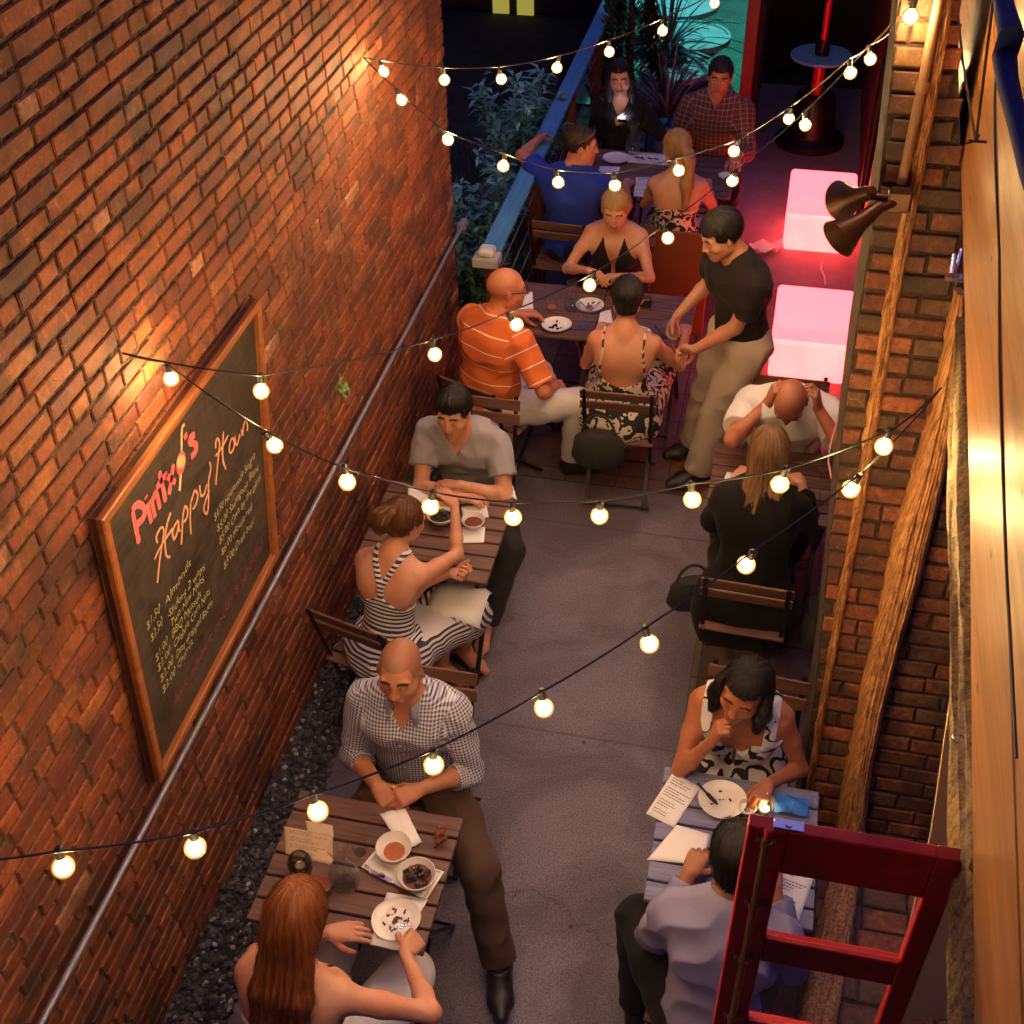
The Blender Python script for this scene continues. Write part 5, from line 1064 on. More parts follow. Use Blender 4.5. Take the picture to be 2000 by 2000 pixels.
# ------------------------------------------------------------------ glowing stools and heater
def rbox(d, r, seg=5):
    bm = bmesh.new(); bmesh.ops.create_cube(bm, size=1)
    for v in bm.verts: v.co = Vector((v.co.x*d[0], v.co.y*d[1], v.co.z*d[2]))
    bmesh.ops.bevel(bm, geom=list(bm.edges), offset=r, segments=seg, affect='EDGES', profile=.5); bm.verts.ensure_lookup_table(); r_ = ([v.co.copy() for v in bm.verts], [tuple(v.index for v in f.verts) for f in bm.faces]); bm.free(); return r_
def glow():
    m, nt, b = newmat('glowing_plastic'); b.inputs['Base Color'].default_value = (.8, .3, .3, 1); b.inputs['Roughness'].default_value = .4
    v = coords(nt); n1 = noise(nt, v, 2.2, 2); c = mixc(nt, ramp(nt, n1, [(.35, 0.), (.65, 1.)]), (1, .044, .047), (1, .060, .056)); nt.links.new(c, b.inputs['Emission Color']); b.inputs['Emission Strength'].default_value = 3.0; return m
M['glow'] = glow(); M['glow2'] = emit('glowing_pad', (1, .052, .062), 2.3, (.8, .3, .3))
for i, (y0, y1, lab) in enumerate(((8.69, 9.24, 'far glowing pink cube stool beside the red wall'), (6.93, 7.45, 'near glowing pink cube stool behind the bald man in white'))):
    st = empty('light_cube', (.335, (y0+y1)/2, 0), lab, 'stool', 'glowing cube stools'); m = MB(); vs, fs = rbox((.50, y1-y0, .30), .035); m.add(vs, fs); m.build('cube_body', M['glow'], st, True, (0, 0, .155))
    m = MB(); vs, fs = rbox((.505, y1-y0+.004, .125), .03); m.add(vs, fs); m.build('seat_pad', M['glow2'], st, True, (0, 0, .368))
m = MB(); m.tube([onz(*p, .01) for p in ((1606, 512), (1603, 525), (1610, 540), (1612, 556))], .006, 6); tag(recenter(m.build('power_cord', M['napkin'], None, True), onz(1606, 530, .01)), 'short pale power cord between the two glowing stools', 'cord')
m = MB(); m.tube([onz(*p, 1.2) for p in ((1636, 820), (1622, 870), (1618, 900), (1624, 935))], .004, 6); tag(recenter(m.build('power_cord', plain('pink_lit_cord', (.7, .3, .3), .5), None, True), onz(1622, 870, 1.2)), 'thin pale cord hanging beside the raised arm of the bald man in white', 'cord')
HX, HY = .215, 10.72; ht = empty('patio_heater', (HX, HY, 0), 'patio heater with a heavy dark base, round shelf and red lit pole', 'heater')
m = MB(); m.lathe([(0, 0), (.30, 0), (.30, .05), (.21, .10), (.17, .42), (.15, .44), (0, .44)], n=36); m.build('base', M['blackpipe'], ht, True)
m = MB(); m.lathe([(0, .76), (.255, .76), (.26, .77), (.255, .78), (0, .78)], n=40); m.build('shelf', plain('blue_sheen_shelf', (.22, .55, 1.0), .3, 0, .05, 8, 0), ht, True)  # blue reflection put into the shelf's base colour
m = MB(); m.tube([(0, 0, .44), (0, 0, .755)], .05, 16); m.tube([(0, 0, .785), (0, 0, 2.1)], .028, 14); m.build('pole', plain('red_lit_pole', (.65, .03, .05), .3, .2, .05, 8, 0), ht, True)  # red glow of the stools put into the pole's base colour
m = MB(); m.tube([(0, 0, .785), (0, 0, .90)], .062, 16); m.build('valve_cover', M['blackpipe'], ht, True); m = MB(); m.lathe([(0, 2.1), (.10, 2.1), (.12, 2.3), (.38, 2.34), (.0, 2.46)], n=32); m.build('burner_hood', M['galv'], ht, True)

# ------------------------------------------------------------------ blue rail along the terrace
M['rail'] = wood('blue_painted_timber', (.05, .20, .36), (.10, .34, .58), 1, .8, .6, .25)
fr = empty('timber_railing', (-1.68, 9, 0), 'blue painted timber railing with dark posts along the far terrace', 'railing')
m = MB(); m.box((0, .30, .985), (.125, 5.6, .035), ch=.004); m.build('handrail', M['rail'], fr)
for i in range(5): m = MB(); m.box((0, -2.4+i*1.3, .483), (.09, .09, .966)); m.build('post', M['leather'], fr)
for z in (.2, .38, .56, .74, .88): m = MB(); m.tube([(-.0, -2.35, z), (0, 3.0, z)], .004, 6); m.build('cable', M['galv'], fr, True)
m = MB(); m.box((0, -2.56, .985), (.16, .12, .06), ch=.006); m.build('end_block', plain('grey_block', (.42, .40, .42), .7), fr)
m = MB(); vs, fs = rbox((.10, .10, .05), .02); m.add([Vector(v)+Vector((0, -2.55, 1.04)) for v in vs], fs); m.build('lantern_cap', plain('frosted_cap', (.6, .62, .66), .5), fr, True)

# ------------------------------------------------------------------ plants
def leafmat(name, c1, c2, attr=True):
    m, nt, b = newmat(name); a = N(nt, 'ShaderNodeAttribute', attribute_name='Col'); c = mixc(nt, 1.0, mixc(nt, noise(nt, coords(nt), 30, 3), c1, c2), a.outputs['Color'], 'MULTIPLY'); nt.links.new(c, b.inputs['Base Color']); b.inputs['Roughness'].default_value = .45; return m
def leaf(mb, p, d, up, L, W_, col, bend=.25):
    d = Vector(d).normalized(); s_ = d.cross(Vector(up)); s_ = s_.normalized() if s_.length > .01 else Vector((1, 0, 0)); n_ = s_.cross(d); p = Vector(p)
    q1 = p+d*L*.45+n_*L*.06; q2 = p+d*L-n_*L*bend; mb.add([p, q1+s_*W_/2+n_*W_*.12, q1, q1-s_*W_/2+n_*W_*.12, q2], [(0, 1, 2), (0, 2, 3), (1, 4, 2), (2, 4, 3)], col)
def shrub(name, loc, rad, h, n, L, W_, mat, label, cat='plant', seed=1, group=None, stems=14):
    r_ = random.Random(seed); o = empty(name, loc, label, cat, group); m = MB(); st = MB(); tips = []
    for i in range(stems):
        a = r_.uniform(0, 6.28); rr = rad*math.sqrt(r_.random()); top = Vector((rr*math.cos(a), rr*math.sin(a), h*r_.uniform(.5, 1))); mid = Vector((top.x*.4, top.y*.4, top.z*.5)); pts = [Vector((top.x*.1, top.y*.1, 0)), mid, top]; st.tube(pts, [.006, .005, .002], 5, col=(1, 1, 1)); tips.append(pts)
    for i in range(n):
        pts = r_.choice(tips); t = r_.uniform(.15, 1); p = pts[1].lerp(pts[2], t) if r_.random() < .75 else pts[0].lerp(pts[1], t); a = r_.uniform(0, 6.28); d = Vector((math.cos(a), math.sin(a), r_.uniform(-.1, .9))); k = r_.uniform(.4, 1.35); leaf(m, p+d*.02, d, (0, 0, 1), L*r_.uniform(.6, 1.25), W_*r_.uniform(.7, 1.2), (k, k*r_.uniform(.9, 1.05), k*r_.uniform(.8, 1.1)))
    m.build('foliage', mat, o); st.build('stem', M['bagstem'], o, True); return o
M['bagstem'] = plain('plant_stem', (.10, .08, .04), .8, 0, .2, 30, .2)
M['lf_blue'] = leafmat('blue_green_leaf', (.06, .24, .22), (.20, .48, .44)); M['lf_green'] = leafmat('green_leaf', (.04, .13, .04), (.14, .28, .10)); M['lf_dark'] = leafmat('dark_leaf', (.008, .018, .012), (.03, .06, .035)); M['lf_strap'] = leafmat('strap_leaf', (.03, .035, .05), (.16, .20, .24))
shrub('shrub', (-2.00, 8.75, .1), .34, 1.15, 900, .13, .045, M['lf_blue'], 'blue green leafy shrub behind the raised hand on the railing', seed=3); shrub('shrub', (-2.12, 7.95, .0), .30, .90, 700, .11, .04, M['lf_blue'], 'pale leaved shrub lower along the railing beside the light bulb', seed=5); shrub('shrub', (-2.05, 7.50, .0), .28, .55, 500, .10, .04, M['lf_green'], 'low green shrub at the foot of the railing', seed=8)
m = MB(); a_ = (-2.20, 7.6, .12); m.tube([(a_[0]+.12*math.cos(a), a_[1]+.10*math.sin(a), a_[2]+.12*math.sin(a)) for a in [R(90+i*12) for i in range(18)]], .009, 8); tag(recenter(m.build('hose_loop', M['napkin'], None, True), a_), 'pale curved loop of hose below the pale leaved shrub', 'hose')
gr = MB(); rg2 = np.random.RandomState(8)
for i in range(5200):
    x, y = rg2.uniform(-2.9, -1.74), 6.86+rg2.beta(1, 1.6)*3.6; L = rg2.uniform(.04, .15); a = rg2.uniform(0, 6.28); k = rg2.uniform(.35, 1.3); d = Vector((math.cos(a)*.35, math.sin(a)*.35, 1)); leaf(gr, (x, y, -.01), d, (math.cos(a), math.sin(a), .1), L, .009, (k, k, k*.8), .3)
tag(gr.build('grass', M['lf_green']), kind='stuff')
def spiky(loc, n, L, label, potcol, seed=1, z=.38):
    r_ = random.Random(seed); o = empty('potted_palm', loc, label, 'potted plant', 'spiky plants in pots'); m = MB(); m.lathe([(0, 0), (.13, 0), (.18, z), (.195, z), (.195, z+.03), (.17, z+.03), (.165, z-.02), (0, z-.02)], n=28); m.build('pot', plain('pot_glaze', potcol, .4, 0, .1, 8, .1), o, True); m = MB()
    for i in range(n):
        a = r_.uniform(0, 6.28); e = r_.uniform(.15, 1.45); d = Vector((math.cos(a)*math.cos(e), math.sin(a)*math.cos(e), math.sin(e))); s_ = d.cross(Vector((0, 0, 1))).normalized(); l = L*r_.uniform(.7, 1.1); vs = []; k = r_.uniform(.4, 1.5); ns = 6
        for t in range(ns+1): u = t/ns; p = Vector((0, 0, z+.05))+d*l*u-Vector((0, 0, 1))*l*.45*u*u*(math.cos(e)+.15); w_ = .017*(1-u)**.6+.001; vs += [p-s_*w_, p+Vector((0, 0, -.006)), p+s_*w_]
        m.add(vs, [f for q in range(ns) for f in ((q*3, q*3+1, q*3+4, q*3+3), (q*3+1, q*3+2, q*3+5, q*3+4))], (k, k, k))
    m.build('foliage', M['lf_strap'], o); return o
spiky((-1.00, 10.05, 0), 85, .75, 'spiky dark strap leaved plant in a blue pot behind the far table', (.06, .25, .45), 2); spiky((-1.15, 11.25, 0), 60, .8, 'spiky plant in a dark pot in front of the teal lit yard', (.03, .03, .04), 4, .5)
def conifer(loc, h, rad, label, seed):
    r_ = random.Random(seed); o = empty('conifer', loc, label, 'tree'); m = MB()
    for i in range(2600):
        t = r_.random()**.8; a = r_.uniform(0, 6.28); rr = rad*(1-t)*(.55+.45*r_.random())*(1+.15*math.sin(5*a+t*20)); p = Vector((rr*math.cos(a), rr*math.sin(a), .12+t*h)); k = r_.uniform(.4, 1.5); leaf(m, p, (math.cos(a), math.sin(a), 1.3), (-math.sin(a), math.cos(a), 0), .11, .03, (k, k, k))
    m.build('crown', M['lf_dark'], o); m = MB(); m.tube([(0, 0, 0), (0, 0, h*.8)], [.05, .015], 8); m.build('trunk', M['bagstem'], o, True); return o
conifer((-1.42, 10.7, 0), 2.0, .36, 'narrow dark evergreen standing left of the teal lit yard', 3)

# ------------------------------------------------------------------ the far yard
def darkwall(name, lo, hi, label, col, cat='wall'):
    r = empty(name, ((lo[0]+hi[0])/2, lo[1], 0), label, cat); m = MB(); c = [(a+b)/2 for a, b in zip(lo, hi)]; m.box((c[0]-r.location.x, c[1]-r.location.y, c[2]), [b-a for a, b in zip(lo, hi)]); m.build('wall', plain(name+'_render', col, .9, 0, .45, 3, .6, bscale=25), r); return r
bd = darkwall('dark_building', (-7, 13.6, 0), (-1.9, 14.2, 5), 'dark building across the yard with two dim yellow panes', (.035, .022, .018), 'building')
for (a, b_) in (((961, -30), (994, 27)), ((1009, -30), (1042, 32))):
    p, q = ony(*a, 13.57), ony(*b_, 13.57); m = MB(); m.box(((p.x+q.x)/2-bd.location.x, -.02, (p.z+q.z)/2), (q.x-p.x, .03, p.z-q.z)); m.build('window', emit('dim_yellow_window', (.30, .26, .045), .33), bd)
darkwall('added_partition', (-.33, 10.36, 0), (-.29, 12.35, 3.4), 'added dark partition behind the red post that holds back the teal light', (.012, .010, .012))  # partition added to darken the gap beside the post and stop teal spill
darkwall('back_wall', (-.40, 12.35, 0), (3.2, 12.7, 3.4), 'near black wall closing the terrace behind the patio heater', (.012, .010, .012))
m = MB(); m.box((0, 0, 1.6), (.10, .10, 3.2), ch=.005); tag(m.build('red_post', M['redwall'], None, False, (-.375, 10.3, 0)), 'slim red post upright beside the teal lit yard', 'post')
def turf():
    m, nt, b = newmat('glittering_green_floor'); v = coords(nt); n1 = noise(nt, v, 70, 3, .8); n2 = noise(nt, v, 3, 4, .7); c = mixc(nt, 1.0, ramp(nt, n1, [(.4, (.03, .12, .06)), (.55, (.10, .35, .2)), (.68, (.6, .9, .7))]), ramp(nt, n2, [(.3, .6), (.7, 1.2)]), 'MULTIPLY'); nt.links.new(c, b.inputs['Base Color']); b.inputs['Roughness'].default_value = .6; return m
sheet('lawn', -2.2, -.30, 11.2, 17, .006, turf())
M['reelw'] = wood('pale_reel_wood', (.38, .42, .42), (.72, .76, .74), 0, .6, .6, .3)
def reel(loc, r, h, label, tilt=0):
    o = empty('cable_reel', loc, label, 'table', 'round cable reel tables'); m = MB(); m.lathe([(0, h), (r*.30, h), (r*.30, h+.012), (r*.38, h+.012), (r*.38, h), (r*.93, h), (r*.93, h+.02), (r, h+.02), (r, h-.03), (0, h-.03)], n=44); m.build('tabletop', M['reelw'], o)
    m = MB(); m.lathe([(0, .03), (r, .03), (r, .0), (0, 0)][::-1], n=40); m.lathe([(r*.55, .03), (r*.5, h-.03)], n=30); m.build('drum', M['redwall'] if 0 else M['bag'], o, True); return o
reel((-1.02, 11.86, 0), .40, .46, 'middle round cable reel table lit teal'); reel((-1.25, 12.75, 0), .44, .46, 'farthest round cable reel table lit teal'); reel((-1.06, 11.05, 0), .34, .46, 'nearest round cable reel table behind the strap leaved plant')
m = MB(); m.box((0, 0, 1.2), (.06, 3.0, 2.4)); tag(m.build('slatted_screen', wood('teal_screen', (.05, .16, .17), (.14, .36, .36), 2, .8, .6, .3), None, False, (-1.75, 13.3, 0)), 'pale upright screen along the left side of the teal lit yard', 'screen')
tl_ = empty('yard_lamp', (-1.0, 12.5, 3.1), 'teal yard lamp above the cable reel tables', 'lamp'); m = MB(); m.lathe([(0, .08), (.05, .08), (.11, 0), (.10, 0), (.045, .07), (0, .07)], n=24); m.build('shade', M['galv'], tl_, True); m = MB(); m.lathe([(0, .03), (.04, 0), (0, -.04)], n=16); m.build('bulb', emit('teal_bulb', (.15, 1, .85), 8), tl_, True)
m = MB(); m.tube([(0, 0, .08), (0, .6, .5), (0, 1.4, .6)], .01, 6); m.build('bracket', M['blackpipe'], tl_, True)
L = bpy.data.lights.new('yard_light', 'SPOT'); L.spot_size = R(88); L.spot_blend = .5; L.energy = 62; L.color = (.10, 1.0, .85); L.shadow_soft_size = .06; lo_ = bpy.data.objects.new('yard_light', L); lo_.location = (0, 0, -.09); lo_.parent = tl_; C.objects.link(lo_)

# ------------------------------------------------------------------ spotlights on the buttress
M['bronze'] = plain('bronze_fitting', (.10, .045, .025), .4, .6, .25, 20, .2); q = onb(1757, 390, .06)
cd = MB(); cd.tube([onb(1838, -20, .03), onb(1800, 172, .03), onb(1761, 360, .03)], .016, 12); cd.tube([onb(1804, 160, .03), onb(1799, 182, .03)], .021, 12); tag(recenter(cd.build('conduit', plain('painted_conduit', (.35, .20, .11), .5, .3, .15, 12, .1), None, True), q), 'painted metal conduit running down to the twin spotlight', 'conduit')
sp = empty('twin_spotlight', tuple(q), 'bronze twin spotlight with two bell shades on the buttress', 'lamp')
def rotto(d): return Vector((0, 0, 1)).rotation_difference(Vector(d).normalized()).to_matrix()
m = MB(); m.box((0, 0, 0), (.075, .05, .075), ch=.008); m.build('junction_box', M['bronze'], sp); mx_ = np.array(MC)
cl = Vector(MC[0]*0); rightw = Vector(MC[:, 0]); upw = Vector(MC[:, 1]); back = Vector(MC[:, 2])
for nm, base, dr, r0, r1, Ln in (('shade', -rightw*.105-upw*.055+back*.03, (-rightw*.80-upw*.62+back*.12), .026, .066, .135), ('shade', -rightw*.115+upw*.02-back*.02, (-rightw*.45+upw*.05-back*.95), .026, .068, .10)):
    m = MB(); rt = rotto(dr); m.tube([Vector((0, 0, 0)), base*.55, base], .014, 10); m.lathe([(0, -.05), (r0*.8, -.045), (r0, 0), (r0*1.2, Ln*.35), (r1, Ln), (r1*.96, Ln), (r0*1.1, Ln*.35), (0, Ln*.3)], base, 28, rt); m.build(nm, M['bronze'], sp, True)

# ------------------------------------------------------------------ string lights
def cordcurve(pts, sag=.02, n=6):
    out = []
    for a, b_ in zip(pts[:-1], pts[1:]):
        for k in range(n): t = k/n; p = a.lerp(b_, t); p.z -= sag*4*t*(1-t)*(b_-a).length; out.append(p)
    out.append(pts[-1]); return out
def bulbmat():
    m, nt, b = newmat('warm_bulb'); lw = N(nt, 'ShaderNodeLayerWeight'); lw.inputs[0].default_value = .5; f = lw.outputs['Facing']
    cs = mathn(nt, 'SUBTRACT', 1.0, f); core = mathn(nt, 'POWER', mathn(nt, 'MAXIMUM', mathn(nt, 'DIVIDE', mathn(nt, 'SUBTRACT', cs, .66), .34), 0.0), 2.0)
    nt.links.new(ramp(nt, cs, [(.0, (1, .42, .08)), (.7, (1, .56, .19)), (.85, (1, .63, .255))]), b.inputs['Emission Color'])  # amber rim of the globe imitates the halo around the bulb
    nt.links.new(mathn(nt, 'ADD', mathn(nt, 'MULTIPLY', core, 315), mathn(nt, 'MULTIPLY_ADD', mathn(nt, 'POWER', cs, 1.6), .9, .06)), b.inputs['Emission Strength']); b.inputs['Base Color'].default_value = (.5, .35, .15, 1); return m
BE = bulbmat(); NB = [0]
def bulb_proto():
    o = empty('light_bulb', (0, 0, 0), 'x', 'light bulb', 'warm globe bulbs of the string lights'); m = MB(); m.lathe([(.027*math.sin(a), -.027*math.cos(a)-.003) for a in [i*math.pi/12*.93 for i in range(13)]]+[(.008, .024), (0, .024)], n=18); m.build('globe', BE, o, True)
    m = MB(); m.lathe([(0, .0245), (.0105, .0245), (.0115, .052), (.006, .058), (0, .058)], n=10); m.build('socket', M['wire'], o, True); return o
BP = bulb_proto(); rb_ = random.Random(12)
def string(label, start, bulbs, end, places):
    pts = [start]; 
    for (px, py, z), pl_ in zip(bulbs, places):
        c = onz(px, py, z) if z else onx(px, py, XW+.10); b_ = BP if NB[0] == 0 else copy_tree(BP); NB[0] += 1; b_.location = c; b_.rotation_euler = (rb_.uniform(-.3, .3), rb_.uniform(-.55, .3), 0); b_['label'] = 'glowing globe bulb '+pl_; mt = Matrix.Rotation(b_.rotation_euler.y, 3, 'Y')@Vector((0, 0, .056)); pts.append(c+mt)
    pts.append(end); m = MB(); m.tube(cordcurve(pts), .0032, 6); o = m.build('light_cable', M['wire'], None, True); tag(recenter(o, start), label, 'cable', 'cables of the string lights')
wA = onx(240, 690, XW+.02); wE = onx(710, 112, XW+.02); pA = onb(1838, 758, .10); pR2 = onb(1826, -25, .06); pF = Vector((-.3, 12.3, 2.3))
string('cable from the chalkboard corner across the middle of the alley', wA, [(333, 738, 0), (535, 868, 2.42), (678, 940, 2.36), (841, 988, 2.31), (1002, 1009, 2.29), (1171, 1006, 2.30), (1352, 974, 2.35), (1524, 944, 2.42), (1727, 870, 2.52)], pA,
       ('brightening the bricks above the chalkboard', 'right of the chalkboard lettering', 'left of the hair of the striped dress woman', 'over the middle left table', 'over the dark trouser leg by the middle left table', 'over the open paving in mid alley', 'left of the black jacket shoulder', 'over the shoulder of the black jacket', 'in front of the torn timber post'))
string('upper cable from the chalkboard to the far right corner', wA, [(510, 762, 2.46), (849, 691, 2.28), (1008, 633, 2.24), (1152, 556, 2.22), (1304, 464, 2.24), (1431, 352, 2.30), (1573, 243, 2.45), (1700, 114, 2.75)], pR2,
       ('on the upper right edge of the chalkboard', 'between the wall pipe and the orange striped back', 'on the orange striped shoulder', 'in front of the woman in the halter top', 'beside the wooden box seat', 'over the red lit paving edge below the plaid shirt', 'at the foot of the heater pole', 'right of the heater shelf, upper one'))
string('cable sagging from the far end of the brick wall to the right', wE, [(784, 194, 2.50), (874, 272, 2.42), (983, 323, 2.36), (1090, 355, 2.32), (1201, 361, 2.30), (1325, 332, 2.31), (1434, 294, 2.35), (1541, 231, 2.40), (1661, 141, 2.75), (1779, 31, 3.40)], onb(1822, -60, .06),
       ('second from the far end of the brick wall', 'on the far corner of the brick wall', 'in front of the pale leaved shrub', 'on the back of the blue t-shirt', 'on the hair of the halter top woman', 'on the ponytailed bare back', 'right of the plaid shirt', 'left of the heater pole', 'right of the heater shelf, lower one', 'at the top beside the conduit'))
string('highest cable across the dark yard', wE, [(749, 139, 0), (868, 155, 2.48), (979, 153, 2.46), (1088, 131, 2.45), (1190, 100, 2.46), (1294, 59, 2.50), (1396, 5, 2.56)], onz(1440, -60, 2.7),
       ('first from the far end of the brick wall', 'at the upper corner of the brick wall', 'over the dark yard', 'left of the blue rail', 'right of the blue rail', 'in front of the cable reel tables', 'at the top of the teal lit yard'))
string('near cable from the left edge up to the torn timber post', onz(-60, 1684, 2.33), [(123, 1692, 2.27), (381, 1654, 2.22), (620, 1583, 2.18), (847, 1493, 2.18), (1062, 1381, 2.20), (1268, 1256, 2.25), (1458, 1102, 2.33), (1663, 954, 2.44)], pA,
       ('lowest left on the brick wall', 'left of the gravel strip', 'above the cream menu of the near left table', 'on the gingham shirt', 'over the lower middle of the paving', 'over the right middle of the paving', 'on the back of the black jacket', 'left of the torn timber post'))
m = MB(); a = onz(665, 738, 2.36); r_ = random.Random(5)
for i in range(9): an = r_.uniform(0, 6.28); leaf(m, a+Vector((r_.uniform(-.02, .02), 0, -.008*i)), (math.cos(an), math.sin(an), -.8), (0, 0, 1), .045, .013, (.5, .6, .35), .1)
m.tube([a+Vector((0, 0, .02)), a-Vector((0, 0, .08))], .002, 5, col=(1, 1, 1)); tag(recenter(m.build('leaf_sprig', M['lf_green']), a), 'small green leaf sprig caught on the upper cable', 'leaves')
m = MB(); vs = []; n = 8; c = onz(1490, 488, .03)
for i in range(n+1):
    for j in range(n+1): u, v = i/n-.5, j/n-.5; vs.append(Vector((u*.26+.03*math.sin(5*v), v*.16+.06*u, .02+.02*math.sin(11*u+6*v)+.014*math.cos(13*v))))
m.add(vs, [(i*(n+1)+j, (i+1)*(n+1)+j, (i+1)*(n+1)+j+1, i*(n+1)+j+1) for i in range(n) for j in range(n)]); tag(m.build('napkin', M['napkin'], None, True, tuple(c)), 'crumpled napkin lit pink on the floor behind the waiter', 'napkin')
# ------------------------------------------------------------------ the guests
M['cl_white'] = cloth('white_cotton', (.72, .70, .72)); M['cl_pale'] = cloth('pale_shirt_trim', (.30, .30, .42)); M['cl_grey'] = cloth('grey_cotton', (.30, .28, .33)); M['cl_black'] = cloth('black_cloth', (.012, .012, .014), var=.2)
M['cl_olive'] = cloth('dark_jacket_cloth', (.006, .0055, .004), var=.2); M['cl_blue'] = cloth('blue_cotton', (.02, .05, .42)); M['cl_lav'] = cloth('lavender_cotton', (.26, .245, .39))
M['cl_jean'] = cloth('dark_denim', (.03, .028, .03), var=.25); M['cl_brown'] = cloth('brown_trouser_cloth', (.085, .05, .035)); M['cl_khaki'] = cloth('khaki_cloth', (.42, .34, .28)); M['cl_cream'] = cloth('cream_trouser_cloth', (.62, .58, .6))
M['cl_beige'] = cloth('beige_cloth', (.5, .42, .38)); M['cl_dark'] = cloth('dark_tee_cloth', (.014, .009, .011), var=.2)
M['cl_orange'] = stripes('orange_striped_knit', (.62, .13, .03), (.85, .68, .58), .095, .055)
M['cl_stripe'] = stripes('navy_striped_jersey', (.70, .66, .68), (.035, .035, .09), .0215, .5)
M['cl_stripe2'] = stripes('navy_upright_stripes', (.75, .72, .74), (.02, .025, .09), .02, .5, axis=0)
M['cl_gingham'] = checks('gingham_shirt_cloth', (.62, .62, .74), (.05, .055, .13), .0135, .48)
M['cl_plaid'] = checks('plaid_shirt_cloth', (.11, .025, .03), (.30, .22, .22), .034, .2)
M['cl_floral'] = floral('floral_dress_cloth', (.62, .52, .46), (.015, .012, .014), 9, .52)
M['cl_floral2'] = floral('flower_print_cloth', (.72, .70, .70), (.012, .012, .016), 7, .40)
M['shoe'] = plain('dark_shoe_leather', (.02, .018, .018), .45, 0, .2); M['canvas'] = checks('checked_canvas_shoe', (.5, .5, .55), (.03, .03, .05), .011, .5, (0, 1)); M['gold'] = plain('gold_metal', (.7, .5, .2), .25, 1, .05)
M['h_black'] = hairmat('black_hair', (.003, .0025, .0025), (.016, .012, .010), .55); M['h_brown'] = hairmat('brown_hair', (.018, .009, .005), (.08, .035, .018))
M['h_auburn'] = hairmat('auburn_hair', (.10, .022, .006), (.38, .12, .03), .38); M['h_blonde'] = hairmat('blonde_hair', (.22, .10, .035), (.60, .38, .17), .4); M['h_dblonde'] = hairmat('dark_blonde_hair', (.12, .055, .02), (.40, .22, .09), .4); M['h_chest'] = hairmat('chestnut_hair', (.05, .018, .008), (.20, .075, .03))
SK1 = (.50, .22, .13); SK2 = (.58, .29, .19); SK3 = (.40, .17, .09); SKP = (.66, .38, .28)
LIP = (.42, .10, .08); BR = (.03, .015, .01)
UP, DN = (0, 0, 1), (0, 0, -1)
def person(label, b, group=None):
    p = empty('person', tuple(b.root), label, 'person', group); return p
def pz(px, py, z): v = onz(px, py, z); return V(*v)
def seat_legs(x, y, dx, dy, spread=.1, side=(0, 0)):
    """two feet on the floor in front of the seat"""
    d = nrm(V(dx, dy, 0)); s_ = V(d[1], -d[0], 0); o = {}
    for k, sg in (('R', 1), ('L', -1)):
        a = V(x, y, .085)+s_*sg*spread; o[k] = (a, d+V(0, 0, 1.2)+s_*sg*.25, d)
    return o
GUESTS = {}
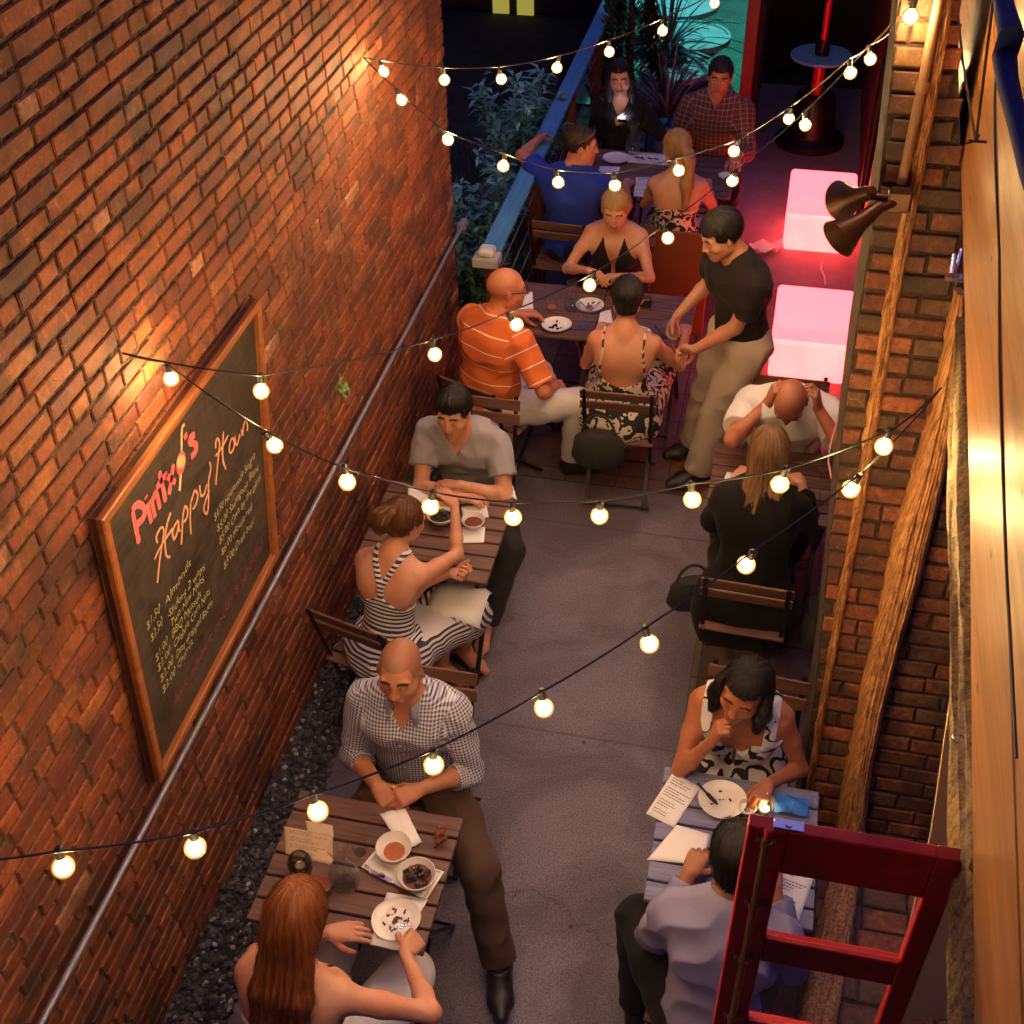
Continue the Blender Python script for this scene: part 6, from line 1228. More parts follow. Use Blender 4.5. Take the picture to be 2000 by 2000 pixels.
def g1():   # shaved head, gingham shirt, near left table
    b = make_body((-1.165, 2.98), R(181), lean=3, hyaw=2, hpitch=2, scale=1.04, girth=.92, curls=(.5, .5),
        arms={'R': (V(-1.235, 2.71, .775), (-.6, .4, -1), (.75, -.6, -.1), (.2, .4, -1)), 'L': (V(-1.06, 2.715, .795), (.6, .4, -1), (-.75, -.55, -.1), (-.1, .3, -1))},
        legs={'R': (V(-1.32, 2.62, .085), (-.2, -1, 1.2), (0, -1, 0)), 'L': (V(-.70, 2.44, .085), (.5, -.6, 1.4), (.25, -1, 0))})
    p = person('man with a shaved head in a blue and white gingham shirt by the brick wall', b)
    body_mesh(b, p, M['skin'], .85, skin=SK1, brow=BR, lips=LIP, eyes='down', stubble=.18, scalp=((.09, .05, .04), .55))
    t = torso_cloth(b, .016); z0 = above(b.P, b.Rp, -.15)
    garment(b, 'shirt', p, M['cl_gingham'], t+sleeves(b, .016, fo=.36), (z0, neckhole(b, .068, .015, .10)), wr=(.0085, 23), seed=1, h=.006)
    from mathutils.bvhtree import BVHTree
    so_ = p.children[-1]; bv = BVHTree.FromObject(so_, bpy.context.evaluated_depsgraph_get()) if 0 else BVHTree.FromPolygons([v.co[:] for v in so_.data.vertices], [tuple(q.vertices) for q in so_.data.polygons]); fw = Vector(b.Rc[:, 1]); pts_ = []
    for i in range(22):
        c0 = Vector(b.Ch+b.Rc@V(0, .35, .06-i*.021)-b.root); h_ = bv.ray_cast(c0, -fw)
        if h_[0] is not None: pts_.append(h_[0]+fw*.003)
    m_ = MB(); sx = Vector(b.Rc[:, 0]); vs = []
    for q in pts_: vs += [q-sx*.014, q+sx*.014, q+sx*.014+fw*.003, q-sx*.014+fw*.003]
    m_.add(vs, [f for i in range(len(pts_)-1) for f in ((i*4+3, i*4+2, i*4+6, i*4+7), (i*4, i*4+3, i*4+7, i*4+4), (i*4+1, i*4+5, i*4+6, i*4+2))]); m_.build('placket', M['cl_pale'], p)
    for i in range(1, len(pts_), 4): m_ = MB(); m_.lathe([(0, 0), (.005, 0), (.005, .002), (0, .002)], pts_[i]+fw*.0035, 8, Vector((0, 0, 1)).rotation_difference(fw).to_matrix()); m_.build('button', M['porcelain'], p)
    # collar
    col = MB(); ring = []
    for i in range(25):
        a = R(-155+i*310/24); r = .080; up = .022-.012*abs(math.cos(a/2))
        c0 = b.Nk+b.Rc@V(math.sin(a)*r, -math.cos(a)*r+.012, .004-.03*(math.cos(a) < 0)*abs(math.cos(a)))
        ring.append((c0, c0+b.Rc@V(math.sin(a)*.004, -math.cos(a)*.004, .032), c0+b.Rc@V(math.sin(a)*.040, -math.cos(a)*.040, -.016-.025*max(0, -math.cos(a)))))
    vs = [tuple(q-b.root) for r3 in ring for q in r3]; fs = []
    for i in range(24): k = i*3; fs += [(k, k+3, k+4, k+1), (k+1, k+4, k+5, k+2)]
    col.add(vs, fs); o = col.build('collar', M['cl_pale'], p, True); sm = o.modifiers.new('thick', 'SOLIDIFY'); sm.thickness = .003
    garment(b, 'trousers', p, M['cl_brown'], trousers(b, .016), wr=(.010, 18), seed=2); shoes(b, p, M['shoe'], .010)
def g2():   # long auburn hair, back to us
    b = make_body((-1.20, 1.70), R(-4), lean=12, hyaw=6, hpitch=24, sex='f', scale=1.10, girth=1.0, curls=(.95, .25),
        arms={'R': (pz(792, 1862, .83), (1, -.1, -.25), (.25, 1, -.25), (-.6, .1, -1)), 'L': (pz(640, 1822, .81), (-1, -.3, -.35), (1, .35, -.1), (.2, .3, -1))},
        legs=seat_legs(-1.12, 1.98, .12, 1))
    b.nstr = 2600
    p = person('woman with long straight auburn hair and bare shoulders seen from behind, lowest left', b)
    body_mesh(b, p, M['skin'], .85, skin=SK2, brow=BR, lips=LIP)
    f = frame_pts(b.Ch, b.Rc)
    garment(b, 'top', p, M['cl_beige'], torso_cloth(b, .008), (lambda X, Y, Z: (lambda q: q[2]-(.0+.035*(q[1] > 0)))(f(X, Y, Z)), above(b.P, b.Rp, -.06)), wr=(.002, 26))
    garment(b, 'skirt', p, M['cl_white'], trousers(b, .03, .1), wr=(.008, 15), seed=4)
    st = MB()
    for sg in (-1, 1):
        pts = []
        for i in range(13):
            a = i/12*math.pi; q = b.Ch+b.Rc@V(sg*(.098-.012*math.sin(a)), -.118*math.cos(a)+.005, .02+.155*math.sin(a)); pts.append(q-b.root)
        st.tube(pts, .0045, 6)
    st.build('strap', M['cl_black'], p, True)
    loc = b.Nk; dn = -b.Rc[:, 2]; bk = -b.Rc[:, 1]; rt = b.Rc[:, 0]; Z_ = V(0, 0, 1)
    pr = [CAP, ('e', (0, -.05, -.01), (.082, .075, .10), .04)]
    for u in (-.05, -.02, .015, .05):
        h0 = b.Hc+b.Rh@V(u, -.085, -.02); h1 = b.Nk+bk*.085+rt*u*1.35+dn*.02; h2 = b.Ch+bk*.135+rt*(u*1.5)+dn*.06; h3 = b.Ch+bk*.12+rt*u*1.4+dn*(.17+.02*math.sin(u*80))
        pr += [('w', h0, h1, .034, .034, .03), ('w', h1, h2, .034, .03, .03), ('w', h2, h3, .03, .011, .03)]
    hair(b, p, M['h_auburn'], pr, clip=lambda u, v, w_: np.minimum(v-.045, .075-w_), amp=.0042, fr=30, h=.0045)
def g3():   # grey t shirt, folded arms
    b = make_body((-1.40, 4.88), R(178), lean=26, hyaw=-2, hpitch=6, scale=1.0, girth=1.02, curls=(.3, .4),
        arms={'R': (V(-1.36, 4.44, .80), (-1, .1, -.6), (1, .05, 0), (0, -.2, -1)), 'L': (V(-1.36, 4.49, .835), (1, .1, -.6), (-1, .02, -.05), (0, -.2, -1))},
        legs={'R': (V(-1.5, 4.42, .085), (-.2, -1, 1), (0, -1, 0)), 'L': (pz(950, 1222, .09), (.9, -.3, 1.0), (.0, -1, 0))})
    b.nstr = 700
    p = person('man with short dark hair in a grey t-shirt leaning on his folded arms', b)
    body_mesh(b, p, M['skin'], .9, skin=SK2, brow=BR, lips=LIP, eyes='down', stubble=.15)
    garment(b, 't_shirt', p, M['cl_grey'], torso_cloth(b, .014)+sleeves(b, .016, .62), (above(b.P, b.Rp, -.1), neckhole(b, .07, .02, .075)), wr=(.009, 21), seed=5)
    garment(b, 'jeans', p, M['cl_jean'], trousers(b, .016, .95), wr=(.006, 18), seed=2)
    hair(b, p, M['h_black'], [('e', (0, -.014, .04), (.085, .106, .10), .01), ('e', (0, .05, .105), (.055, .04, .03), .03)], clip=scalp_clip(edge=.0), amp=.005, fr=26)
def g4():   # striped dress
    b = make_body((-1.50, 3.66), R(-12), lean=22, hyaw=-24, hpitch=14, sex='f', scale=.98, curls=(.8, .9),
        arms={'R': (pz(888, 985, 1.02), (.7, .1, -1.2), (-.55, .1, .6), (-.6, .5, -.3)), 'L': (pz(880, 1118, .80), (-.6, -.3, -1), (1, -.15, 0), (0, 0, 1))},
        legs={'R': (pz(905, 1268, .085), (.8, .5, 1.2), (.8, -.5, 0)), 'L': (pz(862, 1300, .085), (.5, .6, 1.2), (.9, -.3, 0))})
    b.nstr = 900
    p = person('woman in a navy and white striped racerback dress with her hair pinned up', b)
    body_mesh(b, p, M['skin'], .85, skin=SK2, brow=BR, lips=LIP)
    f = frame_pts(b.Ch, b.Rc)
    def rb(X, Y, Z):
        u, v, w_ = f(X, Y, Z); back = w_-(-.055)              # top edge of the bodice
        y_ = np.abs(np.abs(u)-np.maximum(.0, (w_-.03))*.42)-.014   # two straps that meet in a Y
        y_ = np.where(w_ < -.02, np.abs(u)-(.014+(-.02-w_)*2.2), y_); y_ = np.maximum(y_, -.06-w_)
        return np.minimum(back+0*v, np.maximum(y_, w_-.24))
    garment(b, 'dress', p, M['cl_stripe'], torso_cloth(b, .0075), (rb, above(b.P, b.Rp, .05)), wr=(.0015, 26), h=.0055)
    fr2 = frame_pts(b.P, b.Rp)
    sk = [grow(b.torso[0], .03)]
    for k in 'RL': hp, kn, an, toe = b.leg[k]; sk += [('c', hp, kn, .125, .11, .06), ('f', kn, kn+(an-kn)*.12, .10, .10, .05)]
    sk += [('e', b.P+V(.02, -.05, -.05), b.Rp, (.2, .16, .12), .06)]
    garment(b, 'skirt', p, M['cl_stripe'], sk, (lambda X, Y, Z: (lambda q: q[2]-.075)(fr2(X, Y, Z)),), wr=(.012, 16), seed=3)
    garment(b, 'sash', p, M['cl_stripe2'], [('e', b.P+b.Rp@V(0, -.0, .075), b.Rp, (.166, .128, .05), .02)], (lambda X, Y, Z: np.abs(fr2(X, Y, Z)[2]-.075)-.02,), wr=None)
    kn = b.leg['R'][1]; kn2 = b.leg['L'][1]; mid = (kn+kn2)/2; n_ = MB(); nx = 9
    vs = []; fs = []
    for i in range(nx):
        for j in range(nx):
            u = (i/(nx-1)-.5)*.27; v = (j/(nx-1)-.5)*.25; q = mid+V(u+.02, v-.02, .132-2.6*(u*u+v*v)*.9+.006*math.sin(9*i+5*j)); vs.append(q-b.root)
    for i in range(nx-1):
        for j in range(nx-1): k = i*nx+j; fs.append((k, k+nx, k+nx+1, k+1))
    n_.add(vs, fs); o = n_.build('lap_napkin', M['napkin'], None, True); o.location = tuple(b.root); tag(o, 'white napkin lying across the lap of the woman in the striped dress', 'napkin')
    sm = o.modifiers.new('t', 'SOLIDIFY'); sm.thickness = .003; sm.offset = 1
    o.name = 'napkin'
    sb = MB()
    for k in 'RL':
        hp, kn, an, toe = b.leg[k]; q = an-b.root; sb.box(q+toe*.04+V(0, 0, -.073), (.085, .22, .012), Matrix(np.stack([np.cross(toe, V(0, 0, 1)), toe, V(0, 0, 1)], 1).tolist()), ch=.004)
        sd = np.cross(toe, V(0, 0, 1)); sb.tube([q+toe*.03+sd*.04+V(0, 0, -.065), q+toe*.05+V(0, 0, -.0), q+toe*.03-sd*.04+V(0, 0, -.065)], .005, 6)
        sb.tube([q+sd*math.cos(a)*.036+toe*math.sin(a)*.036+V(0, 0, .0) for a in [i*.785 for i in range(9)]], .005, 6, False)
    sb.build('sandal', M['shoe'], p, True)
    hair(b, p, M['h_chest'], [CAP, ('e', (-.04, -.138, .045), (.04, .038, .038), .006), ('e', (.022, -.142, .055), (.038, .036, .036), .006), ('e', (-.005, -.135, .012), (.042, .034, .032), .008), ('e', (-.01, -.15, .08), (.03, .03, .028), .005), ('e', (0, -.105, .075), (.05, .04, .036), .01)], clip=scalp_clip(edge=-.002), amp=.006, fr=24)
def g5():   # orange striped, bald
    b = make_body((-1.49, 5.62), R(-30), lean=14, hyaw=-36, hpitch=6, scale=1.04, girth=1.18,
        arms={'R': (V(-1.12, 5.70, .62), (.5, -1, -.5), (.4, .8, -.3), (-.5, .2, -1)), 'L': (V(-1.42, 6.13, .82), (-1, .2, -.6), (.9, .3, 0), (0, 0, -1))},
        legs={'R': (V(-1.0, 5.72, .085), (.9, .25, 1.3), (.9, .3, 0)), 'L': (V(-1.15, 6.15, .085), (.6, .8, 1.2), (.8, .5, 0))})
    p = person('bald man in an orange shirt with thin white stripes seated with his back to us', b)
    body_mesh(b, p, M['skin'], .95, skin=(.55, .2, .11), brow=BR, lips=LIP, scalp=((.3, .14, .10), .3))
    garment(b, 'shirt', p, M['cl_orange'], torso_cloth(b, .018)+sleeves(b, .02, .85), (above(b.P, b.Rp, -.14), neckhole(b, .066, .012)), wr=(.010, 18), seed=2)
    garment(b, 'trousers', p, M['cl_cream'], trousers(b, .022), wr=(.011, 17), seed=6); shoes(b, p, M['shoe'])
    gl = MB(); H = lambda x, y, z: b.Hc+b.Rh@V(x, y, z)*b.hs-b.root
    for sg in (-1, 1): gl.tube([H(sg*.079, -.03, .002), H(sg*.083, .03, .016), H(sg*.075, .1, .014)], .0028, 6)
    for sg in (-1, 1): gl.tube([H(sg*.034+.024*math.cos(a), .108, .006+.018*math.sin(a)) for a in [i*.524 for i in range(13)]], .0022, 5, False)
    gl.tube([H(-.01, .11, .01), H(.01, .11, .01)], .002, 5); gl.build('glasses', M['wire'], p, True)
def g6():   # halter top
    b = make_body((-.965, 7.02), R(180), lean=14, hyaw=4, hpitch=16, sex='f', scale=1.04, girth=1.12, curls=(.6, .6),
        arms={'R': (pz(1148, 528, .90), (-1, .3, -.8), (.9, -.3, 0), (0, -.3, -1)), 'L': (pz(1212, 540, .88), (1, .3, -.8), (-.9, -.3, .1), (0, -.3, -1))},
        legs=seat_legs(-.96, 6.6, 0, -1))
    p = person('woman in a dark halter top facing us and looking down at her hands', b)
    body_mesh(b, p, M['skin'], .95, skin=SK2, brow=BR, lips=LIP, eyes='down')
    f = frame_pts(b.Ch, b.Rc)
    def hal(X, Y, Z):
        u, v, w_ = f(X, Y, Z); side_ = np.abs(u)-(.145-np.maximum(w_+.0, 0)*.52); vee = (.014+np.maximum(w_+.02, 0)*.30)-np.abs(u)
        vee = np.where(v > 0, vee, -.1); top = np.where(v > 0, w_-.2, w_-.0); return np.maximum(np.maximum(side_, vee), top)
    garment(b, 'halter_top', p, M['cl_dark'], torso_cloth(b, .010), (hal, above(b.P, b.Rp, -.08)), wr=(.003, 22), seed=3)
    garment(b, 'skirt', p, M['cl_black'], trousers(b, .03, .1), wr=(.009, 17))
    hair(b, p, M['h_blonde'], [CAP, ('e', (0, -.095, .01), (.05, .04, .045), .02)], clip=scalp_clip(edge=-.004), amp=.003, fr=24)
    er = MB()
    for sg in (-1, 1): er.lathe([(.0, -.006), (.006, 0), (.0, .006)], b.Hc+b.Rh@V(sg*.08, .0, -.045)-b.root, 8)
    er.build('earring', M['gold'], p, True)
def g7():   # backless printed dress
    b = make_body((-.72, 5.68), R(2), lean=6, hyaw=6, hpitch=18, sex='f', scale=1.06, girth=1.12, curls=(.7, .5),
        arms={'R': (V(-.42, 6.1, .82), (.5, -.5, -1), (-.1, 1, 0), (0, 0, -1)), 'L': (V(-.92, 6.07, .80), (-.35, -.5, -1), (.3, 1, 0), (0, 0, -1))},
        legs=seat_legs(-.72, 6.08, 0, 1))
    p = person('woman with dark pinned up hair in a backless black and cream patterned dress', b)
    body_mesh(b, p, M['skin'], .95, skin=(.55, .25, .16), brow=BR, lips=LIP)
    f = frame_pts(b.Ch, b.Rc)
    def bk(X, Y, Z):
        u, v, w_ = f(X, Y, Z); top = np.where(v < .02, w_+.125-.5*u*u*4, w_-.05); st = np.maximum(np.abs(np.abs(u)-.112-.1*(.1-w_)*(w_ < .1))-.006, np.abs(w_)-.25)
        return np.minimum(top, st)
    garment(b, 'dress', p, M['cl_floral'], torso_cloth(b, .008), (bk, above(b.P, b.Rp, -.0)), wr=(.0015, 22), h=.006)
    garment(b, 'skirt', p, M['cl_floral'], trousers(b, .045, .3)+[('e', b.P+V(0, -.04, -.06), b.Rp, (.22, .17, .14), .06)], wr=(.01, 15))
    hair(b, p, M['h_black'], [CAP, ('e', (0, -.085, .045), (.06, .045, .05), .03), ('e', (0, -.07, -.045), (.055, .035, .045), .03)], clip=scalp_clip(edge=.004), amp=.0035, fr=22)
def g8():   # waiter
    b = make_body((-.10, 5.84), R(128), lean=15, hyaw=-6, hpitch=24, scale=1.04, hipz=.99, plean=4, curls=(.6, .7), girth=1.0,
        arms={'R': (V(-.46, 5.97, 1.02), (.2, .8, -.6), (-.4, -.4, -.8), (.6, -.6, -.3)), 'L': (V(-.33, 5.68, .99), (1, .2, -.5), (-.7, .5, -.4), (-.5, -.5, -.6))},
        legs={'R': (V(-.30, 6.02, .085), (-.8, -.2, .2), (-.8, -.55, 0)), 'L': (V(-.25, 5.74, .085), (-.9, -.4, .2), (-.8, -.55, 0))})
    p = person('standing waiter in a dark t-shirt and pale trousers clearing the centre table', b)
    body_mesh(b, p, M['skin'], 1.0, skin=(.5, .24, .15), brow=BR, lips=LIP, eyes='down')
    garment(b, 't_shirt', p, M['cl_dark'], torso_cloth(b, .015)+sleeves(b, .02, .62), (above(b.P, b.Rp, -.09), neckhole(b, .066, .015)), wr=(.010, 17), seed=4)
    garment(b, 'trousers', p, M['cl_khaki'], trousers(b, .026, .97, 1.3), wr=(.012, 15), seed=6); shoes(b, p, M['shoe'])
    hair(b, p, M['h_black'], [('e', (0, -.014, .04), (.088, .108, .103), .01)], clip=scalp_clip(edge=.004), amp=.005, fr=22)
def g9():   # bald, hands at head
    b = make_body((.20, 5.42), R(178), lean=24, hyaw=0, hpitch=58, scale=1.03, girth=1.14, curls=(.75, .75),
        arms={'R': (V(.085, 5.10, 1.10), (-1, -.2, -1.3), (.25, .1, 1), (1, .2, 0)), 'L': (V(.33, 5.10, 1.10), (1, -.2, -1.3), (-.25, .1, 1), (-1, .2, 0))},
        legs=seat_legs(.2, 5.1, 0, -1))
    p = person('bald man in a white t-shirt bowing his head with both hands at his temples', b)
    body_mesh(b, p, M['skin'], .95, skin=(.48, .19, .11), brow=BR, lips=LIP, eyes='down', scalp=((.2, .08, .05), .3))
    garment(b, 't_shirt', p, M['cl_white'], torso_cloth(b, .016)+sleeves(b, .024, .7), (above(b.P, b.Rp, -.1), neckhole(b, .072, .02, .08)), wr=(.011, 16), seed=7)
    garment(b, 'jeans', p, M['cl_jean'], trousers(b, .016), wr=(.006, 18)); shoes(b, p, M['shoe'])
def g10():  # blonde in black jacket
    b = make_body((.10, 4.36), R(-3), lean=30, hyaw=4, hpitch=10, sex='f', scale=1.06, girth=1.1, curls=(.5, .5),
        arms={'R': (V(.30, 4.84, .82), (.45, -.6, -1), (-.5, .8, 0), (0, 0, -1)), 'L': (V(-.02, 4.84, .82), (-.45, -.6, -1), (.5, .8, 0), (0, 0, -1))},
        legs=seat_legs(.1, 4.75, 0, 1))
    b.nstr = 1200
    p = person('woman with straight blonde hair in a black jacket seen from behind at the right wall', b)
    body_mesh(b, p, M['skin'], 1.0, skin=SK2, brow=BR, lips=LIP)
    garment(b, 'jacket', p, M['cl_olive'], torso_cloth(b, .03)+sleeves(b, .028, fo=.8)+[('c', b.P+V(-.13, -.06, -.08), b.P+V(.13, -.06, -.08), .13, .13, .1), ('c', b.P+V(-.12, -.1, -.2), b.P+V(.12, -.1, -.2), .10, .10, .08)], (neckhole(b, .085, .02), lambda X, Y, Z: .28-Z+0*X+0*Y), wr=(.012, 15), seed=8)
    garment(b, 'trousers', p, M['cl_black'], trousers(b, .014), wr=(.005, 16)); shoes(b, p, M['shoe'])
    rt = b.Rc[:, 0]; bk = -b.Rc[:, 1]; pr = [CAP, ('e', (0, -.05, -.01), (.08, .07, .10), .04)]
    for u in (-.045, -.015, .02, .05):
        h0 = b.Hc+b.Rh@V(u, -.08, -.02); h1 = b.Nk+bk*.07+rt*u*1.3+V(0, 0, -.01); h2 = b.Nk+bk*.11+rt*u*1.5-b.Rc[:, 2]*.11
        pr += [('w', h0, h1, .034, .034, .03), ('w', h1, h2, .034, .014, .03)]
    hair(b, p, M['h_dblonde'], pr, clip=lambda u, v, w_: np.minimum(v-.045, .075-w_), amp=.004, fr=28)
def g11():  # woman with cheek on hand
    b = make_body((.125, 3.33), R(176), lean=20, hyaw=-12, hpitch=10, hroll=-8, sex='f', scale=1.06, girth=1.06, curls=(.85, .6),
        arms={'R': (pz(1392, 1446, .98), (-.5, -.3, -1.2), (.25, .12, 1), (1, .2, .2)), 'L': (pz(1500, 1530, .80), (.55, .3, -1), (-.35, -.9, 0), (0, 0, -1))},
        legs=seat_legs(.12, 3.0, 0, -1))
    b.nstr = 1000
    p = person('dark haired woman in a white and black patterned dress resting her cheek on her hand', b)
    body_mesh(b, p, M['skin'], .85, skin=(.44, .17, .085), brow=BR, lips=(.4, .08, .07), eyes='down')
    f = frame_pts(b.Ch, b.Rc)
    def dr(X, Y, Z):
        u, v, w_ = f(X, Y, Z); vn = np.where(v > 0, (.006+np.maximum(w_+.03, 0)*.62)-np.abs(u), -.1+0*u)
        st = np.abs(np.abs(u)-.125)-.024; body_ = np.where(v > 0, w_-.07, w_+.02); return np.minimum(np.maximum(body_, vn), np.maximum(st, w_-.3))
    garment(b, 'dress', p, M['cl_floral2'], torso_cloth(b, .010), (dr, above(b.P, b.Rp, -.05)), wr=(.002, 22), h=.006)
    garment(b, 'skirt', p, M['cl_floral2'], trousers(b, .04, .3), wr=(.008, 15))
    H = lambda x, y, z: b.Hc+b.Rh@V(x, y, z)*b.hs; pr = [('e', (0, -.014, .033), (.09, .108, .10), .01), ('e', (0, -.06, -.03), (.085, .06, .10), .04)]
    for sg in (-1, 1):
        pr += [('w', H(sg*.082, .02, .03), H(sg*.086, .02, -.06), .026, .03, .03), ('w', H(sg*.086, .02, -.06), H(sg*.088, .03, -.17)+V(0, 0, -.01), .03, .014, .03), ('w', H(sg*.06, -.04, -.04), H(sg*.085, -.02, -.17), .04, .018, .03)]
    hair(b, p, M['h_black'], pr, clip=lambda u, v, w_: np.minimum(np.minimum(v-.03, .074-w_), .072-np.abs(u)+np.maximum(0, w_)*.2), amp=.004, fr=24)
def g12():  # lavender shirt
    b = make_body((.13, 2.14), R(-4), lean=25, hyaw=4, hpitch=22, scale=1.02, girth=.92, curls=(.4, .4),
        arms={'R': (V(.30, 2.54, .82), (.4, -.5, -1), (-.2, 1, 0), (0, 0, -1)), 'L': (V(.0, 2.54, .82), (-.4, -.5, -1), (.3, 1, 0), (0, 0, -1))},
        legs={'R': (V(.25, 2.55, .085), (.3, 1, 1.2), (.1, 1, 0)), 'L': (V(-.13, 2.38, .085), (-.4, 1, 1.3), (-.1, 1, 0))})
    b.nstr = 700
    p = person('man with short black hair in a lavender shirt behind the open red window', b)
    body_mesh(b, p, M['skin'], .9, skin=SK3, brow=BR, lips=LIP)
    garment(b, 'shirt', p, M['cl_lav'], torso_cloth(b, .02)+sleeves(b, .022, fo=.85), (above(b.P, b.Rp, -.11), neckhole(b, .064, .015)), wr=(.016, 19), seed=9, h=.006)
    cr = [b.Nk+b.Rc@V(math.sin(a)*.064, -math.cos(a)*.064+.012, .018)-b.root for a in [R(-150+i*15) for i in range(21)]]
    cm = MB(); cm.tube(cr, .016, 8); cm.build('collar', M['cl_lav'], p, True)
    garment(b, 'trousers', p, M['cl_black'], trousers(b, .02), wr=(.006, 18)); shoes(b, p, M['shoe'])
    hair(b, p, M['h_black'], [('e', (0, -.016, .04), (.084, .108, .098), .01), ('e', (0, -.07, -.03), (.06, .04, .05), .03)], clip=scalp_clip(edge=.006), amp=.003, fr=30)
def g13():  # blue shirt, arm on rail
    b = make_body((-1.36, 7.56), R(-8), lean=4, hyaw=-72, hpitch=8, scale=1.04, girth=1.12, curls=(.4, .5),
        arms={'R': (V(-1.05, 7.95, .80), (.6, -.8, -.6), (.2, 1, 0), (0, 0, -1)), 'L': (V(-1.69, 8.06, 1.05), (-1, -.2, .1), (.05, 1, -.1), (.2, 0, -1))},
        legs=seat_legs(-1.3, 7.95, .1, 1))
    p = person('man in a blue t-shirt with one arm laid along the blue wooden rail', b)
    body_mesh(b, p, M['skin'], 1.05, skin=(.6, .25, .16), brow=BR, lips=LIP)
    garment(b, 't_shirt', p, M['cl_blue'], torso_cloth(b, .018)+sleeves(b, .02, .6), (above(b.P, b.Rp, -.1), neckhole(b, .066, .012)), wr=(.009, 17), seed=3)
    garment(b, 'trousers', p, M['cl_black'], trousers(b, .018), wr=(.009, 17))
    hair(b, p, M['h_brown'], [('e', (0, -.02, .038), (.082, .1, .096), .01)], clip=scalp_clip(edge=-.012), amp=.003, fr=26)
    gl = MB(); H = lambda x, y, z: b.Hc+b.Rh@V(x, y, z)*b.hs-b.root
    for sg in (-1, 1): gl.tube([H(sg*.082, -.05, .03), H(sg*.088, .01, .07), H(sg*.06, .06, .108)], .003, 6)
    gl.tube([H(-.06, .06, .108), H(0, .075, .115), H(.06, .06, .108)], .006, 6); gl.build('sunglasses', M['cutlery'], p, True)
def g14():  # phone
    b = make_body((-1.25, 8.98), R(186), lean=5, hyaw=0, hpitch=8, hroll=4, sex='f', scale=1.04, curls=(.75, .75),
        arms={'R': (pz(1200, 240, .86), (-1, .2, -1), (.5, -.5, .5), (.6, .3, .3)), 'L': (pz(1238, 232, .86), (1, .2, -1), (-.5, -.5, .5), (-.6, .3, .3))},
        legs=seat_legs(-1.25, 8.6, 0, -1))
    p = person('woman with long black hair in black whose face is lit by the phone she holds', b)
    body_mesh(b, p, M['skin'], 1.05, skin=SKP, brow=BR, lips=LIP, eyes='down')
    garment(b, 'cardigan', p, M['cl_black'], torso_cloth(b, .016)+sleeves(b, .016, fo=.7), (above(b.P, b.Rp, -.1), neckhole(b, .068, .02, .13)), wr=(.004, 18))
    garment(b, 'trousers', p, M['cl_black'], trousers(b, .018), wr=(.009, 17))
    H = lambda x, y, z: b.Hc+b.Rh@V(x, y, z)*b.hs; pr = [CAP, ('e', (0, -.06, -.03), (.085, .06, .1), .04)]
    for sg in (-1, 1): pr += [('w', H(sg*.078, .0, .0), H(sg*.085, .01, -.12), .028, .03, .03), ('w', H(sg*.085, .01, -.12), H(sg*.085, .045, -.26), .03, .015, .03)]
    hair(b, p, M['h_black'], pr, clip=lambda u, v, w_: np.minimum(np.minimum(v-.045, .07-w_), .06-np.abs(u)+np.maximum(0, w_)*.3), amp=.003, fr=24)
    ph = empty('phone', tuple((b.hands['R'][0]+b.hands['L'][0])/2+V(0, -.09, .03)), 'lit phone held up by the woman in black', 'phone')
    rt = Euler((R(50), 0, R(6))).to_matrix()
    m = MB(); m.box((0, 0, 0), (.068, .009, .125), rt, ch=.003); m.build('case', M['wire'], ph)
    m = MB(); m.box(rt@Vector((0, .0056, 0)), (.060, .001, .108), rt); m.build('screen', emit('phone_screen', (.75, .7, 1.0), 13.0), ph)
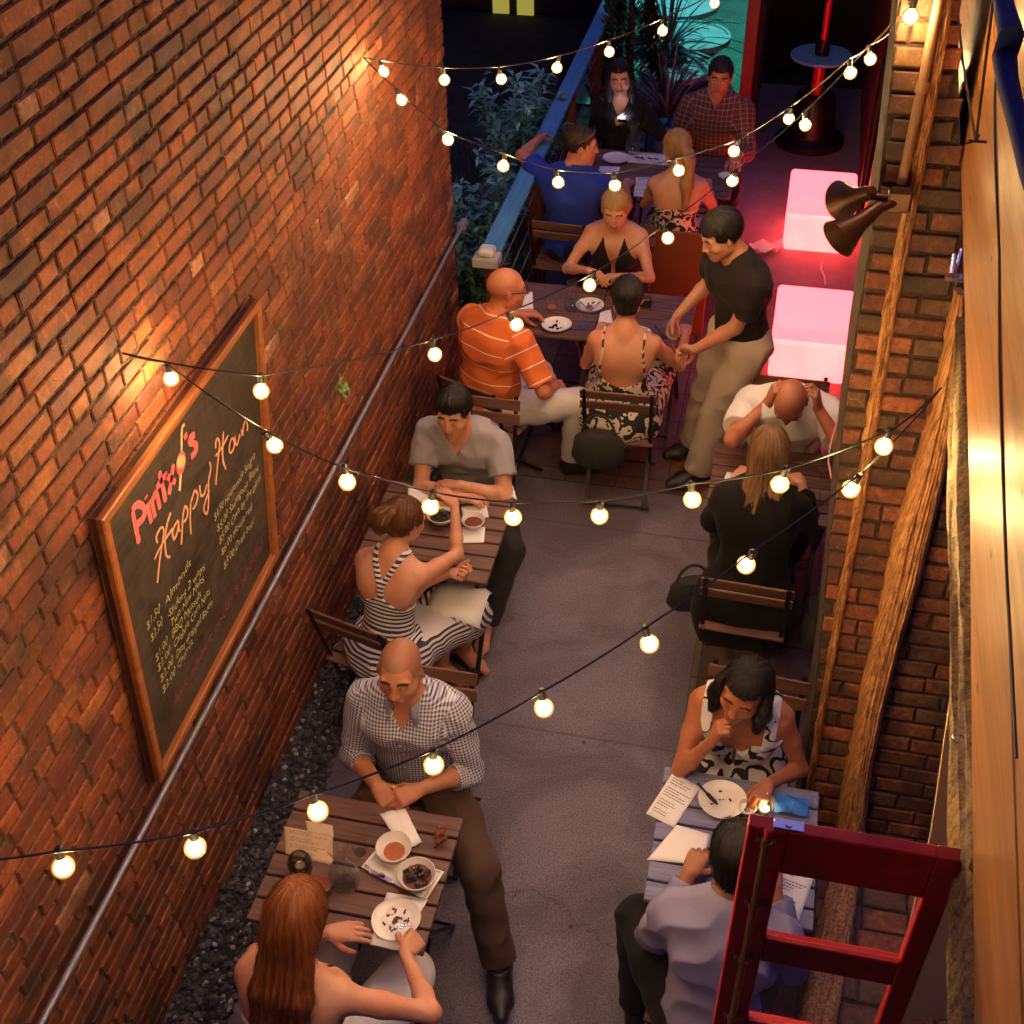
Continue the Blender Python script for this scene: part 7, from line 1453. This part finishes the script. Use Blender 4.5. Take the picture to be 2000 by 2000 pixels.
def g15():  # plaid
    b = make_body((-.52, 8.98), R(176), lean=8, hyaw=6, hpitch=5, hroll=-4, scale=1.08, girth=1.14,
        arms={'R': (V(-.72, 8.62, .82), (-.4, .3, -1), (.4, -.9, 0), (0, 0, -1)), 'L': (V(-.34, 8.50, .82), (.4, .3, -1), (.15, -1, 0), (0, 0, -1))},
        legs=seat_legs(-.5, 8.6, 0, -1))
    p = person('broad man in a dark plaid shirt with one side of his face lit red', b)
    body_mesh(b, p, M['skin'], 1.05, skin=(.5, .22, .15), brow=BR, lips=LIP, stubble=.1)
    garment(b, 'shirt', p, M['cl_plaid'], torso_cloth(b, .02)+sleeves(b, .022, fo=.85), (above(b.P, b.Rp, -.1), neckhole(b, .066, .015, .05)), wr=(.009, 17))
    garment(b, 'trousers', p, M['cl_black'], trousers(b, .018), wr=(.009, 17))
    hair(b, p, M['h_black'], [('e', (0, -.016, .036), (.082, .102, .094), .01)], clip=scalp_clip(edge=-.01), amp=.002, fr=26)
def g16():  # ponytail, strapless
    b = make_body((-.66, 7.66), R(4), lean=6, hyaw=32, hpitch=10, sex='f', scale=1.04, girth=1.1,
        arms={'R': (V(-.48, 8.06, .80), (.5, -.3, -1), (-.3, 1, 0), (0, 0, -1)), 'L': (V(-.82, 8.06, .80), (-.5, -.3, -1), (.3, 1, 0), (0, 0, -1))},
        legs=seat_legs(-.66, 8.05, 0, 1))
    b.nstr = 700
    p = person('woman with a long blonde ponytail and bare back in a strapless printed dress', b)
    body_mesh(b, p, M['skin'], 1.0, skin=SK2, brow=BR, lips=LIP)
    f = frame_pts(b.Ch, b.Rc)
    garment(b, 'dress', p, M['cl_floral'], torso_cloth(b, .009), (lambda X, Y, Z: (lambda q: q[2]+.03-.04*(q[1] > 0))(f(X, Y, Z)), above(b.P, b.Rp, -.0)), wr=(.0015, 22))
    garment(b, 'skirt', p, M['cl_floral'], trousers(b, .04, .2), wr=(.008, 15))
    H = lambda x, y, z: b.Hc+b.Rh@V(x, y, z)*b.hs; bk = -b.Rc[:, 1]; rt = b.Rc[:, 0]
    q0, q1, q2, q3 = H(0, -.11, .01), H(.01, -.15, -.05), b.Nk+bk*.11+rt*.06-V(0, 0, .04), b.Ch+bk*.13+rt*.06-V(0, 0, .02)
    hair(b, p, M['h_blonde'], [CAP, ('w', q0, q1, .028, .034, .02), ('w', q1, q2, .034, .036, .03), ('w', q2, q3, .036, .012, .03)], clip=lambda u, v, w_: np.where(v < -.095, -1., scalp_clip(edge=-.004)(u, v, w_)), amp=.0035, fr=26)
    hb = MB(); hb.tube([H(.088*math.cos(a), -.0, .03+.103*math.sin(a)) for a in [R(-5+i*10) for i in range(20)]], .005, 6); hb.build('hairband', M['wire'], p, True)
for fn in (g1, g2, g3, g4, g5, g6, g7, g8, g9, g10, g11, g12, g13, g14, g15, g16): fn()
